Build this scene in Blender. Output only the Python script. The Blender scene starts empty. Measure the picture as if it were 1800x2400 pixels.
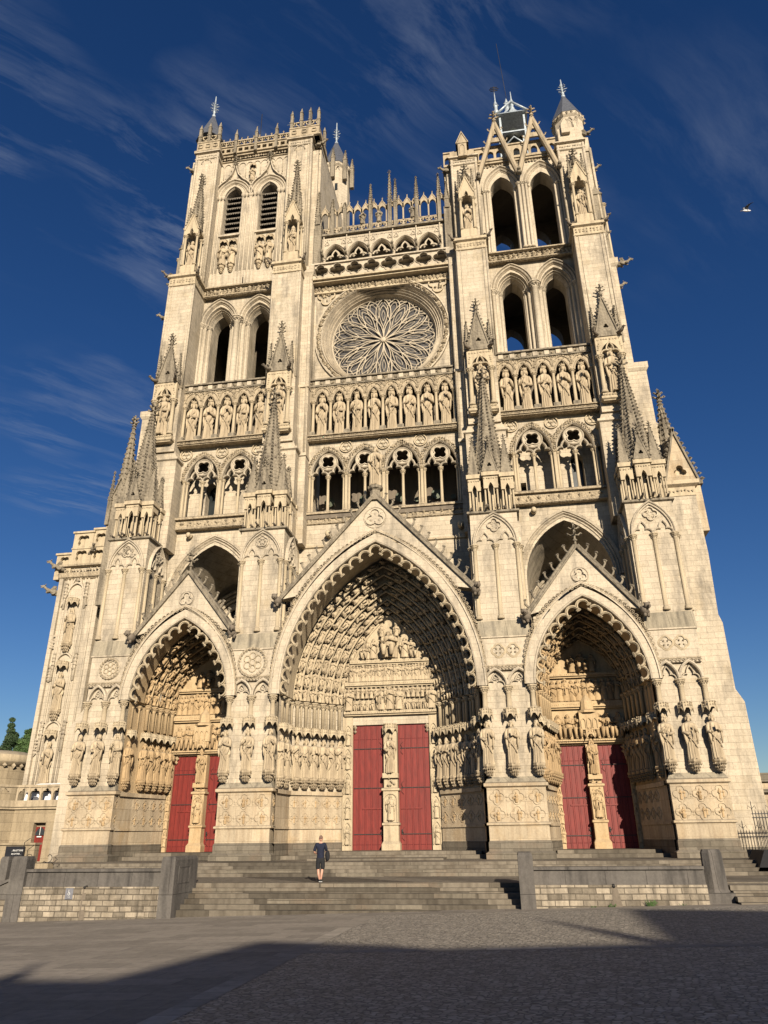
import bpy, math, random
from mathutils import Vector, Matrix
from mathutils.geometry import tessellate_polygon
PI=math.pi; R=math.radians
sc=bpy.context.scene; COL=sc.collection
rnd=random.Random(7)
# ---------------------------------------------------------------- camera, sky, sun
CAMX,CAMY,CAMZ=7.182,-42.0,2.0
cd=bpy.data.cameras.new('camera'); cam=bpy.data.objects.new('camera',cd); COL.objects.link(cam)
yaw,pitch,roll=R(8.934),R(24.104),R(-0.634)
fw=Vector((-math.sin(yaw)*math.cos(pitch),math.cos(yaw)*math.cos(pitch),math.sin(pitch)))
rt=Vector((math.cos(yaw),math.sin(yaw),0)); up=rt.cross(fw)
r2=math.cos(roll)*rt+math.sin(roll)*up; u2=-math.sin(roll)*rt+math.cos(roll)*up
cam.matrix_world=Matrix(((r2.x,u2.x,-fw.x,CAMX),(r2.y,u2.y,-fw.y,CAMY),(r2.z,u2.z,-fw.z,CAMZ),(0,0,0,1)))
cd.sensor_fit='HORIZONTAL'; cd.sensor_width=36; cd.lens=36*1696.9/1800; cd.clip_end=6000
sc.camera=cam
AZ,EL=R(20.5),R(20.5)            # sun: to the right of the facade's normal, low evening sun
sdir=Vector((math.sin(AZ)*math.cos(EL),-math.cos(AZ)*math.cos(EL),math.sin(EL)))
sl=bpy.data.lights.new('sun','SUN'); sl.energy=5.0; sl.angle=R(0.5); sl.color=(1.0,0.885,0.72)
so=bpy.data.objects.new('sun',sl); COL.objects.link(so); so.rotation_euler=sdir.to_track_quat('Z','Y').to_euler(); so.location=(60,-120,80)
w=bpy.data.worlds.new('World'); sc.world=w; w.use_nodes=True
nt=w.node_tree; nt.nodes.clear()
def N(t,typ,**k):
    n=t.nodes.new(typ)
    for a,b in k.items(): setattr(n,a,b)
    return n
def wire_world():
    L=nt.links.new
    sky=N(nt,'ShaderNodeTexSky',sky_type='NISHITA'); sky.sun_disc=False; sky.sun_elevation=EL
    sky.sun_rotation=math.atan2(sdir.x,sdir.y); sky.air_density=1.0; sky.dust_density=0.25; sky.ozone_density=3.5; sky.altitude=200
    tc=N(nt,'ShaderNodeTexCoord')
    hs=N(nt,'ShaderNodeHueSaturation'); hs.inputs['Hue'].default_value=0.513; hs.inputs['Saturation'].default_value=1.24; hs.inputs['Value'].default_value=0.93
    L(sky.outputs[0],hs.inputs['Color'])
    # wispy high cirrus, laid on a plane far above (direction / height)
    sp=N(nt,'ShaderNodeSeparateXYZ'); L(tc.outputs['Generated'],sp.inputs[0])
    mz=N(nt,'ShaderNodeMath',operation='MAXIMUM'); L(sp.outputs[2],mz.inputs[0]); mz.inputs[1].default_value=0.04
    dx=N(nt,'ShaderNodeMath',operation='DIVIDE'); L(sp.outputs[0],dx.inputs[0]); L(mz.outputs[0],dx.inputs[1])
    dy=N(nt,'ShaderNodeMath',operation='DIVIDE'); L(sp.outputs[1],dy.inputs[0]); L(mz.outputs[0],dy.inputs[1])
    cb=N(nt,'ShaderNodeCombineXYZ'); L(dx.outputs[0],cb.inputs[0]); L(dy.outputs[0],cb.inputs[1])
    m0=N(nt,'ShaderNodeMapping'); m0.inputs['Rotation'].default_value=(0,0,R(42)); L(cb.outputs[0],m0.inputs[0])
    mp=N(nt,'ShaderNodeMapping'); mp.inputs['Scale'].default_value=(9.0,1.7,1); mp.inputs['Location'].default_value=(3.1,.4,0); L(m0.outputs[0],mp.inputs[0])
    wp=N(nt,'ShaderNodeTexNoise'); wp.inputs['Scale'].default_value=2.2; wp.inputs['Detail'].default_value=3; L(cb.outputs[0],wp.inputs['Vector'])
    ad=N(nt,'ShaderNodeMixRGB',blend_type='ADD'); ad.inputs[0].default_value=1.3; L(mp.outputs[0],ad.inputs[1]); L(wp.outputs['Color'],ad.inputs[2])
    n1=N(nt,'ShaderNodeTexNoise'); n1.inputs['Scale'].default_value=1.25; n1.inputs['Detail'].default_value=12; n1.inputs['Roughness'].default_value=0.66; L(ad.outputs[0],n1.inputs['Vector'])
    n2=N(nt,'ShaderNodeTexNoise'); n2.inputs['Scale'].default_value=2.6; n2.inputs['Detail'].default_value=2; L(cb.outputs[0],n2.inputs['Vector'])
    r1=N(nt,'ShaderNodeMapRange'); r1.inputs[1].default_value=0.46; r1.inputs[2].default_value=0.78; L(n1.outputs[0],r1.inputs[0])
    r2_=N(nt,'ShaderNodeMapRange'); r2_.inputs[1].default_value=0.38; r2_.inputs[2].default_value=0.60; L(n2.outputs[0],r2_.inputs[0])
    # cloudier to the left (north-west) than to the right
    r3=N(nt,'ShaderNodeMapRange'); r3.inputs[1].default_value=0.25; r3.inputs[2].default_value=-0.55; r3.inputs[3].default_value=0.22; r3.inputs[4].default_value=1.0; L(sp.outputs[0],r3.inputs[0])
    m1=N(nt,'ShaderNodeMath',operation='MULTIPLY'); L(r1.outputs[0],m1.inputs[0]); L(r2_.outputs[0],m1.inputs[1])
    m2=N(nt,'ShaderNodeMath',operation='MULTIPLY'); L(m1.outputs[0],m2.inputs[0]); L(r3.outputs[0],m2.inputs[1])
    # the cirrus sheet lies high; near the horizon only one small wisp to the left
    rh=N(nt,'ShaderNodeMapRange'); rh.interpolation_type='SMOOTHSTEP'; rh.inputs[1].default_value=0.58; rh.inputs[2].default_value=0.70; L(sp.outputs[2],rh.inputs[0])
    dt=N(nt,'ShaderNodeVectorMath',operation='DOT_PRODUCT'); dt.inputs[1].default_value=(-.505,.728,.464); L(tc.outputs['Generated'],dt.inputs[0])
    rw=N(nt,'ShaderNodeMapRange'); rw.interpolation_type='SMOOTHSTEP'; rw.inputs[1].default_value=0.991; rw.inputs[2].default_value=0.9985; rw.inputs[4].default_value=.9; L(dt.outputs['Value'],rw.inputs[0])
    mxx=N(nt,'ShaderNodeMath',operation='MAXIMUM'); L(rh.outputs[0],mxx.inputs[0]); L(rw.outputs[0],mxx.inputs[1])
    m4=N(nt,'ShaderNodeMath',operation='MULTIPLY'); L(m2.outputs[0],m4.inputs[0]); L(mxx.outputs[0],m4.inputs[1])
    m3=N(nt,'ShaderNodeMath',operation='MULTIPLY'); L(m4.outputs[0],m3.inputs[0]); m3.inputs[1].default_value=0.9
    mix=N(nt,'ShaderNodeMixRGB'); L(m3.outputs[0],mix.inputs[0]); L(hs.outputs[0],mix.inputs[1]); mix.inputs[2].default_value=(3.6,4.2,5.4,1)
    bg=N(nt,'ShaderNodeBackground'); bg.inputs['Strength'].default_value=0.051; L(mix.outputs[0],bg.inputs['Color'])
    out=N(nt,'ShaderNodeOutputWorld'); L(bg.outputs[0],out.inputs[0])
wire_world()
vs=sc.view_settings; vs.view_transform='Standard'; vs.look='None'; vs.exposure=0.66; vs.gamma=1; vs.use_curve_mapping=False
sc.cycles.max_bounces=4; sc.cycles.diffuse_bounces=1

# ---------------------------------------------------------------- materials
MAT={}
def newmat(name):
    m=bpy.data.materials.new(name); m.use_nodes=True; t=m.node_tree; t.nodes.clear()
    b=N(t,'ShaderNodeBsdfPrincipled'); o=N(t,'ShaderNodeOutputMaterial'); t.links.new(b.outputs[0],o.inputs[0]); MAT[name]=m
    return m,t,b
def c3(c,k=1.0): return (c[0]*k,c[1]*k,c[2]*k,1)
def stone(name,col,dark,bw=0.72,bh=0.31,mortar=0.010,blocks=True,var=0.16,stain=0.35,patch=None,lichen=0.5,rough=0.9,bump=0.5,fine=9.0,carve=0.0,swap=False,grey=0.0):
    m,t,b=newmat(name); L=t.links.new
    tc=N(t,'ShaderNodeTexCoord'); sp=N(t,'ShaderNodeSeparateXYZ'); L(tc.outputs['Object'],sp.inputs[0])
    a=N(t,'ShaderNodeMath',operation='ADD'); L(sp.outputs[0],a.inputs[0]); L(sp.outputs[1],a.inputs[1])
    cb=N(t,'ShaderNodeCombineXYZ'); L(a.outputs[0],cb.inputs[0]); L(sp.outputs[2],cb.inputs[1])
    if swap: L(sp.outputs[0],cb.inputs[0]); L(sp.outputs[1],cb.inputs[1])
    big=N(t,'ShaderNodeTexNoise'); big.inputs['Scale'].default_value=0.55; big.inputs['Detail'].default_value=6; big.inputs['Roughness'].default_value=.65; L(tc.outputs['Object'],big.inputs['Vector'])
    fn=N(t,'ShaderNodeTexNoise'); fn.inputs['Scale'].default_value=fine; fn.inputs['Detail'].default_value=8; fn.inputs['Roughness'].default_value=.7; L(tc.outputs['Object'],fn.inputs['Vector'])
    mp=N(t,'ShaderNodeMapping'); mp.inputs['Scale'].default_value=(2.2,2.2,.28); L(tc.outputs['Object'],mp.inputs[0])
    st=N(t,'ShaderNodeTexNoise'); st.inputs['Scale'].default_value=1.6; st.inputs['Detail'].default_value=5; L(mp.outputs[0],st.inputs['Vector'])
    base=N(t,'ShaderNodeMixRGB'); base.inputs[1].default_value=c3(col,1+var*.5); base.inputs[2].default_value=c3(dark)
    rr=N(t,'ShaderNodeMapRange'); rr.inputs[1].default_value=.45; rr.inputs[2].default_value=.72; rr.inputs[4].default_value=stain; L(st.outputs[0],rr.inputs[0]); L(rr.outputs[0],base.inputs[0])
    last=base.outputs[0]
    if patch:
        pm=N(t,'ShaderNodeMixRGB'); pm.inputs[2].default_value=c3(patch)
        pr=N(t,'ShaderNodeMapRange'); pr.inputs[1].default_value=.52; pr.inputs[2].default_value=.66; pr.inputs[4].default_value=.6; L(big.outputs[0],pr.inputs[0]); L(pr.outputs[0],pm.inputs[0]); L(last,pm.inputs[1]); last=pm.outputs[0]
    if grey:   # rain-washed and sooty areas, drawn out vertically
        mg=N(t,'ShaderNodeMapping'); mg.inputs['Scale'].default_value=(.9,.9,.22); mg.inputs['Location'].default_value=(3,7,1); L(tc.outputs['Object'],mg.inputs[0])
        gn=N(t,'ShaderNodeTexNoise'); gn.inputs['Scale'].default_value=1.1; gn.inputs['Detail'].default_value=8; gn.inputs['Roughness'].default_value=.68; L(mg.outputs[0],gn.inputs['Vector'])
        gr=N(t,'ShaderNodeMapRange'); gr.inputs[1].default_value=.50; gr.inputs[2].default_value=.68; gr.inputs[4].default_value=grey; L(gn.outputs[0],gr.inputs[0])
        gm=N(t,'ShaderNodeMixRGB'); gm.inputs[2].default_value=(.19,.165,.13,1); L(gr.outputs[0],gm.inputs[0]); L(last,gm.inputs[1]); last=gm.outputs[0]
    hgt=None
    if blocks:
        br=N(t,'ShaderNodeTexBrick'); br.offset=.5; br.inputs['Scale'].default_value=1.0
        br.inputs['Color1'].default_value=(1,1,1,1); br.inputs['Color2'].default_value=(0,0,0,1); br.inputs['Mortar'].default_value=(.5,.5,.5,1)
        br.inputs['Mortar Size'].default_value=mortar; br.inputs['Mortar Smooth'].default_value=.2; br.inputs['Bias'].default_value=0; br.inputs['Brick Width'].default_value=bw; br.inputs['Row Height'].default_value=bh
        # a little wobble so that courses are not ruler-straight
        wb=N(t,'ShaderNodeTexNoise'); wb.inputs['Scale'].default_value=.9; L(cb.outputs[0],wb.inputs['Vector'])
        wm=N(t,'ShaderNodeMixRGB',blend_type='ADD'); wm.inputs[0].default_value=.03; L(cb.outputs[0],wm.inputs[1]); L(wb.outputs['Color'],wm.inputs[2]); L(wm.outputs[0],br.inputs['Vector'])
        bv=N(t,'ShaderNodeMapRange'); bv.inputs[3].default_value=1-var; bv.inputs[4].default_value=1+var*.35; L(br.outputs['Color'],bv.inputs[0])
        mu=N(t,'ShaderNodeMixRGB',blend_type='MULTIPLY'); mu.inputs[0].default_value=1; L(last,mu.inputs[1]); L(bv.outputs[0],mu.inputs[2]); last=mu.outputs[0]
        mo=N(t,'ShaderNodeMixRGB'); mo.inputs[2].default_value=c3(dark,.62); mf=N(t,'ShaderNodeMath',operation='MULTIPLY'); mf.inputs[1].default_value=.75; L(br.outputs['Fac'],mf.inputs[0]); L(mf.outputs[0],mo.inputs[0]); L(last,mo.inputs[1]); last=mo.outputs[0]
        hgt=br.outputs['Fac']
    fv=N(t,'ShaderNodeMapRange'); fv.inputs[1].default_value=.3; fv.inputs[2].default_value=.7; fv.inputs[3].default_value=.8; fv.inputs[4].default_value=1.08; L(fn.outputs[0],fv.inputs[0])
    m2=N(t,'ShaderNodeMixRGB',blend_type='MULTIPLY'); m2.inputs[0].default_value=1; L(last,m2.inputs[1]); L(fv.outputs[0],m2.inputs[2]); last=m2.outputs[0]
    if lichen>0:   # grey growth on ledges that face the sky
        ge=N(t,'ShaderNodeNewGeometry'); s2=N(t,'ShaderNodeSeparateXYZ'); L(ge.outputs['True Normal'],s2.inputs[0])
        lr=N(t,'ShaderNodeMapRange'); lr.inputs[1].default_value=.35; lr.inputs[2].default_value=.8; lr.inputs[4].default_value=lichen; L(s2.outputs[2],lr.inputs[0])
        lm=N(t,'ShaderNodeMixRGB'); lm.inputs[2].default_value=(.16,.14,.115,1); L(lr.outputs[0],lm.inputs[0]); L(last,lm.inputs[1]); last=lm.outputs[0]
    L(last,b.inputs['Base Color']); b.inputs['Roughness'].default_value=rough; b.inputs['Specular IOR Level'].default_value=.2
    h=fn.outputs[0]
    if carve>0:    # carved relief too small to model
        vo=N(t,'ShaderNodeTexVoronoi'); vo.inputs['Scale'].default_value=carve; L(tc.outputs['Object'],vo.inputs['Vector'])
        ca=N(t,'ShaderNodeMath',operation='MULTIPLY_ADD'); ca.inputs[1].default_value=-1.6; L(vo.outputs['Distance'],ca.inputs[0]); L(h,ca.inputs[2]); h=ca.outputs[0]
    if hgt is not None:
        hb=N(t,'ShaderNodeMath',operation='MULTIPLY_ADD'); hb.inputs[1].default_value=-.9; L(hgt,hb.inputs[0]); L(h,hb.inputs[2]); h=hb.outputs[0]
    bp=N(t,'ShaderNodeBump'); bp.inputs['Strength'].default_value=bump; bp.inputs['Distance'].default_value=.04; L(h,bp.inputs['Height']); L(bp.outputs[0],b.inputs['Normal'])
    return m
CREAM=(0.479,0.406,0.301); CREAMD=(0.298,0.243,0.172)
stone('ashlar',CREAM,CREAMD,patch=(0.388,0.311,0.202),var=.12,grey=.8,mortar=.007,bh=.34,bw=.8)
stone('ashlar_smooth',(0.487,0.414,0.309),CREAMD,grey=.7,bw=1.1,bh=.42,blocks=True,var=.07,mortar=.005,stain=.3)
stone('carved',(0.442,0.361,0.243),(0.198,0.157,0.108),blocks=False,stain=.55,lichen=.6,carve=0)
stone('brown_carved',(.37,.30,.205),(.14,.115,.08),blocks=False,stain=.7,lichen=.6)
stone('frieze',(0.378,0.307,0.208),(0.135,0.108,0.077),blocks=False,stain=.65,carve=7,bump=1.0,lichen=.7)
stone('weathered',(.24,.203,.148),(.065,.055,.043),blocks=False,stain=.8,lichen=.6,carve=5,bump=.9)
stone('ochre',(0.451,0.333,0.194),(0.279,0.194,0.108),blocks=False,stain=.5,lichen=.4,patch=(0.415,0.271,0.135))
stone('ochre_block',(.45,.365,.25),(.30,.215,.135),bw=1.0,bh=.6,mortar=.005,stain=.65,patch=(.42,.30,.165),lichen=.4,grey=.35)
stone('sculpture',(0.442,0.356,0.239),(0.172,0.131,0.086),blocks=False,stain=.65,lichen=.6,bump=.6)
stone('sculpture_ochre',(0.415,0.294,0.163),(0.163,0.108,0.058),blocks=False,stain=.65,lichen=.5,bump=.6)
stone('slope_lead',(0.325,0.279,0.202),(0.135,0.118,0.090),blocks=True,bw=1.3,bh=9,stain=.9,lichen=.2,patch=(0.198,0.176,0.140))
stone('grey_base',(0.164,0.141,0.107),(0.090,0.076,0.057),bw=1.3,bh=.27,var=.28,stain=.6,patch=(0.205,0.152,0.107),lichen=.15)
stone('steps',(.135,.115,.088),(.075,.062,.046),bw=2.3,bh=5.0,var=.5,stain=.7,lichen=0,mortar=.012,fine=6,patch=(.10,.078,.055))
stone('grey_slab',(.118,.106,.094),(.052,.048,.044),bw=1.45,bh=3,var=.12,stain=.9,lichen=.2,mortar=.008,patch=(.155,.142,.124),bump=.7)
stone('rough_wall',(.285,.24,.18),(.12,.10,.075),bw=.50,bh=.20,var=.5,stain=.9,mortar=.016,lichen=.3,bump=1.0,patch=(.19,.155,.11),grey=.75)
stone('terrace',(0.312,0.250,0.164),(0.180,0.139,0.090),bw=1.4,bh=.5,var=.12,stain=.6,mortar=.006)
stone('soot_and_shade',(0.164,0.135,0.102),(0.074,0.061,0.049),blocks=False,stain=.6,lichen=0)  # dark stone for soot and stains, and for shade painted on niche walls
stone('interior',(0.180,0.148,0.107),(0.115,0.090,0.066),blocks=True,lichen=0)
stone('pavers',(0.240,0.209,0.171),(0.175,0.151,0.123),bw=1.5,bh=.75,var=.22,stain=.4,lichen=0,mortar=.008,swap=True,fine=5)
stone('plaza_kerb',(.29,.255,.21),(.20,.175,.14),bw=1.6,bh=.62,var=.3,stain=.4,lichen=0,mortar=.012,swap=True,fine=5)
def cobble():
    m,t,b=newmat('cobble'); L=t.links.new; tc=N(t,'ShaderNodeTexCoord')
    mp=N(t,'ShaderNodeMapping'); mp.inputs['Scale'].default_value=(7.6,10.5,0); mp.inputs['Rotation'].default_value=(0,0,R(6)); L(tc.outputs['Object'],mp.inputs[0])
    vo=N(t,'ShaderNodeTexVoronoi'); vo.feature='DISTANCE_TO_EDGE'; vo.inputs['Scale'].default_value=1; vo.inputs['Randomness'].default_value=.75; L(mp.outputs[0],vo.inputs['Vector'])
    vc=N(t,'ShaderNodeTexVoronoi'); vc.inputs['Scale'].default_value=1; vc.inputs['Randomness'].default_value=.75; L(mp.outputs[0],vc.inputs['Vector'])
    nz=N(t,'ShaderNodeTexNoise'); nz.inputs['Scale'].default_value=14; nz.inputs['Detail'].default_value=6; L(tc.outputs['Object'],nz.inputs['Vector'])
    sp=N(t,'ShaderNodeSeparateXYZ'); L(vc.outputs['Color'],sp.inputs[0])
    r=N(t,'ShaderNodeMapRange'); r.inputs[3].default_value=.62; r.inputs[4].default_value=1.25; L(sp.outputs[0],r.inputs[0])
    c=N(t,'ShaderNodeMixRGB',blend_type='MULTIPLY'); c.inputs[0].default_value=1; c.inputs[1].default_value=(.30,.265,.215,1); L(r.outputs[0],c.inputs[2])
    e=N(t,'ShaderNodeMapRange'); e.inputs[1].default_value=.015; e.inputs[2].default_value=.10; L(vo.outputs['Distance'],e.inputs[0])
    m2=N(t,'ShaderNodeMixRGB'); m2.inputs[1].default_value=(.10,.088,.072,1); L(e.outputs[0],m2.inputs[0]); L(c.outputs[0],m2.inputs[2])
    L(m2.outputs[0],b.inputs['Base Color']); b.inputs['Roughness'].default_value=.75
    ma=N(t,'ShaderNodeMath',operation='MULTIPLY_ADD'); ma.inputs[1].default_value=.25; L(nz.outputs[0],ma.inputs[0]); L(e.outputs[0],ma.inputs[2])
    bp=N(t,'ShaderNodeBump'); bp.inputs['Strength'].default_value=.8; bp.inputs['Distance'].default_value=.03; L(ma.outputs[0],bp.inputs['Height']); L(bp.outputs[0],b.inputs['Normal'])
cobble()
def plain(name,col,rough=.6,metal=0,noise=.25,sc_=6,spec=.4,bump=.15,stretch=None):
    m,t,b=newmat(name); L=t.links.new; tc=N(t,'ShaderNodeTexCoord')
    nz=N(t,'ShaderNodeTexNoise'); nz.inputs['Scale'].default_value=sc_; nz.inputs['Detail'].default_value=6
    if stretch:
        mp=N(t,'ShaderNodeMapping'); mp.inputs['Scale'].default_value=stretch; L(tc.outputs['Object'],mp.inputs[0]); L(mp.outputs[0],nz.inputs['Vector'])
    else: L(tc.outputs['Object'],nz.inputs['Vector'])
    r=N(t,'ShaderNodeMapRange'); r.inputs[1].default_value=.3; r.inputs[2].default_value=.7; r.inputs[3].default_value=1-noise; r.inputs[4].default_value=1+noise*.5; L(nz.outputs[0],r.inputs[0])
    c=N(t,'ShaderNodeMixRGB',blend_type='MULTIPLY'); c.inputs[0].default_value=1; c.inputs[1].default_value=c3(col); L(r.outputs[0],c.inputs[2]); L(c.outputs[0],b.inputs['Base Color'])
    b.inputs['Roughness'].default_value=rough; b.inputs['Metallic'].default_value=metal; b.inputs['Specular IOR Level'].default_value=spec
    bp=N(t,'ShaderNodeBump'); bp.inputs['Strength'].default_value=bump; bp.inputs['Distance'].default_value=.02; L(nz.outputs[0],bp.inputs['Height']); L(bp.outputs[0],b.inputs['Normal'])
    return m
plain('red_paint',(.165,.017,.011),.55,noise=.3,sc_=3,stretch=(3,3,.5))
plain('red_gap',(.10,.008,.008),.8); plain('iron',(.035,.032,.03),.6,.4); plain('black_iron',(.02,.02,.022),.55,.3)
plain('slate',(.085,.09,.105),.5,noise=.3,sc_=5); plain('lead',(.42,.47,.50),.45,.3,noise=.3)
plain('louvre',(.045,.04,.035),.8); plain('louvre_edge',(.22,.19,.15),.8); plain('dark_glass',(.025,.03,.03),.25,noise=.4,sc_=2); plain('green_glass',(.10,.115,.075),.4,noise=.4,sc_=4)
plain('rose_glass',(.06,.055,.052),.45,noise=.5,sc_=14,bump=.5)
plain('navy',(.008,.011,.028),.85,sc_=12); plain('black_cloth',(.012,.012,.014),.85,sc_=12); plain('skin',(.50,.27,.19),.6,noise=.12); plain('hair',(.16,.095,.07),.8,sc_=30)
plain('shoe_dark',(.02,.02,.02),.7); plain('white_rubber',(.7,.7,.68),.6,noise=.1); plain('white_paint',(.75,.74,.7),.6,noise=.1); plain('sign_black',(.015,.015,.018),.5); plain('sign_grey',(.16,.16,.175),.6); plain('maroon',(.25,.05,.05),.6)
plain('gull_white',(.75,.76,.78),.7,noise=.1); plain('gull_grey',(.16,.165,.18),.7); plain('gull_black',(.02,.02,.025),.7)
plain('bark',(.10,.075,.05),.9,sc_=8); plain('leaf_dark',(.035,.065,.022),.7,noise=.5,sc_=3); plain('leaf',(.06,.11,.03),.7,noise=.5,sc_=3)
plain('render',(.45,.40,.33),.9); plain('roof_slate',(.08,.08,.09),.7); plain('wood_grey',(.25,.24,.22),.8); plain('bronze',(.05,.055,.05),.5,.5)
plain('winglass',(.03,.035,.04),.15,noise=.2)

# ---------------------------------------------------------------- mesh builder
class MB:
    def __init__(s): s.v=[]; s.f=[]; s.sm=[]; s.M=None
    def add(s,vs_,fs,smooth=False):
        o=len(s.v)
        if s.M is not None: M=s.M; vs_=[M@Vector(p) for p in vs_]
        s.v.extend([tuple(p) for p in vs_]); s.f.extend([tuple(i+o for i in f) for f in fs]); s.sm.extend([smooth]*len(fs))
    def box(s,x0,x1,y0,y1,z0,z1):
        if x0>x1:x0,x1=x1,x0
        s.add([(x0,y0,z0),(x1,y0,z0),(x1,y1,z0),(x0,y1,z0),(x0,y0,z1),(x1,y0,z1),(x1,y1,z1),(x0,y1,z1)],
          [(0,1,5,4),(1,2,6,5),(2,3,7,6),(3,0,4,7),(4,5,6,7),(3,2,1,0)])
    def frus(s,b,t):   # b,t=(x0,x1,y0,y1,z)
        x0,x1,y0,y1,z0=b; X0,X1,Y0,Y1,z1=t
        s.add([(x0,y0,z0),(x1,y0,z0),(x1,y1,z0),(x0,y1,z0),(X0,Y0,z1),(X1,Y0,z1),(X1,Y1,z1),(X0,Y1,z1)],
          [(0,1,5,4),(1,2,6,5),(2,3,7,6),(3,0,4,7),(4,5,6,7),(3,2,1,0)])
    def panel(s,outer,holes,y0,y1,back=True,osides=True):
        loops=[outer]+list(holes); pts=[p for l in loops for p in l]
        tri=tessellate_polygon([[Vector((p[0],p[1],0)) for p in l] for l in loops]); n=len(pts)
        vs_=[(p[0],y0,p[1]) for p in pts]+[(p[0],y1,p[1]) for p in pts]; fs=[]
        for a,b,c in tri:
            ax,az=pts[a];bx,bz=pts[b];cx,cz=pts[c]
            if (bx-ax)*(cz-az)-(cx-ax)*(bz-az)<0: b,c=c,b
            fs.append((a,b,c))
            if back: fs.append((n+a,n+c,n+b))
        o=0
        for k,l in enumerate(loops):
            m=len(l)
            if k>0 or osides:
                ar=sum(l[i][0]*l[(i+1)%m][1]-l[(i+1)%m][0]*l[i][1] for i in range(m))
                for i in range(m):
                    a=o+i;b=o+(i+1)%m
                    q=(a,n+a,n+b,b) if (ar>0)==(k==0) else (b,n+b,n+a,a)
                    fs.append(q[::-1] if False else q)
            o+=m
        s.add(vs_,fs)
    def prof(s,path,prof,closed=False,smooth=False):
        # sweep a profile [(offset outward along path normal, y)] along a path in xz
        n=len(path); m=len(prof); vs_=[]
        for i,(x,z) in enumerate(path):
            if closed: a=path[i-1]; b=path[(i+1)%n]
            else: a=path[max(i-1,0)]; b=path[min(i+1,n-1)]
            tx,tz=b[0]-a[0],b[1]-a[1]; l=math.hypot(tx,tz) or 1; nx,nz=-tz/l,tx/l
            k=1.0
            if 0<i<n-1 or closed:   # mitre
                ex,ez=x-a[0],z-a[1]; le=math.hypot(ex,ez) or 1; k=1/max(.35,abs((-ez/le)*nx+(ex/le)*nz))
            for off,y in prof: vs_.append((x+nx*off*k,y,z+nz*off*k))
        fs=[]
        for i in range(n if closed else n-1):
            j=(i+1)%n
            for q in range(m-1): fs.append((i*m+q,i*m+q+1,j*m+q+1,j*m+q))
        s.add(vs_,fs,smooth)
    def tube(s,pts,r,sides=6,closed=False,smooth=True,cap=True):
        P=[Vector(p) for p in pts]; n=len(P)
        if n<2: return
        rr=r if isinstance(r,(list,tuple)) else [r]*n
        vs_=[]; prev=None
        for i,p in enumerate(P):
            a=P[i-1] if (i>0 or closed) else P[0]; b=P[(i+1)%n] if (i<n-1 or closed) else P[-1]
            t=(b-a); t=t.normalized() if t.length>1e-9 else Vector((0,0,1))
            if prev is None: u=t.orthogonal().normalized()
            else:
                u=prev-t*prev.dot(t); u=u.normalized() if u.length>1e-6 else t.orthogonal().normalized()
            prev=u; w_=t.cross(u)
            for k in range(sides):
                an=2*PI*k/sides; vs_.append(p+(u*math.cos(an)+w_*math.sin(an))*rr[i])
        fs=[]
        for i in range(n if closed else n-1):
            j=(i+1)%n
            for k in range(sides): k2=(k+1)%sides; fs.append((i*sides+k,i*sides+k2,j*sides+k2,j*sides+k))
        if cap and not closed: fs.append(tuple(range(sides))[::-1]); fs.append(tuple((n-1)*sides+k for k in range(sides)))
        s.add(vs_,fs,smooth)
    def lathe(s,cx,cy,pr,segs=8,smooth=True,rot=0,sx=1,sy=1,cap=True):
        vs_=[];m=len(pr)
        for r,z in pr:
            for k in range(segs):
                a=rot+2*PI*k/segs; vs_.append((cx+r*math.cos(a)*sx,cy+r*math.sin(a)*sy,z))
        fs=[]
        for i in range(m-1):
            for k in range(segs): k2=(k+1)%segs; fs.append((i*segs+k,i*segs+k2,(i+1)*segs+k2,(i+1)*segs+k))
        if cap: fs.append(tuple(range(segs))[::-1]); fs.append(tuple((m-1)*segs+k for k in range(segs)))
        s.add(vs_,fs,smooth)
    def blob(s,x,y,z,r,jit=.35,sy=1.0,sz=1.0):
        j=lambda: 1+rnd.uniform(-jit,jit)
        a=r
        vs_=[(x+a*j(),y,z),(x-a*j(),y,z),(x,y+a*sy*j(),z),(x,y-a*sy*j(),z),(x,y,z+a*sz*j()),(x,y,z-a*sz*j())]
        s.add(vs_,[(0,2,4),(2,1,4),(1,3,4),(3,0,4),(2,0,5),(1,2,5),(3,1,5),(0,3,5)])
    def ball(s,x,y,z,rx,ry=None,rz=None,segs=8,rings=6,M=None):
        ry=ry or rx; rz=rz or rx; vs_=[];fs=[]
        for i in range(rings+1):
            th=PI*i/rings
            for k in range(segs):
                a=2*PI*k/segs; p=Vector((rx*math.sin(th)*math.cos(a),ry*math.sin(th)*math.sin(a),rz*math.cos(th)))
                if M: p=M@p
                vs_.append((x+p.x,y+p.y,z+p.z))
        for i in range(rings):
            for k in range(segs): k2=(k+1)%segs; fs.append((i*segs+k,(i+1)*segs+k,(i+1)*segs+k2,i*segs+k2))
        s.add(vs_,fs,True)
    def build(s,name,mat,parent=None,loc=None):
        me=bpy.data.meshes.new(name); me.from_pydata(s.v,[],s.f); me.update()
        me.polygons.foreach_set('use_smooth',s.sm)
        me.materials.append(MAT[mat]); o=bpy.data.objects.new(name,me); COL.objects.link(o)
        if parent is not None:
            o.parent=parent; w0=WPOS.get(parent.name,Vector((0,0,0))); o.location=-w0; WPOS[o.name]=Vector((0,0,0))
        return o
WPOS={}
def tag(o,label=None,cat=None,group=None,kind=None):
    if label:o['label']=label
    if cat:o['category']=cat
    if group:o['group']=group
    if kind:o['kind']=kind
    return o
def empty(name,loc,label,cat,group=None):
    o=bpy.data.objects.new(name,None); COL.objects.link(o); o.location=loc; o.empty_display_size=.3; WPOS[o.name]=Vector(loc); tag(o,label,cat,group); return o

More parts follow.
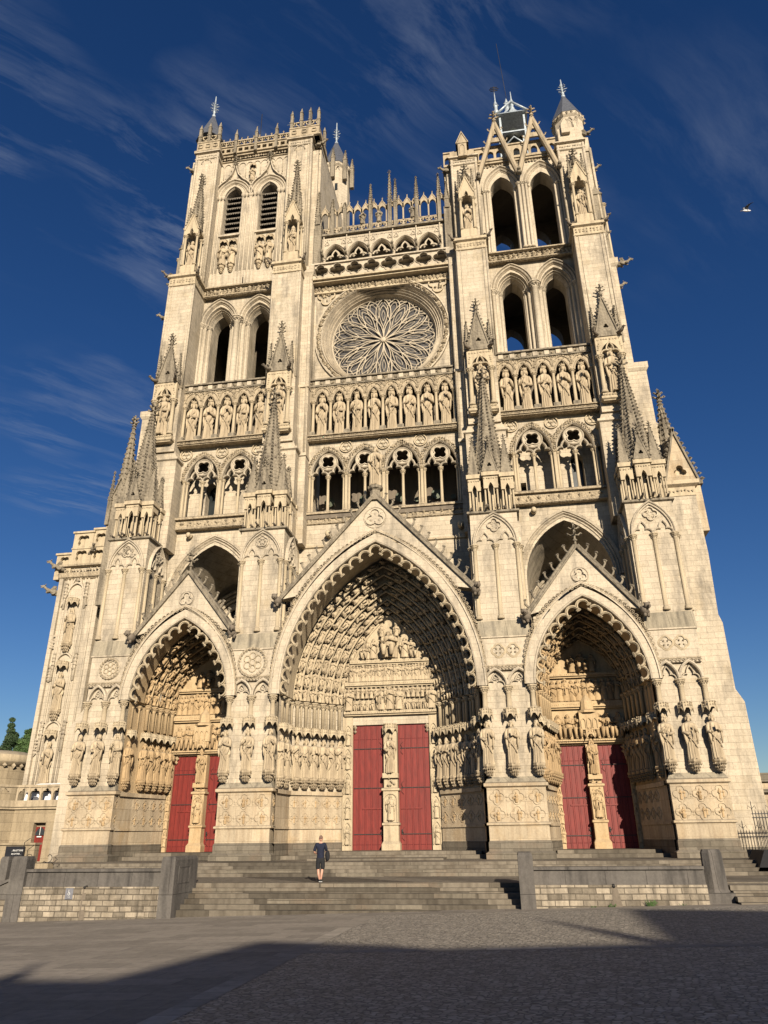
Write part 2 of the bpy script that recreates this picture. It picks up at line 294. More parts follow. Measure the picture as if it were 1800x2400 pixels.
# ---------------------------------------------------------------- 2D outlines
def arch(xc,zs,a,h,n=10,d=0):
    """pointed arch left springing -> apex -> right springing"""
    Rr=(a*a+h*h)/(2*a); cxl=-a+Rr; th=math.asin(min(1,h/Rr)); 
    if h>a: pass
    L=[(cxl-Rr*math.cos(th*i/n),Rr*math.sin(th*i/n)) for i in range(n+1)]
    if Rr<a: L=[(-a*math.cos(PI/2*i/n),h*math.sin(PI/2*i/n)) for i in range(n+1)]
    Rt=[(-x,z) for x,z in L[:-1]][::-1]
    return [(xc+x,zs+z) for x,z in L+Rt]
def archhole(xc,z0,zs,a,h,n=8):
    return [(xc-a,z0)]+arch(xc,zs,a,h,n)+[(xc+a,z0)]
def foil(xc,zc,r,k=4,rot=0,n=7,lob=None):
    """closed k-foil outline of overall radius r"""
    q=lob or (.5*r if k==4 else .52*r); d=r-q; pts=[]
    half=PI/k; # where neighbouring lobes meet
    # angle span on lobe
    s_=d*math.sin(half); 
    if q>s_: be=PI-math.acos(min(1,max(-1,0)))-0
    x_=d*math.cos(half); y_=math.sqrt(max(q*q-s_*s_,0)); rho=x_+y_   # meeting point radius
    mx,my=rho*math.cos(half)-d,rho*math.sin(half); be=math.atan2(my,mx)
    for j in range(k):
        a0=rot+2*PI*j/k; cx,cz=xc+d*math.cos(a0),zc+d*math.sin(a0)
        for i in range(n):
            t=-be+2*be*i/n; pts.append((cx+q*math.cos(a0+t),cz+q*math.sin(a0+t)))
    return pts
def circ(xc,zc,r,n=24,a0=0,a1=2*PI):
    if abs(a1-a0-2*PI)<1e-6: return [(xc+r*math.cos(a0+2*PI*i/n),zc+r*math.sin(a0+2*PI*i/n)) for i in range(n)]
    return [(xc+r*math.cos(a0+(a1-a0)*i/n),zc+r*math.sin(a0+(a1-a0)*i/n)) for i in range(n+1)]
def trefarch(xc,zs,a,h,n=5):
    """trefoil-headed opening: side lobes and a pointed centre lobe"""
    L=[]
    r=a*.5
    for i in range(n+1): t=PI-(PI*.62)*i/n; L.append((-a+r+r*math.cos(t),r*math.sin(t)*1.0))
    x0,z0=L[-1]
    b=arch(0,z0,abs(x0),h-z0,n)[:n+1]
    L+=[(p[0]*1.28 if 0<i<n else p[0],p[1]) for i,p in enumerate(b)][1:]
    L=[(x,z) for x,z in L]
    Rt=[(-x,z) for x,z in L[:-1]][::-1]
    return [(xc+x,zs+z) for x,z in L+Rt]
def resample(path,step):
    out=[];acc=0;seg=[]
    tot=sum(math.dist(path[i],path[i+1]) for i in range(len(path)-1)); n=max(1,round(tot/step)); ds=tot/n; t=ds/2; i=0;pos=0
    for i in range(len(path)-1):
        a,b=path[i],path[i+1]; l=math.dist(a,b)
        while t<=pos+l+1e-9 and len(out)<n:
            k=(t-pos)/l if l else 0; nx,nz=-(b[1]-a[1])/l,(b[0]-a[0])/l
            out.append((a[0]+(b[0]-a[0])*k,a[1]+(b[1]-a[1])*k,nx,nz)); t+=ds
        pos+=l
    return out

# ---------------------------------------------------------------- gothic ornaments
def column(mb,x,y,z0,z1,r,segs=8,cap=True,base=True,capn=1.0):
    ch=.55*min(1,r/.16)*capn*.8 if cap else 0; bh=min(.3,r*2) if base else 0
    pr=[]
    if base: pr+=[(r*1.7,z0),(r*1.7,z0+bh*.3),(r*1.35,z0+bh*.5),(r*1.5,z0+bh*.7),(r*1.02,z0+bh)]
    else: pr+=[(r,z0)]
    zc=z1-ch; pr+=[(r*.96,zc-.03)] 
    if cap: pr+=[(r*1.18,zc),(r*1.02,zc+.03),(r*1.15,zc+ch*.3),(r*1.55,zc+ch*.62),(r*1.75,zc+ch*.7)]
    mb.lathe(x,y,pr,segs)
    if cap:
        mb.lathe(x,y,[(r*1.75,z1-ch*.3),(r*2.1,z1-ch*.22),(r*2.1,z1-ch*.08),(r*1.9,z1)],8,False,rot=PI/8)
        for k in range(6):
            a=-PI+PI*k/5; mb.blob(x+r*1.5*math.cos(a),y+r*1.5*math.sin(a),zc+ch*.5,r*.42,.3)
            mb.blob(x+r*1.25*math.cos(a+.3),y+r*1.25*math.sin(a+.3),zc+ch*.25,r*.33,.3)
def crocket(mb,x,y,z,dx,dz,s):
    """curled hook leaving an edge along (dx,dz)"""
    l=math.hypot(dx,dz) or 1; dx/=l;dz/=l
    pts=[(x-dx*s*.2,y,z-dz*s*.2),(x+dx*s*.5,y,z+dz*s*.45),(x+dx*s*.82,y,z+dz*s*.6+s*.32),(x+dx*s*.72,y,z+dz*s*.6+s*.72)]
    mb.tube(pts,[s*.26,s*.17,s*.15,s*.12],5); mb.blob(x+dx*s*.98,y-.02,z+dz*s*.6+s*.70,s*.24,.2); mb.blob(x+dx*s*.72,y-.02,z+dz*s*.6+s*.80,s*.2,.2)
def finial(mb,x,y,z,h,r=.09):
    mb.tube([(x,y,z),(x,y,z+h)],[r,r*.5],6)
    mb.lathe(x,y,[(r*1.1,z+h*.28),(r*1.9,z+h*.33),(r*1.1,z+h*.38)],6)
    for zz,k in((.55,1.0),(.8,.75)):
        for a in range(4):
            c,s_=math.cos(a*PI/2),math.sin(a*PI/2); q=h*.24*k
            mb.tube([(x,y,z+h*zz-.02),(x+c*q*.6,y+s_*q*.6,z+h*zz-q*.1),(x+c*q,y+s_*q,z+h*zz+q*.25)],[r*.7,r*.6,r*.5],5)
            mb.blob(x+c*q,y+s_*q,z+h*zz+q*.15,r*.95,.2)
    mb.blob(x,y,z+h,r*1.1,.2)
def leafband(mb,path,y,size,step=None,rows=1,jit=.4,proud=.5):
    for r_ in range(rows):
        for x,z,nx,nz in resample(path,step or size*1.5):
            o=(r_-(rows-1)/2)*size*1.2+rnd.uniform(-.2,.2)*size
            mb.blob(x+nx*o+rnd.uniform(-.15,.15)*size,y-size*.1*proud,z+nz*o,size*rnd.uniform(.5,.75),jit,sy=proud)
def scroll(mb,path,y,size,step):
    """undulating carved vine: rings alternating with leaves"""
    for i,(x,z,nx,nz) in enumerate(resample(path,step)):
        mb.tube([(x+px_,y-.01,z+pz_) for px_,pz_ in circ(0,0,size*.48,8)],size*.11,4,closed=True)
        mb.blob(x,y-.03,z,size*.24,.3,sy=.6)
        mb.blob(x+(-nz)*-step*.5+nx*size*.2,y-.02,z+nx*-step*.5*0+nz*size*.2,size*.2,.3,sy=.6)
def hband(mb,x0,x1,y,z0,z1,depth,top=.05):
    """projecting string course with a sloping top"""
    mb.add([(x0,y,z0),(x1,y,z0),(x0,y-depth,z0+(z1-z0)*.35),(x1,y-depth,z0+(z1-z0)*.35),(x0,y-depth,z1-top*.4),(x1,y-depth,z1-top*.4),(x0,y,z1+top),(x1,y,z1+top)],
       [(0,1,3,2),(2,3,5,4),(4,5,7,6),(0,2,4,6),(1,7,5,3)])
def band3(mb,x0,x1,y0,y1,z0,z1,depth,top=.05):
    """string course round the front and both sides of a pier"""
    d=depth; zm=z0+(z1-z0)*.35
    A=[(x0,y0,z0),(x1,y0,z0),(x1,y1,z0),(x0,y1,z0)]; B=[(x0-d,y0-d,zm),(x1+d,y0-d,zm),(x1+d,y1,zm),(x0-d,y1,zm)]
    C=[(p[0],p[1],z1) for p in B]; D=[(x0,y0,z1+top),(x1,y0,z1+top),(x1,y1,z1+top),(x0,y1,z1+top)]
    vs_=A+B+C+D; fs=[]
    for r_ in range(3):
        for k in range(4): k2=(k+1)%4; fs.append((r_*4+k,r_*4+k2,r_*4+4+k2,r_*4+4+k))
    fs+=[(3,2,1,0),(12,13,14,15)]
    mb.add(vs_,fs)
def spire(mb,x,y,z0,z1,r,segs=8,crk=True,cs=.1,rows=12,rot=PI/8):
    mb.lathe(x,y,[(r,z0),(r*.08,z1)],segs,False,rot=rot)
    for k in range(segs):
        a=rot+2*PI*k/segs
        if math.sin(a)>.75: continue
        mb.tube([(x+r*math.cos(a),y+r*math.sin(a),z0),(x+r*.1*math.cos(a),y+r*.1*math.sin(a),z1)],[cs*.35,cs*.25],4,cap=False)
        if crk:
            for i in range(rows):
                t=(i+.5)/rows; rr=r*(1-t)+r*.08*t+cs*.45; 
                mb.blob(x+rr*math.cos(a),y+rr*math.sin(a),z0+(z1-z0)*t,cs*(1-.35*t),.25)
def pinnacle(mb,x,y,z0,z1,w,zs=None,cs=.06,rows=8):
    """square shaft with gablets, crocketed spirelet and finial"""
    zs=zs if zs is not None else z0+(z1-z0)*.45
    mb.box(x-w,x+w,y-w,y+w,z0,zs)
    mb.box(x-w*1.2,x+w*1.2,y-w*1.2,y+w*1.2,zs-.06,zs+.02)
    for s_ in(-1,1):
        mb.add([(x-w,y+s_*w*1.15,zs),(x+w,y+s_*w*1.15,zs),(x,y+s_*w*1.15,zs+w*2.2),(x,y,zs+w*2.2)],[(0,1,2),(0,2,3),(1,3,2)])
    spire(mb,x,y,zs,z1-(z1-zs)*.12,w*1.15,4,True,cs,rows,rot=PI/4)
    finial(mb,x,y,z1-(z1-zs)*.16,(z1-zs)*.16,w*.16+.015)
def figure_lo(mb,x,y,z,h,face=0,seed=0,crown=False,seated=False,segs=10,lean=(0,0),wide=1.0):
    """small draped stone figure, for relief carving"""
    rr=random.Random(seed*31+5); M0=mb.M
    T=Matrix.Translation((x,y,z))@Matrix.Rotation(face,4,'Z')@Matrix.Rotation(lean[0],4,'Y')@Matrix.Rotation(lean[1],4,'X')
    mb.M=(M0@T) if M0 is not None else T
    ph=rr.uniform(0,6); W=wide
    if seated: pr=[(.17,0,-.02),(.17,.12,-.06),(.19,.30,-.10),(.20,.38,-.12),(.14,.42,-.02),(.13,.55,0),(.145,.68,0),(.12,.76,0),(.05,.80,0)]
    else: pr=[(.13,0,0),(.125,.15,0),(.115,.35,0),(.12,.52,0),(.115,.62,0),(.135,.74,0),(.12,.80,0),(.05,.84,0)]
    vs_=[];m=len(pr)
    for i,(r_,zz,oy) in enumerate(pr):
        for k in range(segs):
            a=2*PI*k/segs; q=1+(.12 if zz<.6 else .03)*math.sin(a*(segs/2)+ph+zz*4)
            vs_.append((r_*h*math.cos(a)*q*W,(r_*h*.8)*math.sin(a)*q+oy*h,zz*h))
    fs=[(i*segs+k,i*segs+(k+1)%segs,(i+1)*segs+(k+1)%segs,(i+1)*segs+k) for i in range(m-1) for k in range(segs)]
    mb.add(vs_,fs,True)
    hz=.90*h; mb.ball(rr.uniform(-.01,.01)*h,-.02*h,hz,.062*h,.068*h,.082*h,6,5)
    if rr.random()<.6: mb.ball(0,-.06*h,hz-.05*h,.04*h,.04*h,.055*h,5,4)
    if crown: mb.lathe(0,-.01*h,[(.066*h,hz+.03*h),(.08*h,hz+.10*h)],6,False)
    s1=rr.choice((-1,1))
    ez=.60+rr.uniform(-.06,.08)
    for s_ in(-1,1):
        t=ez if s_==s1 else .58
        mb.tube([(s_*.13*h*W,0,.75*h),(s_*.17*h*W,-.04*h,.60*h),(s_*.04*h,-.15*h,t*h+.02*h)],[.045*h,.04*h,.03*h],5)
    if rr.random()<.6: mb.box(-.05*h+s1*.02*h,.05*h+s1*.02*h,-.19*h,-.14*h,(ez-.06)*h,(ez+.08)*h)
    mb.M=M0
# ---------------------------------------------------------------- statues (one unit tall prototypes, shared mesh data)
def gargoyle(x,y,z,dx,dy,L,parent,mat='weathered'):
    """stone beast leaning out from a cornice"""
    l=math.hypot(dx,dy); g=MB(); g.M=Matrix.Translation((x,y,z))@Matrix.Rotation(math.atan2(dy,dx),4,'Z')@Matrix.Rotation(-.18,4,'Y')@Matrix.Scale(L,4)
    g.tube([(-.25,0,-.02),(.05,0,0),(.30,0,.02),(.55,0,.05),(.72,0,.13),(.84,0,.20)],[.20,.21,.15,.14,.095,.09],9)
    g.ball(.08,0,.06,.2,.2,.2,9,6); g.ball(.90,0,.24,.14,.11,.11,9,7); g.tube([(.94,0,.25),(1.06,0,.22),(1.14,0,.21)],[.08,.06,.03],6); g.tube([(.94,0,.18),(1.04,0,.12),(1.09,0,.10)],[.06,.04,.02],6)
    for e in(-1,1):
        g.tube([(.86,e*.07,.32),(.82,e*.12,.44)],[.04,.01],5); g.tube([(.42,e*.1,-.02),(.55,e*.14,-.12),(.66,e*.12,-.10)],[.07,.05,.04],6); g.tube([(.02,e*.15,0),(.14,e*.2,-.15),(.24,e*.16,-.16)],[.1,.07,.05],6)
        g.add([(.10,e*.08,.18),(.42,e*.1,.14),(.30,e*.22,.42),(.05,e*.20,.46)],[(0,1,2,3)])
    return g.build('gargoyle',mat,parent)
def statue_mesh(seed,crown=False,veil=False,beard=True,obj='book',mitre=False,low=False):
    rr=random.Random(seed); mb=MB(); S=14 if low else 36
    ph=rr.uniform(0,6); sway=rr.uniform(-.02,.02); dg=rr.choice((-1,1)); 
    prof=[(0,.150,.115),(.02,.158,.12),(.08,.150,.112),(.18,.140,.104),(.28,.134,.100),(.38,.132,.10),(.46,.137,.105),(.54,.132,.102),(.60,.122,.095),(.66,.128,.096),(.72,.145,.098),(.77,.152,.092),(.805,.135,.082),(.828,.085,.064),(.845,.045,.045),(.87,.040,.042)]
    vs_=[];fs=[]
    rows=[]
    for i in range(len(prof)-1):
        z0,a0,b0=prof[i];z1,a1,b1=prof[i+1]; n=1 if low else (3 if z0<.6 else 2)
        for k in range(n): t=k/n; rows.append((z0+(z1-z0)*t,a0+(a1-a0)*t,b0+(b1-b0)*t))
    rows.append(prof[-1])
    for z,a,b in rows:
        off=sway*math.sin(PI*min(z/.8,1))
        for k in range(S):
            t=2*PI*k/S; fr=-math.sin(t)   # 1 at the front (-y)
            amp=(.21 if z<.50 else .09 if z<.80 else 0)
            if z<.40: q=1+amp*(abs(math.sin((3.5 if low else 6.5)*t+ph+.25*math.sin(z*9)))-.55)
            elif z<.62: q=1+amp*math.sin(6*(t+dg*(z-.4)*4.5)+ph)   # cloak pulled across the hips
            else: q=1+amp*math.sin(7*t+ph*2+dg*z*10)
            hem=.012*math.sin(3*t+ph) if z<.05 else 0
            vs_.append((a*math.cos(t)*q+off,b*math.sin(t)*q,z+hem))
    m=len(rows)
    for i in range(m-1):
        for k in range(S): k2=(k+1)%S; fs.append((i*S+k,i*S+k2,(i+1)*S+k2,(i+1)*S+k))
    fs.append(tuple(range(S))[::-1]); fs.append(tuple((m-1)*S+k for k in range(S))); mb.add(vs_,fs,low)
    # mantle edge falling diagonally
    x0=dg*.13; mb.tube([(x0,-.05,.60),(x0*.55,-.11,.50),(-x0*.2,-.125,.40),(-x0*.9,-.09,.24)],[.012,.016,.016,.01],6)
    mb.tube([(-x0*.9,-.03,.76),(-x0*.55,-.095,.70),(x0*.1,-.11,.63),(x0*.8,-.07,.56)],[.01,.015,.015,.01],6)
    for k in(-1,1): mb.ball(k*.045+sway,-.115,.012,.03,.05,.022,7,4)
    # head
    tilt=rr.uniform(-.012,.012); hz=.925; hx=tilt; turn=rr.uniform(-.5,.5)
    HS=1.18 if crown else 1.05
    M0=Matrix.Translation((hx,-.012,hz))@Matrix.Rotation(turn,4,'Z')@Matrix.Rotation(.12,4,'X'); HS=1.22 if crown else 1.06
    M0=Matrix.Translation((hx,-.012,hz+(.012 if crown else 0)))@Matrix.Rotation(turn,4,'Z')@Matrix.Rotation(.12,4,'X')@Matrix.Diagonal((1.5 if crown else 1.22,1.22 if crown else 1.1,HS,1)); mb.M=M0
    mb.ball(0,0,0,.046,.052,.064,12,10)
    mb.add([(-.008,-.049,.002),(.008,-.049,.002),(0,-.066,-.012),(0,-.05,.022)],[(0,1,2),(0,2,3),(1,3,2)])
    for k in(-1,1): mb.ball(k*.018,-.045,.012,.009,.006,.006,6,4); mb.tube([(k*.032,-.038,.024),(k*.016,-.05,.028),(k*.004,-.05,.022)],.005,4)
    mb.ball(0,-.05,-.026,.014,.006,.005,6,4)
    if veil:
        mb.ball(0,.012,.006,.062,.058,.072,12,8); 
        for k in(-1,1): mb.tube([(k*.052,-.01,.01),(k*.058,0,-.06),(k*.075,.01,-.13)],[.018,.024,.03],7)
    else:
        mb.ball(0,.016,.012,.054,.050,.062,12,8)
        for k in(-1,1): mb.tube([(k*.045,-.012,.02),(k*.054,0,-.02),(k*.05,.015,-.065)],[.014,.02,.016],7)
    if beard:
        mb.ball(0,-.036,-.052,.032,.026,.05,9,7)
        for k in(-1,0,1): mb.tube([(k*.016,-.052,-.04),(k*.014,-.054,-.09)],[.01,.005],5)
    if crown:
        mb.lathe(0,0,[(.055,.022),(.062,.028),(.058,.04),(.066,.056)],12,False)
        for k in range(8):
            a=2*PI*k/8; mb.blob(.066*math.cos(a),.066*math.sin(a),.064,.014,.2)
    if mitre: mb.lathe(0,0,[(.054,.03),(.062,.06),(.045,.10),(.006,.14)],4,False,rot=0,sy=.6)
    mb.M=None
    # arms
    pose=rr.randint(0,3)
    tgt={0:((-.05,-.15,.62),(.07,-.145,.58)),1:((-.03,-.16,.72),(.05,-.14,.56)),2:((-.13,-.13,.60),(.03,-.155,.66)),3:((-.06,-.15,.55),(.08,-.15,.70))}[pose]
    for s_,(tx,ty,tz) in((-1,tgt[0]),(1,tgt[1])):
        ex=s_*.175; ez=.60
        mb.tube([(s_*.115,0,.79),(s_*.158,-.012,.72),(ex,-.03,ez),((ex+tx)/2,(ty-.03)/2-.02,(ez+tz)/2),(tx,ty,tz)],[.042,.05,.048,.036,.026],9)
        mb.ball(tx-s_*.014,ty-.012,tz+.004,.026,.018,.02,8,5)
        for q in range(4): mb.tube([(tx-s_*.02,ty-.02,tz+.016-q*.01),(tx-s_*.042,ty-.03,tz+.014-q*.01)],.006,4)
        if rr.random()<.7: mb.tube([(ex*.95,-.05,ez),(ex*.9,-.07,ez-.12),(ex*.82,-.06,ez-.26)],[.028,.034,.014],7)
    tx,ty,tz=tgt[1]
    if obj=='book': mb.M=Matrix.Translation((tx-.03,ty-.03,tz+.02))@Matrix.Rotation(rr.uniform(-.4,.4),4,'Y'); mb.box(-.035,.035,-.014,.014,-.05,.05); mb.M=None
    elif obj=='staff': mb.tube([(tgt[0][0],ty-.03,.35),(tgt[0][0]-.01,ty-.03,.84)],.009,6); mb.ball(tgt[0][0]-.01,ty-.03,.85,.018)
    elif obj=='scroll': mb.box(tx-.045,tx-.012,ty-.035,ty-.022,tz-.26,tz+.03)
    elif obj=='sword': mb.box(tx-.02,tx-.004,ty-.03,ty-.02,.14,tz+.05); mb.box(tx-.04,tx+.02,ty-.035,ty-.015,tz-.02,tz-.006)
    elif obj=='cross': mb.box(tx-.03,tx-.015,ty-.03,ty-.02,tz-.05,tz+.10); mb.box(tx-.055,tx+.01,ty-.03,ty-.02,tz+.045,tz+.06)
    if low: return [Vector(p) for p in mb.v],mb.f,mb.sm
    me=bpy.data.meshes.new('statue'); me.from_pydata(mb.v,[],mb.f); me.update(); me.polygons.foreach_set('use_smooth',mb.sm)
    return me
LOWS=[statue_mesh(300+i,beard=i%3!=2,obj=('book','scroll','none','staff')[i%4],veil=(i==2),low=True) for i in range(6)]
def figure(mb,x,y,z,h,face=0,seed=0,crown=False,seated=False,segs=10,lean=(0,0),wide=1.0):
    M0=mb.M; w=h*wide*1.05; hz=h*(.92 if seated else 1)
    T=Matrix.Translation((x,y,z))@Matrix.Rotation(face,4,'Z')@Matrix.Rotation(lean[0],4,'Y')@Matrix.Diagonal((w*(1.15 if seated else 1),w*(1.2 if seated else 1),hz,1))
    mb.M=(M0@T) if M0 is not None else T
    v,f,sm=LOWS[seed%6]; o=len(mb.v); M=mb.M
    mb.v.extend([tuple(M@p) for p in v]); mb.f.extend([tuple(i+o for i in q) for q in f]); mb.sm.extend(sm)
    if seated:
        for e in(-1,1): mb.tube([(e*.08,-.02,.42),(e*.10,-.22,.40),(e*.09,-.22,.06)],[.07,.075,.05],6)
        mb.box(-.2,.2,-.02,.14,0,.42)
    mb.M=M0
KINGS=[statue_mesh(100+i,crown=True,beard=i%4!=1,obj=('book','staff','scroll','none','sword')[i%5]) for i in range(7)]
SAINTS=[statue_mesh(200+i,beard=i%3!=2,obj=('book','scroll','cross','none')[i%4],veil=(i==5),mitre=(i==6)) for i in range(8)]
for me in KINGS: me.materials.append(MAT['sculpture'])
OCH=[me.copy() for me in SAINTS]
for me in SAINTS: me.materials.append(MAT['sculpture'])
for me in OCH: me.materials.append(MAT['sculpture_ochre'])
ORD=['first','second','third','fourth','fifth','sixth','seventh','eighth','ninth','tenth','eleventh','twelfth']
LOOKK=['bearded with book','beardless with staff','bearded with long scroll','bearded with folded hands','bearded with sword','beardless with book','bearded with staff']
LOOKS=['bearded with book','bearded with long scroll','beardless with small cross','bearded in gathered mantle','bearded clasping a book','veiled with scroll','mitred','bearded in long mantle']
def put_statue(me,x,y,z,h,rz,label,group,scale_w=1.0,con=None,can=None):
    o=bpy.data.objects.new('statue',me); COL.objects.link(o); o.location=(x,y,z); o.scale=(h*scale_w*.80,h*scale_w*.95,h); o.rotation_euler=(0,0,rz)
    tag(o,label,'statue',group)
    for nm,m2 in(('console',con),('canopy',can)):
        if m2: c=bpy.data.objects.new(nm,m2); COL.objects.link(c); c.parent=o
    return o

# ---------------------------------------------------------------- the cathedral
CATH=empty('cathedral',(0,4,.84),'huge cream gothic cathedral front with twin towers, rose window and three deep red-doored portals','cathedral')
def P(mb,name,mat,parent=None,label=None): 
    o=mb.build(name,mat,parent or CATH); 
    if label:o['label']=label
    return o
def side(s,x): return x*s
def spandrel(mb,xc,zs,a,h,x0,x1,z0,z1,y0,y1,n=8):
    """rectangular panel pierced by a pointed arch that runs to the panel's foot"""
    A=arch(xc,zs,a,h,n); outer=[(x0,z0),(A[0][0],z0)]+A+[(A[-1][0],z0),(x1,z0),(x1,z1),(x0,z1)]
    mb.panel(outer,[],y0,y1)

def small_canopy(mb,x,y,z,w,h=.5):
    """projecting stone canopy: faceted drum with pointed arches hanging round it"""
    n=18; vs_=[]
    for rr,zz,ww in((.60,z+h*1.05,0),(.60,z+h*.62,0),(.68,z+h*.55,0),(.70,z+h*.30,.34),(.64,z+h*.32,.30)):
        for k in range(n):
            a=2*PI*k/n; q=(1.05 if k%3==0 else 1.0); vs_.append((x+w*rr*q*math.cos(a),y+w*rr*q*math.sin(a),zz-(h*ww if k%3==0 else -h*ww*.35)))
    mb.add(vs_,[(r_*n+k,r_*n+(k+1)%n,(r_+1)*n+(k+1)%n,(r_+1)*n+k) for r_ in range(4) for k in range(n)]+[tuple(range(n))])
    for k in range(10):
        a=-PI*1.05+PI*1.1*k/9; X,Y=x+w*.62*math.cos(a),y+w*.62*math.sin(a); mb.blob(X,Y,z+h*1.02,w*.10,.3); mb.blob(X+.0,Y,z+h*.72,w*.07,.3)
    for k in range(0,n,3): a=2*PI*k/n; mb.tube([(x+w*.7*math.cos(a),y+w*.7*math.sin(a),z+h*.9),(x+w*.73*math.cos(a),y+w*.73*math.sin(a),z-h*.06)],[w*.05,w*.03],4)
def console(mb,x,y,z,w,h=.62):
    """leafy bracket under a statue; z = top"""
    mb.lathe(x,y,[(w*.15,z-h),(w*.32,z-h*.75),(w*.42,z-h*.4),(w*.62,z-h*.2),(w*.66,z-h*.12),(w*.66,z)],8,False,rot=PI/8)
    for r_,zz,k in((.55,z-h*.35,9),(.42,z-h*.62,7),(.3,z-h*.85,5)):
        for i in range(k): a=-PI+PI*i/(k-1); mb.blob(x+w*r_*math.cos(a),y+w*r_*math.sin(a),zz,w*.13,.35)
def unitmesh(fn,mat):
    mb=MB(); fn(mb); me=bpy.data.meshes.new('m'); me.from_pydata(mb.v,[],mb.f); me.update(); me.polygons.foreach_set('use_smooth',mb.sm); me.materials.append(MAT[mat]); return me
UK=1/.9
CONS={'c':unitmesh(lambda m:console(m,0,0,.004,.235*UK,.26),'sculpture'),'o':unitmesh(lambda m:console(m,0,0,.004,.235*UK,.26),'sculpture_ochre')}
CANO={'c':unitmesh(lambda m:small_canopy(m,0,0,1.045,.25*UK,.21),'carved'),'s':unitmesh(lambda m:small_canopy(m,0,0,1.045,.26*UK,.21),'carved')}
COLM={}
def cob(parent,x,y,z0,z1,r,segs=8,base=True,capn=1.0,mat='carved',M=None,name='column'):
    """one column object; equal columns share their mesh"""
    k=(round(z1-z0,2),round(r,3),segs,base,capn,mat)
    if k not in COLM: COLM[k]=unitmesh(lambda m:column(m,0,0,0,z1-z0,r,segs,True,base,capn),mat)
    o=bpy.data.objects.new(name,COLM[k]); COL.objects.link(o); o.parent=parent; p=Vector((x,y,z0))
    if M is not None: p=M@p; o.rotation_euler=M.to_euler()
    o.location=p-WSUM.get(parent.name,Vector((0,0,0))); return o
WSUM={'cathedral':Vector((0,4,.84))}
def quat_relief(mb,mf,x,y,z,r,seed):
    """quatrefoil frame round a little carved scene"""
    for k in range(4):
        a=k*PI/2; mb.tube([(p[0],y-.005,p[1]) for p in circ(x+r*.52*math.cos(a),z+r*.52*math.sin(a),r*.46,8,a-1.75,a+1.75)],r*.065,4)
    for k in range(4):
        a=PI/4+k*PI/2; mb.blob(x+r*.62*math.cos(a),y,z+r*.62*math.sin(a),r*.09)
    figure_lo(mf,x+rnd.uniform(-.1,.1)*r,y+.02,z-r*.72,r*1.35,0,seed,seated=seed%3==0,segs=7)
    if seed%2: figure_lo(mf,x+r*.42,y+.03,z-r*.5,r*1.0,0,seed+7,segs=7)
    else: mf.blob(x-r*.45,y+.0,z-.1*r,r*.22)

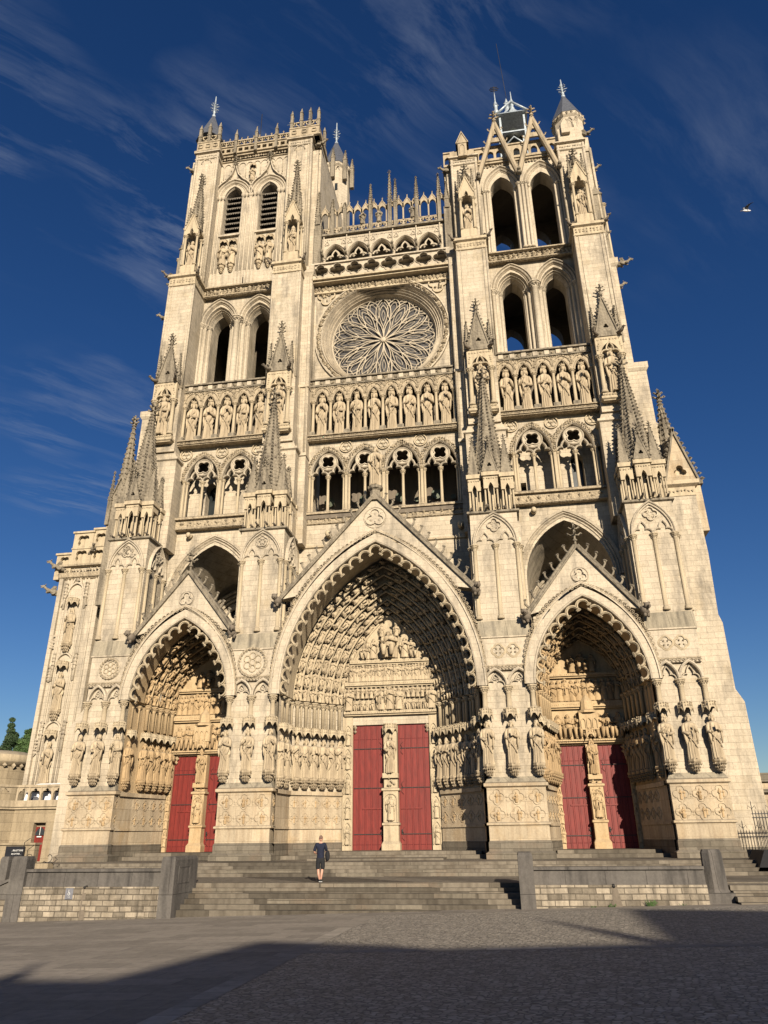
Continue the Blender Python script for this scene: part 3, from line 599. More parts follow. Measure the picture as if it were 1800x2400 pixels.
# ---- main pier / buttress ----
def pier_low(s,inner):
    """plinth and statue stage of a buttress; s=-1 north (left), 1 south"""
    xa,xb=(6.0,9.13) if inner else (15.45,18.33)
    x0,x1=sorted((s*xa,s*xb)); outer_out=not inner
    bt='north' if s<0 else 'south'
    B=MB(); depth=4.6
    B.box(x0+.15,x1-.15,.25,depth,4.5,9.75)
    if outer_out: pass
    Bo=P(B,'buttress','ashlar')
    G=MB(); G.box(x0-.22,x1+.22,-.22,depth,.3,1.12); G.frus((x0-.22,x1+.22,-.22,depth,1.12),(x0-.06,x1+.06,-.06,depth,1.22)); G.box(x0-.06,x1+.06,-.06,depth,1.22,1.62); G.frus((x0-.06,x1+.06,-.06,depth,1.62),(x0+.0,x1,0,depth,1.72))
    P(G,'base','grey_base',Bo)
    O=MB(); O.box(x0,x1,0,depth,1.70,4.36); 
    band3(O,x0,x1,0,depth,2.42,2.56,.10); band3(O,x0,x1,0,depth,4.30,4.52,.14,.06); Sl=MB(); Sl.frus((x0-.06,x1+.06,-.06,depth,4.575),(x0+.12,x1-.12,.2,depth,4.86)); P(Sl,'weathering','slope_lead',Bo)
    P(O,'plinth','ochre_block',Bo)
    Q=MB(); F=MB()
    for i in range(3):
        for j in range(2):
            quat_relief(Q,F,x0+(x1-x0)*(i+.5)/3,-.01,2.98+j*.86,.40,int(abs(x0)*7)+i*5+j)
            if i<2: Q.blob(x0+(x1-x0)*(i+1)/3,-.01,2.98+j*.86,.10,.4,sy=.4); Q.blob(x0+(x1-x0)*(i+1)/3,-.01,2.84+j*.86,.07,.4,sy=.4)
    # quatrefoils on the portal-facing reveals
    for rs,xr in((1,x1),(-1,x0)):
        if outer_out and rs==s: continue
        for m_ in(Q,F): m_.M=Matrix.Translation((xr,0,0))@Matrix.Rotation(rs*PI/2,4,'Z')
        for i in range(3):
            for j in range(2): quat_relief(Q,F,rs*(.5+i*.62)-(.0 if rs>0 else 0),-.01,2.98+j*.86,.30,i+j*3+int(x0)) 
        for m_ in(Q,F): m_.M=None
    P(Q,'quatrefoil_frames','ochre_block',Bo); P(F,'relief','sculpture_ochre',Bo)
    # blind arcade of the statue stage
    C=MB(); A=MB(); xs=[x0+.22,(x0+x1)/2,x1-.22]
    for x in xs: cob(Bo,x,.12,8.3,9.72,.14)
    hw=(xs[1]-xs[0])/2
    for k in range(2):
        xc=(xs[k]+xs[k+1])/2
        A.prof(arch(xc,9.75,hw-.1,.85,6),[(-.0,.25),(0,.02),(.06,-.03),(.14,.02),(.16,.25)])
        A.prof(trefarch(xc,9.75,hw-.18,.62,4),[(-.0,.25),(0,.12),(.05,.10),(.09,.25)])
        if s<0 or inner: leafband(A,[(xc-.2,9.95),(xc,10.2),(xc+.2,9.95)],.2,.09,.12,2)
    A.box(x0+.08,x1-.08,.27,1.5,9.7,10.62)
    P(A,'arcade','ashlar_smooth',Bo)
    side_w='left' if s<0 else 'right'; pos='inner' if inner else 'outer'
    names={(-1,False):'far left buttress',(-1,True):'inner left buttress',(1,True):'inner right buttress',(1,False):'far right buttress'}[(s,inner)]
    for k,x in enumerate(xs):
        i=(k*3+int(abs(x0)*1.3)+(2 if s>0 else 0))%8
        put_statue(SAINTS[i],x,-.06,5.46,2.32,rnd.uniform(-.15,.15),f"low prophet statue, {LOOKS[i]}, {ORD[k]} from left on the {names}",'prophet statues on the buttresses',1.05,CONS['c'],CANO['c'])
    # spandrel panel above, with medallions
    U=MB(); zb=10.75
    xi0,xi1=x0+.12,x1-.12
    # arch extrados of neighbours bite into the panel
    zt=12.52
    def bite(xc,a,h,z):  # half width of extrados at z
        zz=z-9.75
        Rr=(a*a+h*h)/(2*a); return math.sqrt(max(Rr*Rr-zz*zz,0))-(Rr-a)
    L=[];Rg=[]
    for z in (10.62,11.1,11.6,12.1,12.5,13.0,13.5):
        lo,hi=x0+.12,x1-.12
        for xc,a,h in((0,6.5,10.1),(-12.25,3.72,5.95),(12.25,3.72,5.95)):
            b=bite(xc,a,h,z)
            if xc<(x0+x1)/2: lo=max(lo,xc+b)
            else: hi=min(hi,xc-b)
        L.append((lo,z)); Rg.append((hi,z))
    U.panel([(x0+.12,10.6),(x1-.12,10.6),(x1-.12,13.5),(x0+.12,13.5)],[],.14,4.5)
    zc=11.72; xm=(L[3][0]+Rg[3][0])/2
    Pn=MB(); hb=[p for p in L]; Pn.panel([L[0]]+[Rg[0]]+Rg[1:5]+L[1:5][::-1],[],.06,.14)
    if s<0:
        r=.86 if inner else .62
        Pn.prof(circ(xm,zc,r,24),[(-.10,.06),(-.05,-.04),(.03,-.04),(.06,.06)],closed=True)
        Mf=MB(); scroll(Mf,circ(xm,zc,r-.02,24)+[(xm+r-.02,zc)],-.05,.15,.2)
        for k in range(6):
            a=k*PI/3+PI/6; Mf.tube([(p[0],.03,p[1]) for p in circ(xm+r*.45*math.cos(a),zc+r*.45*math.sin(a),r*.24,8,a-2.1,a+2.1)],.035,5)
        Mf.tube([(p[0],.02,p[1]) for p in circ(xm,zc,r*.22,10)],.03,4,closed=True)
        for k in range(6): a=k*PI/3; Mf.blob(xm+r*.3*math.cos(a),.03,zc+r*.3*math.sin(a),r*.10)
        P(Mf,'medallion','carved',Bo)
    else:
        Mf=MB()
        for q in(-1,1):
            o=foil(xm+q*.42,zc,.36); Mf.prof(o,[(-.0,.06),(.02,-.0),(-.05,.05)],closed=True)
            for k in range(4): a=k*PI/2+PI/4; Mf.blob(xm+q*.42+.16*math.cos(a),.02,zc+.16*math.sin(a),.07)
            Mf.prof(foil(xm+q*.42,zc,.34),[(0,.055),(-.06,.02),(-.12,.055)],closed=True)
        P(Mf,'medallion','carved',Bo)
    P(Pn,'spandrel_panel','ashlar_smooth',Bo)
    Fb=MB(); scroll(Fb,[(L[0][0],10.72),(Rg[0][0],10.72)],.04,.15,.2); Fb.box(L[0][0],Rg[0][0],.02,.2,10.82,10.88); P(Fb,'foliage_band','frieze',Bo)
    hband(U,L[4][0]-.05,Rg[4][0]+.05,.14,12.42,12.58,.16); Sl=MB(); Sl.frus((x0+.02,x1-.02,.0,4.5,12.57),(x0+.10,x1-.10,.10,4.5,13.5)); P(Sl,'weathering','slope_lead',Bo)
    P(U,'spandrel','ashlar',Bo)
    return Bo,x0,x1
def pier_mid(s,inner,Bo):
    """blind arcade stage and the cluster of turrets and spire that stands on it"""
    x0,x1=sorted((s*(6.02 if inner else 15.47),s*(8.95 if inner else 18.22)))
    B=MB(); B.box(x0,x1,.12,4.6,13.45,20.42); P(B,'shaft','ashlar',Bo)
    L=MB(); band3(L,x0,x1,.12,4.6,20.38,20.58,.16); P(L,'ledge','weathered',Bo)
    C=MB(); A=MB(); sk=(x0,x1)
    def face(w,M,foliate,three=True):
        for m_ in(C,A): m_.M=M
        xs=[.18,w/2,w-.18]
        for x in xs: cob(Bo,x,-.02,13.62,18.34,.125,M=M)
        a=w/2-.18
        A.prof(arch(w/2,18.36,a,2.0,9),[(0,.0),(0,-.16),(.05,-.2),(.10,-.16),(.12,0)])
        A.prof(arch(w/2,18.36,a-.10,1.86,9),[(0,.0),(0,-.10),(.04,-.12),(.09,-.1)])
        for q in(-1,1):
            xc=w/2+q*a/2
            A.prof(trefarch(xc,18.36,a/2-.06,.75,4),[(-.02,0),(-.02,-.10),(.03,-.14),(.08,-.10),(.08,0)])
        zc=19.62
        if foliate: 
            for k in range(26):
                an=rnd.uniform(0,2*PI); rr=rnd.uniform(0,.62); A.blob(w/2+rr*math.cos(an)*1.0,-.06,zc-.15+rr*math.sin(an)*.9,rnd.uniform(.07,.14),.4)
            A.prof(foil(w/2,zc-.05,.42,5,PI/2),[(0,0),(0,-.1),(.05,-.1),(.06,0)],closed=True)
        elif s<0:
            A.prof(circ(w/2,zc,.48,16),[(-.03,0),(0,-.06),(.04,0)],closed=True)
            A.prof(foil(w/2,zc,.40,5,PI/2),[(0,0),(0,-.09),(.05,-.09),(.06,0)],closed=True)
            for k in range(6): an=k*PI/3; A.blob(w/2+.17*math.cos(an),-.04,zc+.17*math.sin(an),.08,.3)
        else:
            A.prof(foil(w/2,zc,.46),[(0,0),(0,-.10),(.06,-.12),(.10,0)],closed=True)
            for k in range(4): an=k*PI/2+PI/4; A.prof(circ(w/2+.2*math.cos(an),zc+.2*math.sin(an),.1,6),[(0,0),(0,-.03)],closed=True)
        for m_ in(C,A): m_.M=None
    face(x1-x0,Matrix.Translation((x0,.12,0)),s<0 and not inner)
    face(2.6,Matrix.Translation((x1,.4,0))@Matrix.Rotation(PI/2,4,'Z'),s<0)
    face(2.6,Matrix.Translation((x0,3.0,0))@Matrix.Rotation(-PI/2,4,'Z'),False)
    P(A,'blind_tracery','ashlar_smooth',Bo)
    # turret cluster
    T=MB(); S=MB(); V=MB(); G=MB()
    w=x1-x0; xm=(x0+x1)/2; zf=20.62
    lob=[x0+.42,xm,x1-.42]; ys=[.5,.25,.5]; wd=[.40,.46,.40]
    T.box(x0+.2,x1-.2,.9,3.3,zf,23.1); 
    def turret(x,y,h_,M=None):
        T=MB(); G=MB()
        for q in(-1,1):
            for p in(-1,1): column(T,x+q*h_*.82,y+p*h_*.82+.1,zf,22.35,.065,6,capn=.8)
        T.box(x-h_*.35,x+h_*.35,y+h_*.3,y+h_*1.2,zf,22.5)
        for q in (-.38,.38): T.tube([(x+q*h_,y-h_*.8,zf),(x+q*h_,y-h_*.8,22.1)],.04,5)
        A_=arch(x,22.05,h_*.35,.42,5); T.panel([(x-h_,22.05),(A_[0][0],22.05)]+A_+[(x+h_,22.05),(x+h_,22.95),(x-h_,22.95)],[],y-h_*.95,y-h_*.55)
        T.box(x-h_,x+h_,y-h_*.55,y+h_*1.2,22.5,22.95)
        T.box(x-h_*1.22,x+h_*1.22,y-h_*1.2,y+h_*1.2,22.92,23.20)
        leafband(T,[(x-h_,22.75),(x+h_,22.75)],y-h_*1.02,.10,.16)
        for q in(-1,1): G.tube([(x+q*h_*.7,y-h_*.7,zf+.1),(x+q*h_*.7,y-h_*1.5,zf+.12)],[.09,.06],5); G.blob(x+q*h_*.7,y-h_*1.6,zf+.12,.10)
        P(T,'turret','carved',Bo); P(G,'gargoyle','soot_and_shade',Bo)
    for x,y,h_ in zip(lob,ys,wd):
        turret(x,y,h_)
    for sd in(-1,1):     # turrets down the flank
        for k in range(2): turret(xm+sd*(w/2-.42),1.75+k*1.2,.40)
    # gablets and small spires
    for x,y,h_ in((lob[0],ys[0],.40),(lob[2],ys[2],.40)):
        spire(S,x,y,23.2,25.9,h_*1.25,4,True,.09,8,rot=PI/4); finial(S,x,y,25.6,.65,.05)
    for sd in(-1,1):
        for k in range(2): spire(S,xm+sd*(w/2-.42),1.75+k*1.2,23.2,25.6,.5,4,True,.09,8,rot=PI/4); finial(S,xm+sd*(w/2-.42),1.75+k*1.2,25.3,.6,.05)
    S.panel([(xm-.5,23.2),(xm+.5,23.2),(xm,25.0)],[foil(xm,23.65,.16,3,PI/2,4)],-.33,-.18)
    for q in(-1,1):
        S.prof([(xm+q*.52,23.2),(xm,25.1)][::q],[(0,-.18),(0,-.36),(.08,-.36),(.08,-.18)])
        for k in range(6): t=(k+.5)/6; S.blob(xm+q*(.62*(1-t)),-.28,23.25+1.9*t,.09)
    finial(S,xm,-.25,25.0,.8,.06)
    # octagonal great spire
    ym=.85; S.lathe(xm,ym,[(1.05,23.15),(1.05,23.5)],8,False,rot=PI/8)
    Z1=30.6; spire(S,xm,ym,23.4,Z1,1.02,8,True,.13,26); 
    for k in range(26):   # imbricated stone scales
        t=(k+.5)/26; rr=1.02*(1-t)+.08*t
        if rr>.15: S.lathe(xm,ym,[(rr*1.035,23.4+(Z1-23.4)*(t-.012)),(rr*.985,23.4+(Z1-23.4)*(t+.012))],8,False,rot=PI/8,cap=False)
    for a in(-PI/2,-PI/2+PI/4,-PI/2-PI/4):
        for t in(.36,.5): 
            rr=.94*(1-t); G.lathe(xm+rr*math.cos(a),ym+rr*math.sin(a),[(.11,23.4+7.2*t-.08),(.11,23.4+7.2*t+.08)],6,False)
    finial(S,xm,ym,30.2,1.6,.11)
    P(T,'turret_core','carved',Bo); P(S,'spire','weathered',Bo); P(G,'spire_opening','soot_and_shade',Bo)
def pier_up(s,inner,Bo):
    xa,xb=(6.3,8.55) if inner else (15.3,17.45)
    x0,x1=sorted((s*xa,s*xb)); xm=(x0+x1)/2
    B=MB(); B.box(x0-.25,x1+.25,1.85,5,20.4,27.4); B.frus((x0-.25,x1+.25,1.85,5,27.4),(x0,x1,1.95,5,28.1)); B.box(x0,x1,1.75,5,28.0,43.8)
    band3(B,x0-.25,x1+.25,1.85,5,27.25,27.5,.14)
    for q in(x0,x1):
        B.tube([(q,1.75,33.5),(q,1.75,43.6)],.09,6)
        B.tube([(q+(.28 if q==x0 else -.28),1.73,33.5),(q+(.28 if q==x0 else -.28),1.73,43.6)],.05,6)
    P(B,'upper_shaft','ashlar',Bo)
    # set-back strip towards the nave / flank
    W=MB()
    if inner:
        a,b=sorted((s*5.55,s*6.35)); W.box(a,b,2.75,5,20.4,45.0); W.box(a-.05,b+.05,2.65,5,27.2,27.45); W.box(a-.05,b+.05,2.65,5,33.1,33.3)
        for q in(a,b-.25): W.tube([(q+.1,2.75,27.5),(q+.1,2.75,44.0)],.09,6)
        band3(W,a,b,2.75,5,43.9,44.9,.15)
    else:
        a,b=sorted((s*17.4,s*19.0)); W.box(a,b,3.2,9,20.4,32.5); W.box(a,b-(.0 if s<0 else .5) if s>0 else b,4.2,9,32.5,43.2) if s>0 else W.box(a+.5,b,4.2,9,32.5,43.2)
        band3(W,a,b,3.2,9,31.9,32.6,.15); band3(W,a+(.5 if s<0 else 0),b-(.5 if s>0 else 0),4.2,9,42.4,43.2,.18)
        a2,b2=sorted((s*17.4,s*19.75)); W.box(a2,b2,4.9,9,18.0,28.3); W.frus((a2,b2,4.9,9,28.3),(a2+.3,b2-.3,5.4,9,29.1)); band3(W,a2,b2,4.9,9,28.1,28.3,.12)
    P(W,'flank_shaft','ashlar',Bo)
    K=MB(); band3(K,x0,x1,1.75,5,43.6,43.75,.10); K.box(x0-.05,x1+.05,1.68,5,43.75,44.45); band3(K,x0,x1,1.75,5,44.4,44.75,.25); K.frus((x0-.2,x1+.2,1.55,5,44.78),(x0+.1,x1-.1,2.1,5,45.3))
    leafband(K,[(x0,44.1),(x1,44.1)],1.66,.17,.26,2); P(K,'cornice','carved',Bo)
    for q,dx in((x0,-1),(x1,1)): gargoyle(q,1.8,44.6,dx,-1.1,.85,Bo,'soot_and_shade')
    # niche with a king, gablet above
    nx0,nx1=(xm-.92,xm+.92)
    TT=Matrix.Translation((0,.55,.3)); Nn=MB(); Nn.M=TT; Nn.box(nx0,nx1,.75,1.5,28.3,28.9); band3(Nn,nx0,nx1,.75,1.5,28.35,28.6,.12); scroll(Nn,[(nx0,28.75),(nx1,28.75)],.72,.13,.18)
    A_=arch(xm,32.0,.62,1.0,8); Nn.panel([(nx0,32.0),(A_[0][0],32.0)]+A_+[(nx1,32.0),(nx1,33.5),(nx0,33.5)],[],.72,1.0); Nn.box(nx0,nx1,1.0,1.5,33.1,33.5)
    Nn.box(nx0,nx1,1.0,1.5,32.0,33.1) if False else None
    Nn.prof(trefarch(xm,32.0,.62,.95,5),[(-.04,.95),(-.04,.64),(.04,.60),(.08,.72)])
    leafband(Nn,[(nx0+.1,33.25),(nx1-.1,33.25)],.7,.13,.2); leafband(Nn,[(nx0+.12,32.3),(nx0+.2,33)],.7,.12,.2); leafband(Nn,[(nx1-.12,32.3),(nx1-.2,33)],.7,.12,.2)
    for q in(nx0+.17,nx1-.17): cob(Bo,q,1.4,29.25,32.3,.15)
    P(Nn,'niche','carved',Bo)
    Gb=MB(); Gb.M=TT; Gb.panel([(xm-.72,33.9),(xm+.72,33.9),(xm,37.1)],[foil(xm,34.4,.2,3,PI/2,4)],.75,1.0); Gb.box(nx0-.05,nx1+.05,.65,1.5,33.48,33.9); Gb.panel([(xm-.65,33.9),(xm+.65,33.9),(xm,36.9)],[],1.0,1.3)
    for q in(-1,1):
        Gb.prof([(xm+q*.78,33.85),(xm,37.25)][::q],[(0,.98),(0,.66),(.09,.66),(.09,.98)])
        for k in range(11): t=(k+.5)/11; Gb.blob(xm+q*(.92*(1-t)),.72,33.95+3.3*t,.11)
        pinnacle(Gb,xm+q*.82,.95,33.9,36.3,.14,34.5,.07,8)
    finial(Gb,xm,.8,36.9,1.25,.08); P(Gb,'gablet','weathered',Bo)
    for q in(-1,1): g2=MB(); g2.M=TT; g2.tube([(xm+q*.7,.7,33.65),(xm+q*.9,.35,33.6),(xm+q*1.0,.1,33.7)],[.14,.13,.08],6); g2.blob(xm+q*1.02,.05,33.72,.14); P(g2,'gargoyle','soot_and_shade',Bo)
    i=(int(abs(xm))+(1 if s>0 else 0))%7
    nm={(-1,False):'far left',(-1,True):'inner left',(1,True):'inner right',(1,False):'far right'}[(s,inner)]
    put_statue(KINGS[i],xm,1.5,29.25,3.5,0,f"king statue, {LOOKK[i]}, in the {nm} buttress niche",'kings on the buttresses',.92)
for s in(-1,1):
    for inner in(False,True):
        Bo,_,_=pier_low(s,inner); pier_mid(s,inner,Bo); pier_up(s,inner,Bo)

# ---- portals ----
def archpt(xc,zs,a,h,t):   # t in 0..1 along arch
    A=arch(xc,zs,a,h,24); k=t*(len(A)-1); i=min(int(k),len(A)-2); f=k-i
    p,q=A[i],A[i+1]; l=math.dist(p,q) or 1
    return p[0]+(q[0]-p[0])*f,p[1]+(q[1]-p[1])*f,(q[0]-p[0])/l,(q[1]-p[1])/l
def portal(xc,a0,h0,a_in,h_in,ystr,ydoor,jamb,doorz,lintel,regs,ztop,name,gz,gw,gfoot,norders,nfig,ochre,cusps):
    """xc centre; a0,h0 outer intrados; a_in,h_in innermost; ystr depth of the straight reveal"""
    zs=9.75; st='sculpture_ochre' if ochre else 'sculpture'
    A=MB()
    # face of the arch and outer mouldings
    A.prof(arch(xc,zs,a0+.62,h0+.92,16),[(0,.3),(0,-.10),(-.16,-.14),(-.16,-.06)])
    A.prof(arch(xc,zs,a0+.0,h0+.0,16),[(.5,-.06),(.12,-.06),(.08,-.12),(.0,-.08),(-.03,.05),(.03,.12),(-.02,.35),(-.06,.6)])
    Po=P(A,'portal','ashlar_smooth')
    Po['label']=name+' portal'
    Fb=MB(); scroll(Fb,arch(xc,zs+.9,a0+.31+.18,h0-.2,16),-.08,.24,.30); Fb.prof(arch(xc,zs,a0+.47,h0+.68,16),[(.16,-.05),(.16,-.13),(.10,-.13),(.1,-.05)]); P(Fb,'foliage_band','frieze',Po)
    # hanging cusps along the intrados
    Cu=MB(); pts=resample(arch(xc,zs,a0-.42,h0-.60,16),cusps*.94)
    for x,z,nx,nz in pts:
        r=cusps*.44; ang=math.atan2(nz,nx)
        def arc(rr,sp,n_,y_): return [(x+nx*.02+rr*math.cos(ang+t),y_,z+nz*.02+rr*math.sin(ang+t)) for t in [-sp+2*sp*i/n_ for i in range(n_+1)]]
        q=arc(r,1.62,9,.10); Cu.tube(q,.062,6); Cu.tube(arc(r+.02,1.5,8,.02),.028,5)
        Cu.tube(arc(r+.085,1.2,7,.12),.035,4)
        for e,sg in((q[0],-1),(q[-1],1)):
            for k in(-1,0,1): Cu.blob(e[0]-nx*.06+k*.075*-nz,.09,e[2]-nz*.06+k*.075*nx,.085,.2)
    P(Cu,'cusped_fringe','carved',Po)
    # gable over the arch
    G=MB(); fx=gw
    ext=arch(xc,zs,a0+.62,h0+.92,16); i0=[p for p in ext if p[1]>gfoot-.6]
    outer=[(xc-fx,gfoot)]+[p for p in i0 if abs(p[0]-xc)<fx-.05 and p[1]>gfoot-.05]+[(xc+fx,gfoot),(xc,gz)]
    G.panel(outer,[],-.02,.75)
    r_=.72 if a0>4 else .50; zc=gz-(2.0 if a0>4 else 1.75)+.0
    if a0>4: zc=gz-1.45
    G.prof(circ(xc,zc,r_,20),[(-.04,-.02),(0,-.07),(.04,-.02)],closed=True)
    for k in range(3): a=PI/2+k*2*PI/3; G.prof(circ(xc+r_*.42*math.cos(a),zc+r_*.42*math.sin(a),r_*.38,8,a-2.2,a+2.2)[::-1],[(0,-.02),(0,-.12),(.07,-.12),(.08,-.02)]); G.blob(xc+r_*.42*math.cos(a),-.02,zc+r_*.42*math.sin(a),r_*.16,.3,.5)
    P(G,'gable','ashlar_smooth',Po)
    for q in(-1,1):
        E=MB(); H=MB()
        e=[(xc+q*(fx+.05),gfoot-.05),(xc,gz+.1)]
        if q>0: e=e[::-1]
        E.prof(e,[(-.08,-.02),(-.08,-.20),(.0,-.22),(.05,-.16),(.16,-.2),(.22,-.08),(.22,.78)])
        n=int(math.dist(*e)/.66)
        dx,dz=(q*math.sin(math.atan2(gz-gfoot,fx)),math.cos(math.atan2(gz-gfoot,fx)))
        for k in range(n):
            t=(k+.6)/(n+.3); crocket(E,xc+q*fx*(1-t)+dx*.18,.1,gfoot+(gz-gfoot)*t+dz*.18,q*.8,.75,.42)
        # beast squatting at the gable's foot
        bx=xc+q*(fx+.12); H.ball(bx,-.30,gfoot-.18,.26,.36,.28,8,6); H.ball(bx+q*.12,-.62,gfoot+.02,.20,.20,.20,8,6); H.blob(bx+q*.15,-.82,gfoot-.04,.13); H.tube([(bx,-.35,gfoot-.2),(bx-q*.05,-.5,gfoot-.55)],[.12,.08],6); H.tube([(bx+q*.18,-.2,gfoot-.2),(bx+q*.16,-.35,gfoot-.55)],[.12,.08],6)
        for e_ in(-1,1): H.blob(bx+q*.12+e_*.13,-.55,gfoot+.2,.07)
        P(E,'gable_coping','weathered',Po); P(H,'gargoyle','soot_and_shade',Po)
    E=MB()
    if a0<4: finial(E,xc,.1,gz,1.65,.085)
    else: E.lathe(xc,.15,[(.38,gz-.2),(.34,gz+.5),(.5,gz+.62),(.52,gz+.8),(.3,gz+.9)],8,False,rot=PI/8)
    P(E,'finial','weathered',Po)
    # straight reveal vault, then stepped archivolt orders
    V=MB()
    V.prof(arch(xc,zs,a0-.06,h0-.06,16),[(0,.55),(-.04,ystr)])
    D=MB(); n=norders
    for k in range(n):
        f0=k/n; f1=(k+1)/n
        aa=lambda f:(a0-.10)*(1-f)+a_in*f; hh=lambda f:(h0-.12)*(1-f)+h_in*f; yy=lambda f:ystr+(ydoor-ystr)*f
        pa=arch(xc,zs,aa(f0),hh(f0),16); pb=arch(xc,zs,aa(f1),hh(f1),16); m=len(pa)
        y0,y1=yy(f0),yy(f1)
        # soffit then riser of this order
        pc=arch(xc,zs,aa(f0)+.16,hh(f0)+.22,16)
        for (p,yp,qd,yq) in((pa,y0,pc,y0+.10),(pc,y0+.10,pc,y1),(pc,y1,pb,y1+.01)):
            V.add([(x,yp,z) for x,z in p]+[(x,yq,z) for x,z in qd],[(i,i+1,m+i+1,m+i) for i in range(m-1)],True)
        V.tube([(x,y1-.10,z) for x,z in pb],.085 if a0>4 else .07,6,cap=False)
        L=sum(math.dist(pa[i],pa[i+1]) for i in range(m-1)); nf=int(L/nfig)
        for j in range(nf):
            t=(j+.5)/nf
            if abs(t-.5)<.012: continue
            x,z,tx,tz=archpt(xc,zs,aa(f0)*.4+aa(f1)*.6,hh(f0)*.4+hh(f1)*.6,t)
            if t>.5: tx,tz=-tx,-tz
            # figure's spine follows the arch
            lean=math.atan2(tx,tz)
            h_=nfig*.88
            figure(D,x-tx*h_*.5,y0*.6+y1*.4,z-tz*h_*.5,h_,(-.35 if x>xc else .35),j+k*17,seated=(j+k)%2==0,segs=7,lean=(lean,0),wide=.95)
            cx_,cz_=x+tx*h_*.56,z+tz*h_*.56
            for b in range(4): D.blob(cx_+rnd.uniform(-.1,.1),y0*.7+y1*.3-rnd.uniform(0,.12),cz_+rnd.uniform(-.05,.06),.15 if a0>4 else .12,.4)
    P(V,'archivolts',('ochre' if ochre else 'carved'),Po); P(D,'archivolt_figures',st,Po)
    # splays: plinth, statues' consoles and canopies, shafts, capitals
    for q in(-1,1):
        Sp=MB(); Pl=MB(); Gy=MB(); Q=MB(); F=MB()
        pts=[(xc+q*(a0+.05),.3),(xc+q*(a0-.08),ystr),(xc+q*(a_in+jamb),ydoor-.25)]
        nrm=[]
        def wall(mb,z0,z1,off=0.0,ext=.0):
            P_=[(pts[0][0]-q*off,pts[0][1]),(pts[1][0]-q*off,pts[1][1]-off*.6),(pts[2][0]-q*off*.4,pts[2][1]-off)]
            B_=[(pts[0][0]+q*.5,pts[0][1]),(pts[1][0]+q*.5,pts[1][1]+.5),(pts[2][0],ydoor+.7)]
            vs_=[(x,y,z0) for x,y in P_+B_]+[(x,y,z1) for x,y in P_+B_]
            fs=[(0,1,7,6),(1,2,8,7),(3,4,10,9),(4,5,11,10),(6,7,10,9),(7,8,11,10),(0,1,4,3),(1,2,5,4),(2,5,11,8)]
            mb.add(vs_,fs)
        wall(Sp,4.5,zs); wall(Gy,.6,1.68,.12); wall(Pl,1.68,4.3,.06); wall(Pl,4.28,4.5,.18); wall(Pl,2.42,2.55,.13)
        sx,sy=pts[1]; ex,ey=pts[2]; Ls=math.hypot(ex-sx,ey-sy); ux,uy=(ex-sx)/Ls,(ey-sy)/Ls; fx_,fy_=(uy*-q*1.0,-abs(ux)) 
        nx_,ny_=(-q*abs(uy),-abs(ux))
        ang=math.atan2(nx_,-ny_)   # rotation so -y faces the normal
        # quatrefoils on the splay plinth
        nq=max(3,int(Ls/.66))
        for i in range(nq):
            px_,py_=sx+ux*Ls*(i+.5)/nq,sy+uy*Ls*(i+.5)/nq
            for m_ in(Q,F): m_.M=Matrix.Translation((px_+nx_*.07,py_+ny_*.07,0))@Matrix.Rotation(ang,4,'Z')
            for j in range(2): quat_relief(Q,F,0,0,2.98+j*.86,.31,i*3+j+int(xc)+40)
            for m_ in(Q,F): m_.M=None
        # places for statues: on the reveal and along the splay
        ns=6 if a0>4 else 5; places=[(pts[0][0]-q*.1,.75,-q*1.2),(pts[1][0]-q*.05,1.62 if a0>4 else 1.05,-q*1.0)] if a0>4 else [(pts[0][0]-q*.08,.75,-q*1.1)]
        for i in range(ns): places.append((sx+ux*Ls*(i+.5)/ns+nx_*.22,sy+uy*Ls*(i+.5)/ns+ny_*.22,ang*.75))
        for i,(px_,py_,rz) in enumerate(places):
            j=(i*3+int(abs(xc))+(2 if q>0 else 0))%8; sd_='left' if q<0 else 'right'
            me=(OCH if ochre else SAINTS)[j]
            put_statue(me,px_,py_,5.20,2.32 if a0>4 else 2.22,rz,f"{ORD[i]} statue inward on the {sd_} jamb of the {name} portal, {LOOKS[j]}",f'jamb statues of the {name} portal',1.0,CONS['o' if ochre else 'c'],CANO['c'])
            cob(Po,px_-nx_*.1,py_-ny_*.1,8.2,9.72,.12,7,base=False,mat='ochre' if ochre else 'carved')
            if i+1<len(places):
                b=places[i+1]; cob(Po,(px_+b[0])/2-nx_*.16,(py_+b[1])/2-ny_*.16,8.0,9.6,.075,6,base=False,mat='ochre' if ochre else 'carved')
        Sp.add([(p[0]-q*.0,p[1]-.05,9.72) for p in pts]+[(p[0]-q*.22,p[1]-.25,9.78) for p in pts],[(0,1,4,3),(1,2,5,4)])
        P(Sp,'splay','ochre' if ochre else 'ashlar',Po); P(Gy,'base','grey_base',Po); P(Pl,'plinth','ochre_block',Po); P(Q,'quatrefoil_frames','ochre_block',Po); P(F,'relief','sculpture_ochre',Po)
    # tympanum
    T=MB(); top=arch(xc,zs,a_in+.02,h_in+.02,14); zl=lintel
    T.panel([(xc-a_in-.02,zl)]+top+[(xc+a_in+.02,zl)],[],ydoor-.1,ydoor+.3); 
    for z0,z1 in regs['bands']:
        T.box(xc-regs['w'](z0),xc+regs['w'](z0),ydoor-.42,ydoor,z0,z1); T.box(xc-regs['w'](z0)+.02,xc+regs['w'](z0)-.02,ydoor-.3,ydoor,z0-.10,z0)
        leafband(T,[(xc-regs['w'](z0)+.1,(z0+z1)/2),(xc+regs['w'](z0)-.1,(z0+z1)/2)],ydoor-.42,.08,.13)
    To=P(T,'tympanum','ochre' if ochre else 'carved',Po)
    Fi=MB(); sd=1
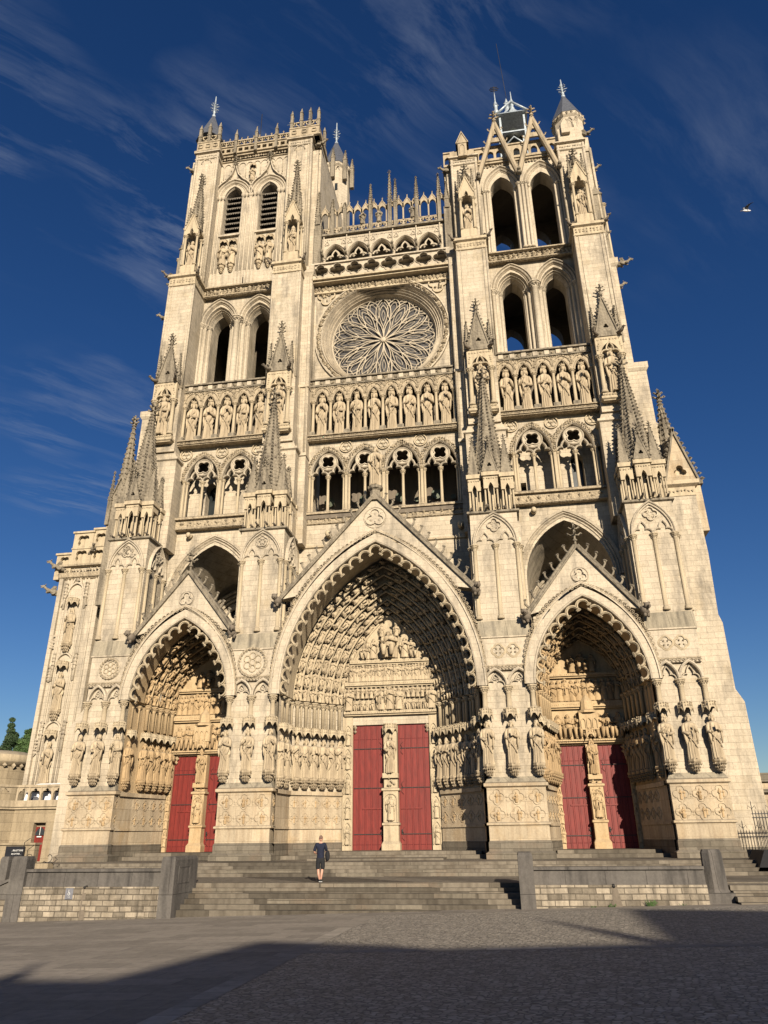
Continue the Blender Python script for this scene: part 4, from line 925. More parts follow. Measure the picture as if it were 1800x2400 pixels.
    for z0,hh_,n_,seat in regs['rows']:
        w_=regs['w'](z0+hh_*.5)-.12
        for i in range(n_):
            x=xc-w_+2*w_*(i+.5)/n_; sd+=1
            figure(Fi,x,ydoor-.24,z0,hh_*rnd.uniform(.9,1.0),rnd.uniform(-.5,.5),sd+int(xc)*3,seated=seat or False,segs=8,wide=.85 if seat else 1.1)
    for x,z,h_,se in regs['special']: figure(Fi,xc+x,ydoor-.34,z,h_,0,int(x*9)+3,seated=se,segs=10,wide=1.2)
    P(Fi,'tympanum_figures',st,Po)
    # doorway
    dw=jamb
    jx=regs['dj']
    for q in(-1,1):
        J=MB()
        J.box(xc+q*jx,xc+q*(a_in+.35),ydoor-.12,ydoor+.5,1.15,zl); 
        for k in range(5):
            zb=1.5+k*(zl-2.0)/5; F2=(zl-2.0)/5
            J.prof(archhole(xc+q*(jx+(a_in-jx)*.5),zb,zb+F2*.6,(a_in-jx)*.34,F2*.28,4),[(0,ydoor-.12),(0,ydoor-.2),(.05,ydoor-.2),(.05,ydoor-.12)])
            figure(J,xc+q*(jx+(a_in-jx)*.5),ydoor-.13,zb+.03,F2*.72,0,k+3,segs=7)
        for k in range(2): J.blob(xc+q*(jx-.14),ydoor-.05,doorz-.15-.25*k,.16-.04*k,.2)
        P(J,'door_jamb','ochre' if ochre else 'carved',Po)
    J=MB()
    J.box(xc-jx-.02,xc+jx+.02,ydoor-.06,ydoor+.5,doorz,zl)
    J.box(xc-a_in-.3,xc+a_in+.3,ydoor-.16,ydoor+.3,zl-.09,zl+.0)
    J.box(xc-a_in-.3,xc+a_in+.3,ydoor+.3,ydoor+.5,.9,zs+h_in+.5); P(J,'lintel','ochre' if ochre else 'ashlar_smooth',Po)
    # trumeau with its statue
    tw=regs['tw']; Tr=MB(); ty=ydoor-.15
    Tr.box(xc-tw-.06,xc+tw+.06,ty-.42,ydoor+.3,.9,1.55); Tr.frus((xc-tw-.06,xc+tw+.06,ty-.42,ydoor+.3,1.55),(xc-tw+.04,xc+tw-.04,ty-.3,ydoor+.3,1.72))
    Tr.box(xc-tw+.04,xc+tw-.04,ty-.3,ydoor+.3,1.7,4.55); band3(Tr,xc-tw+.04,xc+tw-.04,ty-.3,ydoor+.3,2.55,2.7,.07); band3(Tr,xc-tw+.04,xc+tw-.04,ty-.3,ydoor+.3,4.5,4.66,.09)
    Tr.box(xc-tw+.08,xc+tw-.08,ty-.2,ydoor+.3,4.6,doorz); figure(Tr,xc,ty-.30,2.85,1.45,0,5); Tr.prof(archhole(xc,2.75,4.0,tw-.12,.35,5),[(0,ty-.3),(0,ty-.38),(.06,ty-.38),(.06,ty-.3)])
    for k in range(34 if a0<4 else 10): Tr.blob(xc+rnd.uniform(-.28,.28),ty-.31,(rnd.uniform(2.8,5.1) if a0<4 else rnd.uniform(4.7,5.5)),.08,.4)
    sz=5.55 if a0>4 else 5.2; sh=2.35 if a0>4 else 2.0
    Tr.box(xc-tw+.02,xc+tw-.02,ty-.42,ydoor,sz-.28,sz)
    small_canopy(Tr,xc,ty-.2,sz+sh+.02,.66,.55)
    P(Tr,'trumeau','ochre' if ochre else 'carved',Po)
    put_statue((OCH if ochre else SAINTS)[2 if a0>4 else (5 if xc>0 else 6)],xc,ty-.3,sz,sh,0,{'left':'mitred bishop statue on the pillar between the left red doors','central':'standing teacher statue blessing on the pillar between the central red doors','right':'veiled mother statue with child on the pillar between the right red doors'}[name],'statues on the door pillars',1.0)
    if a0<4:
        c=MB(); c.box(xc-.55,xc+.55,ydoor-.75,ydoor,sz+sh+.5,sz+sh+1.5); c.lathe(xc,ydoor-.4,[(.62,sz+sh+1.5),(.62,sz+sh+1.62),(.4,sz+sh+1.7),(.36,sz+sh+2.2),(.05,sz+sh+2.6)],8,False,rot=PI/8)
        for k in(-1,0,1): c.prof(archhole(xc+k*.34,sz+sh+.6,sz+sh+.95,.11,.2,4),[(0,ydoor-.75),(0,ydoor-.82),(.04,ydoor-.82)])
        P(c,'canopy','ochre',Po)
    # doors
    for q in(-1,1):
        x0,x1=sorted((xc+q*tw,xc+q*jx)); D_=MB(); D_.box(x0,x1,ydoor+.14,ydoor+.24,1.2,doorz)
        nb=5; bw_=(x1-x0)/nb
        for k in range(nb): D_.box(x0+k*bw_+.012,x0+(k+1)*bw_-.012,ydoor+.10,ydoor+.15,1.22,doorz-.02)
        for k in range(nb+1): D_.box(x0+k*bw_-.03,x0+k*bw_+.03,ydoor+.075,ydoor+.12,1.22,doorz-.02)
        wx=x0 if q<0 else x1; 
        D_.box(x0+(x1-x0)*.30,x1-(x1-x0)*.02,ydoor+.05,ydoor+.12,3.5,3.58) if q<0 else D_.box(x0+(x1-x0)*.02,x1-(x1-x0)*.30,ydoor+.05,ydoor+.12,3.5,3.58)
        Do=P(D_,'door','red_paint')
        gr_=MB()
        for k in range(nb+1):
            for e_ in(-.045,.045): gr_.box(x0+k*bw_+e_-.009,x0+k*bw_+e_+.009,ydoor+.094,ydoor+.099,1.25,doorz-.05)
        for zz in (1.5,doorz-.9): gr_.box(x0+.03,x1-.03,ydoor+.094,ydoor+.099,zz,zz+.03)
        P(gr_,'board_grooves','red_gap',Do)
        I=MB()
        for f in (.12,.48,.80):
            I=MB()
            zz=1.22+(doorz-1.22)*f; I.box(x0+.08,x1-.05,ydoor+.055,ydoor+.085,zz-.024,zz+.024)
            e=x1-.2 if q<0 else x0+.2
            I.tube([(e,ydoor+.05,zz),(e-.1*q,ydoor+.05,zz+.22),(e+.05*q,ydoor+.05,zz+.38)],.011,4); I.tube([(e,ydoor+.05,zz),(e-.1*q,ydoor+.05,zz-.22),(e+.05*q,ydoor+.05,zz-.38)],.011,4)
            P(I,'hinge','iron',Do)
        hd=MB(); hx_=x1-.12 if q<0 else x0+.12; hd.box(hx_-.04,hx_+.04,ydoor+.03,ydoor+.08,2.1,2.35); hd.tube([(hx_,ydoor+.02,2.2),(hx_+.1*q,ydoor-.02,2.2)],.02,5); P(hd,'handle','iron',Do)
    # dark hollow behind, and inner threshold steps
    stp=MB(); stp.box(xc-a0-.1,xc+a0+.1,1.4,ydoor+.3,.6,1.03); stp.box(xc-a0+.4,xc+a0-.4,2.2,ydoor+.3,.7,1.21); P(stp,'threshold','steps',Po)
    return Po
wC=lambda z: 3.0 if z<10.2 else max(.4,3.05*math.sqrt(max(0,1-((z-9.75)/6.1)**1.7)))
portal(0,5.85,9.25,3.05,5.95,2.7,5.5,.06,8.54,9.2,dict(w=wC,bands=[(9.2,9.38),(11.0,11.22),(12.45,12.68)],rows=[(9.42,.75,15,True),(10.18,.78,19,False),(11.25,1.15,26,False),(12.72,1.35,3,False)],special=[(0,12.75,1.95,True),(-1.05,12.72,1.35,False),(1.05,12.72,1.35,False),(-1.65,12.7,1.0,True),(1.65,12.7,1.0,True),(-.5,14.2,.8,False),(.5,14.2,.8,False),(0,9.4,1.55,False),(-.55,9.4,1.4,False),(.6,9.4,1.4,False),(-2.7,9.4,1.4,False),(2.7,9.4,1.4,False)],dj=2.46,tw=.5),15.7,'central',22.1,6.0,15.55,7,1.02,False,.80)
for s,nm in((-1,'left'),(1,'right')):
    wS=lambda z: 2.2 if z<9.9 else max(.35,2.25*math.sqrt(max(0,1-((z-9.75)/3.6)**1.7)))
    portal(12.25*s,3.12,4.95,2.25,3.55,1.9,5.1,.05,6.9,7.12,dict(w=wS,bands=[(7.1,7.2),(9.1,9.42),(11.0,11.16)],rows=[(7.22,1.75,7,True),(9.45,1.45,11,False)],special=[(0,11.2,1.3,True),(-.6,11.2,1.1,False),(.6,11.2,1.1,False)],dj=2.02,tw=.42),13.3,nm,17.7,3.18,13.72,5,.9,True,.78)
put_statue(SAINTS[1],0,.12,22.95,3.0,0,'grey weathered saint standing on the tip of the central gable in front of the gallery','gable statue',1.0)
# ---------------------------------------------------------------- walls between the buttresses
def centre_bay():
    W=MB(); spandrel(W,0,9.75,5.35,8.9,-6.2,6.2,9.75,22.2,3.75,4.6,14)

    # wall strip above the triforium and below the kings
    W.box(-5.6,5.6,3.6,5,28.4,29.0)
    P(W,'nave_wall','ashlar')
    S=MB(); hband(S,-6,6,3.75,20.3,20.5,.14); P(S,'string_course','carved')
    for x in(-3.9,5.3):
        k=MB(); k.tube([(x,3.75,21.2),(x,3.3,21.15)],[.22,.2],8); k.ball(x,3.25,21.2,.2,.16,.24,8,6); P(k,'corbel_head','carved')
def aisle_bay(s):
    xc=12.1*s; x0,x1=sorted((8.3*s,15.8*s))
    W=MB(); n=10
    spandrel(W,xc,17.0,2.75,3.95,x0,x1,17.0,22.3,3.3,4.3,n); W.box(x0,xc-2.75,3.3,4.3,10,17.0); W.box(xc+2.75,x1,3.3,4.3,10,17.0)
    W.prof(arch(xc,17.0,3.2,4.55,12),[(.18,3.3),(.16,3.08),(.0,3.12),(-.04,3.22),(-.12,3.16),(-.2,3.3),(-.3,3.22),(-.42,3.4)])
    # deep splayed vault of the porch window with its inner mouldings
    p=arch(xc,17.0,2.76,3.96,n); q=arch(xc,16.6,2.4,3.1,n); m=len(p)
    W.add([(x,4.2,z) for x,z in p]+[(x,9.0,z) for x,z in q],[(i,i+1,m+i+1,m+i) for i in range(m-1)],True)
    W.add([(xc-2.76,4.2,12),(xc-2.76,4.2,17),(xc-2.4,9,16.6),(xc-2.4,9,12),(xc+2.76,4.2,12),(xc+2.76,4.2,17),(xc+2.4,9,16.6),(xc+2.4,9,12)],[(0,1,2,3),(4,5,6,7)])
    for k in range(4): W.prof(arch(xc,16.4,2.45-.2*k,2.9-.22*k,n),[(0,8.6+.2*k),(-.1,8.5+.2*k),(-.2,8.6+.2*k),(-.2,8.9+.2*k)])
    W.box(xc-2.7,xc+2.7,6.0,6.5,9.5,14.2)
    Wo=P(W,'aisle_porch','ashlar')
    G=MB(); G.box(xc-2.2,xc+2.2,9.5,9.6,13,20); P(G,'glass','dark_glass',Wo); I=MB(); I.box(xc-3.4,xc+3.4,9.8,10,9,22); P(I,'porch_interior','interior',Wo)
    T=MB(); 
    T.panel([(xc-2.3,13),(xc+2.3,13),(xc+2.3,20),(xc-2.3,20)],[foil(xc,17.6,.75,4),foil(xc-1.15,16.1,.55,3,PI/2),foil(xc+1.15,16.1,.55,3,PI/2),archhole(xc-1.1,13.2,14.6,.85,.9),archhole(xc+1.1,13.2,14.6,.85,.9),archhole(xc,18.7,18.75,.3,.55)],9.2,9.4)
    P(T,'tracery','ashlar_smooth',Wo)
    k=MB(); x=xc-1.9; k.tube([(x,3.3,21.7),(x,2.95,21.65)],[.2,.18],8); k.ball(x,2.9,21.7,.18,.15,.2,8,6); P(k,'corbel_head','carved',Wo)
centre_bay()
for s in(-1,1): aisle_bay(s)

# ---- triforium arcade with the foliage frieze below ----
def triforium(x0,x1,cs,half,y,back,nm):
    F=MB(); yf=y+.1; F.box(x0,x1,yf,y+1.6,22.1,22.98); hband(F,x0,x1,yf,22.1,22.24,.08); F.box(x0,x1,yf-.22,y+.4,22.84,22.98); F.frus((x0,x1,yf-.22,y+.4,22.98),(x0,x1,yf-.12,y+.4,23.06))
    n=int((x1-x0)/.62)
    for k in range(n):
        x=x0+(x1-x0)*(k+.5)/n
        if k%2: F.blob(x,yf-.03,22.55,.17,.3,sy=.8)
        else:
            for q in(-1,1): F.blob(x+q*.13,yf-.02,22.42,.14,.3,sy=.6,sz=1.6)
            F.blob(x,yf-.04,22.62,.09,.3)
    Fo=P(F,'foliage_frieze','frieze')
    B=MB(); zs=26.0
    hs=[]
    for xc in cs:
        A_=arch(xc,zs,half-.08,2.0,9)
        hs.append(A_)
    # wall above arches
    outer=[(x0,zs)]
    for A_ in hs: outer+=A_
    outer+=[(x1,zs),(x1,28.75),(x0,28.75)]
    B.panel(outer,[],y+.02,y+.75)
    for xc in cs: 
        B.prof(arch(xc,zs,half-.08,2.0,9),[(.02,y-.02),(-.02,y-.10),(-.10,y-.0),(-.12,y+.3)])
    Bo=P(B,'triforium','ashlar')
    L=MB()
    for xc in cs:
        for off in(.10,.24): leafband(L,arch(xc,zs,half-.06+off,2.0+off*1.1,9),y-.02,.15,.17,1,.45,.7)
    P(L,'foliage_arch','frieze',Bo)
    for xc in [c-half for c in cs]+[cs[-1]+half]:
        if not x0+.3<xc<x1-.3 and not (abs(x0)>8): pass
        R_=MB(); r=.42; o=circ(xc,28.12,r,16)
        R_.prof(o,[(-.0,y),(-.0,y-.10),(-.06,y-.10),(-.07,y)],closed=True)
        for k in range(3): a=PI/2+k*2*PI/3; R_.prof(circ(xc+.17*math.cos(a),28.12+.17*math.sin(a),.17,7),[(0,y),(0,y-.06),(-.04,y-.06)],closed=True)
        if x0+.2<xc<x1-.2: P(R_,'roundel','carved',Bo)
    # piers between and plate tracery within
    for i,xc in enumerate(cs):
        T=MB(); o=circ(xc,27.05,.62,22)
        T.prof(o,[(-.0,y+.30),(.02,y+.12),(-.05,y+.06),(-.10,y+.12),(-.12,y+.4)],closed=True)
        q=foil(xc,27.05,.565,4,PI/4); T.panel([p for p in circ(xc,27.05,.60,22)],[q],y+.14,y+.40)
        T.prof(q,[(.0,y+.14),(-.0,y+.06),(.06,y+.08),(.07,y+.14)],closed=True)
        for e in(-1,1):
            c_=xc+e*(half-.12)*.5; tp=trefarch(c_,25.92,(half-.2)*.5,.78,5)
            T.prof(tp,[(.12,y+.35),(.10,y+.12),(.04,y+.05),(-.03,y+.12),(-.04,y+.4)])
            T.prof(tp,[(-.04,y+.4),(.12,y+.4)])
        P(T,'tracery','ashlar_smooth',Bo)
        for e in(-1,0,1):
            cob(Bo,xc+e*(half-.2),y+.25,23.05,25.92,.105 if e==0 else .085,8,mat='carved')
        for e in(-1,1): cob(Bo,xc+e*(half-.02),y+.08,23.05,26.0,.09,7)
    G=MB()
    for xc in [c-half for c in cs]+[cs[-1]+half]:
        G.box(max(x0,xc-.12),min(x1,xc+.12),y+.1,y+.75,23.0,26.05)
    P(G,'pier','ashlar',Bo)
    Bk=MB()
    if nm=='centre':
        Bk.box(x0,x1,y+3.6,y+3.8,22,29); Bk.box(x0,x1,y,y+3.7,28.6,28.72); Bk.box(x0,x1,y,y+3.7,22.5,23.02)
        P(Bk,'gallery_interior','soot_and_shade',Bo)
        GG=MB()
        for xc in cs:
            for e in(-1,1):
                GG.add([(p[0],y+3.3,p[1]) for p in circ(xc+e*.62,25.3,.40,14)],[tuple(range(14))]) if e<0 else GG.add([(p[0],y+3.3,p[1]) for p in circ(xc+e*.62,25.0,.2,10)],[tuple(range(10))])
                GG.box(xc+e*.62-.36,xc+e*.62+.36,y+3.1,y+3.16,23,24.5) if e>0 else GG.box(xc+e*.62-.2,xc+e*.62+.2,y+3.1,y+3.16,23,24.2)
        P(GG,'green_window','green_glass',Bo)
    else:
        o=[(x0,22.3),(x1,22.3),(x1,28.5),(x0,28.5)]; hl=[]
        s=1 if x0>0 else -1
        w1=cs[1] if s>0 else cs[0]
        hl.append(archhole(w1+.2,23.1,25.8,.42,.6)); 
        if s>0: hl.append([(cs[0]-1.0,23.1),(cs[0]-.62,23.1),(cs[0]-.62,24.4),(cs[0]-1.0,24.4)])
        Bk.panel(o,hl,y+1.5,y+2.2); Bk.box(x0,x1,y,y+1.6,28.6,28.72); P(Bk,'back_wall','ashlar',Bo)
        D=MB(); D.box(x0,x1,y+2.3,y+2.4,22.4,28); P(D,'glass','dark_glass',Bo)
triforium(-5.6,5.6,[-4.1,-1.38,1.38,4.1],1.36,3.6,True,'centre')
triforium(8.3,15.6,[10.58,13.37],1.38,2.8,True,'side')
triforium(-15.6,-8.3,[-13.37,-10.58],1.38,2.8,True,'side')

# ---- gallery of kings ----
def kings(x0,x1,cols,y,which):
    K=MB(); K.box(x0,x1,y-.25,y+1.4,28.62,29.0); hband(K,x0,x1,y-.25,28.66,28.76,.10); K.box(x0,x1,y-.4,y,28.95,29.02)
    scroll(K,[(x0+.1,28.83),(x1-.1,28.83)],y-.27,.20,.27)
    Ko=P(K,'kings_gallery','frieze')
    A=MB(); zs=32.12; n=len(cols)-1; outer=[(x0,zs)]; 
    for i in range(n):
        c=(cols[i]+cols[i+1])/2; h=(cols[i+1]-cols[i])/2-.17; outer+=arch(c,zs,h,.92,6)
        A.prof(arch(c,zs,h,.92,6),[(-.03,y+.3),(-.05,y-.02),(.03,y-.07),(.08,y)])
        for e in(-1,1): A.blob(c+e*(h-.02),y+.05,zs+.32,.10,.2)
    outer+=[(x1,zs),(x1,33.5),(x0,33.5)]
    A.panel(outer,[],y,y+.6); P(A,'arcade','brown_carved',Ko)
    L=MB(); leafband(L,[(x0+.1,33.36),(x1-.1,33.36)],y-.03,.12,.15)
    for i in range(n+1):
        for z in (32.6,32.82,33.02,33.2):
            for k in range(3): L.blob(cols[i]+rnd.uniform(-.28,.28)*(z-32.2),y-.02,z+rnd.uniform(-.08,.08),.10,.4,sy=.6)
    for i in range(n):
        c=(cols[i]+cols[i+1])/2; L.prof(arch(c,32.6,.60,.75,5),[(0,y),(0,y-.07),(.05,y-.07),(.06,y)])
        for p in circ(c,33.1,.18,5): L.blob(p[0],y-.02,p[1]+.08,.07,.4)
    P(L,'foliage_spandrels','frieze',Ko)
    T=MB(); T.box(x0,x1,y-.05,y+1.4,33.42,33.95); T.box(x0-.02,x1+.02,y-.22,y+1.4,33.95,34.08); 
    T.box(x0,x1,y-.12,y,33.42,33.5)
    P(T,'gallery_parapet','weathered',Ko)
    m=int((x1-x0)/.39); Bk=MB()
    for k in range(m):
        if k%2: x=x0+(x1-x0)*(k+.5)/m; Bk.box(x-.17,x+.17,y-.14,y,33.53,33.88)
    P(Bk,'parapet_blocks','ashlar_smooth',Ko)
    Lf=MB()
    for k in range(0,m,2):
        x=x0+(x1-x0)*(k+.5)/m
        for q in range(4): Lf.blob(x+rnd.uniform(-.1,.1),y-.08,33.7+rnd.uniform(-.1,.1),.08,.4)
    P(Lf,'parapet_leaves','frieze',Ko)
    V=MB(); V.box(x0,x1,y+1.2,y+1.4,29,33.5); P(V,'niche_wall','soot_and_shade',Ko)  # dark back colour stands in for the shade behind the kings
    for x in cols:
        x_=min(max(x,x0+.1),x1-.1); cob(Ko,x_,y+.12,29.42,32.22,.115,8,capn=.9)
        pd=MB(); pd.box(x_-.24,x_+.24,y-.2,y+.45,29.0,29.42); P(pd,'pedestal','weathered',Ko)
    for i in range(n):
        c=(cols[i]+cols[i+1])/2; j=(i*2+which*3)%7
        wh={0:'in the row under the rose window',1:'of the left tower row of kings',2:'of the right tower row of kings'}[which]
        put_statue(KINGS[j],c,y+.22,29.1,3.56,rnd.uniform(-.2,.2),f"king statue, {LOOKK[j]}, {ORD[i]} from left {wh}",'kings in the gallery',.83)
    return Ko
kings(-5.6,5.7,[-5.3+1.332*i for i in range(9)],3.4,0)
kings(8.3,15.3,[8.5+1.335*i for i in range(6)],2.45,2)
kings(-15.4,-8.35,[-15.2+1.335*i for i in range(6)],2.45,1)

# ---- rose window ----
def rose():
    xc,zc=-.02,38.15; W=MB()
    W.panel([(-5.75,33.9),(5.75,33.9),(5.75,44.2),(-5.75,44.2)],[circ(xc,zc,4.85,48)],3.7,4.4)
    for q in(-1,1): W.tube([(q*5.45,3.62,34),(q*5.45,3.62,42.2)],.11,7)
    Wo=P(W,'rose_wall','ashlar')
    M_=MB(); c=circ(xc,zc,4.9,72)
    M_.prof(c,[(-.50,3.7),(-.48,3.52),(-.38,3.50),(-.34,3.62),(-.04,3.62),(0.02,3.5),(.08,3.62),(.13,3.8),(.2,3.72),(.27,3.95),(.36,3.88),(.42,4.08),(.50,4.02),(.56,4.25),(.64,4.2),(.70,4.5),(.78,4.8)],closed=True)
    M_.prof(c,[(.0,3.62),(.78,5.2)],closed=True) if False else None
    P(M_,'rose_surround','ashlar_smooth',Wo)
    L=MB(); leafband(L,c+[c[0]],3.56,.01,5); r=5.09
    for k in range(150):
        a=2*PI*k/150; L.blob(xc+r*math.cos(a)+rnd.uniform(-.05,.05),3.55,zc+r*math.sin(a)+rnd.uniform(-.05,.05),.17,.45,sy=.8)
    P(L,'rose_foliage','frieze',Wo)
    for q in(-1,1):
        t=MB(); x,z=q*4.55,42.25
        t.prof(foil(x,z,.80,3,-PI/2,8,.43),[(0,3.7),(.0,3.56),(.09,3.56),(.1,3.7)],closed=True)
        for k in range(9): t.blob(x+rnd.uniform(-.35,.35),3.62,z+rnd.uniform(-.3,.4),.12,.4)
        P(t,'trefoil_panel','carved',Wo)
    G=MB(); G.add([(xc+4.3*math.cos(2*PI*k/48),4.78,zc+4.3*math.sin(2*PI*k/48)) for k in range(48)],[tuple(range(48))]); Go=P(G,'rose_window','rose_glass')
    T=MB(); y=4.62; R0=4.12
    def bar(pts,r,yy=y): T.tube([(xc+p*math.cos(a)-q*math.sin(a),yy,zc+p*math.sin(a)+q*math.cos(a)) for p,q in pts],r,5,cap=False)
    n=12; wv=PI/n
    def pol(f,t0,t1,m_,c_=0.0): return [((.25+(R0-.25)*t)*math.cos(c_+f((t-t0)/(t1-t0))*wv),(.25+(R0-.25)*t)*math.sin(c_+f((t-t0)/(t1-t0))*wv)) for t in [t0+(t1-t0)*i/m_ for i in range(m_+1)]]
    og=lambda u: math.sin(PI*u)**.85*(1.0 if u<.5 else 1.0)                      # leaf: out and back
    for k in range(n):
        a=2*PI*k/n
        for s in(-1,1):
            # great petal: stem, belly, ogee point on the rim
            bar(pol(lambda u:s*(0.10+.88*min(1,(u/.45))**1.6 if u<.45 else .98*math.cos(PI/2*((u-.45)/.55))**.75),0.0,1.0,18),.050)
            # lesser petal springing between two great ones
            bar(pol(lambda u:s*.62*math.sin(PI*u)**.8,.46,1.0,12,wv),.042)
            bar(pol(lambda u:s*.30*math.sin(PI*u),.60,.93,9,wv),.028)
            # flame inside the great petal and its two daggers
            bar(pol(lambda u:s*.50*math.sin(PI*u)**.9,.26,.84,12),.036)
            bar(pol(lambda u:s*(.50-.42*u+.25*math.sin(PI*u)),.50,.92,8),.028)
            bar(pol(lambda u:s*(.12+.62*u+.10*math.sin(2*PI*u)),.30,.58,7),.026)
            bar(pol(lambda u:s*.20*math.sin(PI*u),.42,.70,7),.022)
            # rim cusps
            bar(pol(lambda u:s*(1-u),.90,1.0,4),.030); bar(pol(lambda u:s*(.35+.3*math.sin(PI*u)),.86,1.0,4,wv*.0),.022)
        bar([(.25,0),(1.3,0)],.045)
    T.prof(circ(xc,zc,R0+.06,48),[(-.12,y+.1),(-.08,y-.08),(.04,y-.08),(.08,y+.1)],closed=True)
    T.lathe(0,0,[(0,0)],3) if False else None
    T.M=Matrix.Translation((xc,y-.05,zc))@Matrix.Rotation(PI/2,4,'X'); T.lathe(0,0,[(.26,-.1),(.26,.05),(.15,.12)],10); T.M=None
    for k in range(10): a=k*PI/5; T.blob(xc+.24*math.cos(a),y-.12,zc+.24*math.sin(a),.07)
    P(T,'tracery','ashlar_smooth',Go)
    # fine lead mesh of the glazing
rose()

# ---- gallery between the towers ----
def mid_top():
    F=MB(); F.box(-5.7,5.7,3.3,5,43.5,44.0); 
    leafs=MB()
    for k in range(40):
        x=-5.4+10.8*k/39; leafs.blob(x,3.5,43.0+(k%2)*.12,.20,.4,sy=.8,sz=1.3)
    F.box(-5.6,5.6,3.55,5,42.7,43.5); hband(F,-5.6,5.6,3.6,42.55,42.7,.12); F.box(-5.6,5.6,2.75,5,43.45,43.62); F.box(-5.6,5.6,2.95,5,43.3,43.45)
    Fo=P(F,'cornice','carved'); P(leafs,'foliage_frieze','frieze',Fo)
    Q=MB(); x=-5.7; n=8; st=1.42; holes=[]
    outer=[(-5.65,43.62),(5.65,43.62),(5.65,45.0),(-5.65,45.0)]
    cs=[-5.65+.72+st*k for k in range(8)]
    hl=[foil(c,44.31,.66,4,0,7,.335) for c in cs]
    Q.panel(outer,hl,2.85,3.08)
    for h in hl: Q.prof(h,[(.0,2.86),(0,2.78),(-.035,2.77),(-.04,2.85)],closed=True)
    lw=MB(); lw.box(-5.6,5.6,3.6,3.8,43.5,44.95); P(lw,'back_wall','ashlar_smooth',Fo)
    Q.box(-5.7,5.7,2.7,3.15,45.0,45.14)
    P(Q,'quatrefoil_balustrade','ashlar_smooth',Fo)
    # arcade
    A=MB(); zs=47.0; cs=[-4.05+2.0*k for k in range(5)]; outer=[(-5.7,45.1)]
    for c in cs: outer+=[(c-.86,45.1)]+arch(c,zs,.86,1.25,8)+[(c+.86,45.1)]
    outer+=[(5.9,45.1),(5.9,49.3),(-5.7,49.3)]
    A.panel(outer,[],4.2,4.55)
    for c in cs:
        A.prof(arch(c,zs,.86,1.25,8),[(.26,4.2),(.24,4.06),(.12,4.06),(.06,4.18),(.0,4.1),(-.04,4.25)])
        A.prof(trefarch(c,zs-.1,.72,.95,5),[(-.05,4.4),(-.06,4.28),(.04,4.25),(.14,4.4)])
        for e in(-1,1): A.blob(c+e*.4,4.25,zs-.02,.14); A.prof(foil(c+e*.72,48.55,.24,3,PI/2*1,5),[(0,4.2),(0,4.14),(.04,4.14)],closed=True)
    for k in range(6):
        x=-5.05+2.0*k; A.tube([(x,4.1,46.2),(x,4.1,49.3)],.06,5); 
        for e in range(3): A.blob(x,4.0,46.9-.1*e,.16-.03*e,.35)
    leafband(A,[(-5.5,48.98),(5.6,48.98)],4.17,.13,.17)
    Ao=P(A,'arcade','ashlar_smooth')
    for k in range(6): g=MB(); x=-5.05+2.0*k; g.tube([(x,4.0,46.9),(x,3.55,47.1)],[.1,.12],6); g.ball(x,3.5,47.2,.13,.13,.16); P(g,'carved_head','weathered',Ao)
    Bk=MB(); Bk.box(-5.7,5.9,5.6,6.0,44,49.3); Bk.box(-5.7,5.9,4.2,6,49.2,49.35); Bk.box(-5.7,5.9,3.2,6,44.9,45.1); P(Bk,'back_wall','ashlar',Ao)
    R_=MB()
    for c in cs: 
        R_.prof(circ(c+.1,46.0,.5,12,-.2,PI+.2),[(0,5.55),(0,5.45),(.1,5.45)]); 
    P(R_,'blind_rosette','ashlar_smooth',Ao)
    S=MB(); S.box(-5.75,5.95,3.95,6,49.32,49.52); P(S,'slab','weathered',Ao)
    # openwork screen with gablets and pinnacles
    n=15; x0=-5.5; st=.735; 
    D=MB()
    for k in range(n+1):
        x=x0+st*k; D.box(x-.06,x+.06,4.5,4.68,49.5,52.5)
    D.box(x0,x0+st*n,4.5,4.66,50.55,50.65); D.box(x0,x0+st*n,4.48,4.68,49.5,49.6)
    for k in range(n):
        c=x0+st*(k+.5); A_=arch(c,52.0,.29,.5,5)
        D.panel([(c-.37,52.0),(A_[0][0],52.0)]+A_+[(c+.37,52.0),(c+.37,52.45),(c,53.1),(c-.37,52.45)],[],4.5,4.66)
        D.prof([(c-.37,52.5),(c,53.2),(c+.37,52.5)],[(0,4.68),(0,4.46),(-.07,4.46),(-.07,4.68)][::-1])
        D.prof(trefarch(c,50.1,.28,.35,4),[(0,4.62),(0,4.52),(.06,4.52),(.06,4.62)]); D.box(c-.32,c+.32,4.52,4.62,50.42,50.55)
        D.tube([(c,4.58,53.1),(c,4.58,53.55)],[.05,.03],5); D.blob(c,4.58,53.5,.08); 
        for e in(-1,1): D.blob(c+e*.2,4.5,52.85,.06)
    Do=P(D,'openwork_screen','brown_carved')
    for x,zt in((-4.4,53.8),(-3.3,53.2),(-1.0,55.0),(.70,56.4),(1.2,55.3),(3.05,55.2),(5.0,55.2)):
        p=MB(); pinnacle(p,x,4.4,49.5,zt+.2,.15,52.6,.11,9); P(p,'pinnacle','weathered',Do)
    for x in(-1.85,-.4,2.55): p=MB(); figure(p,x+.1,4.6,50.7,1.5,0,int(x*10)); P(p,'figurine','weathered',Do)
mid_top()

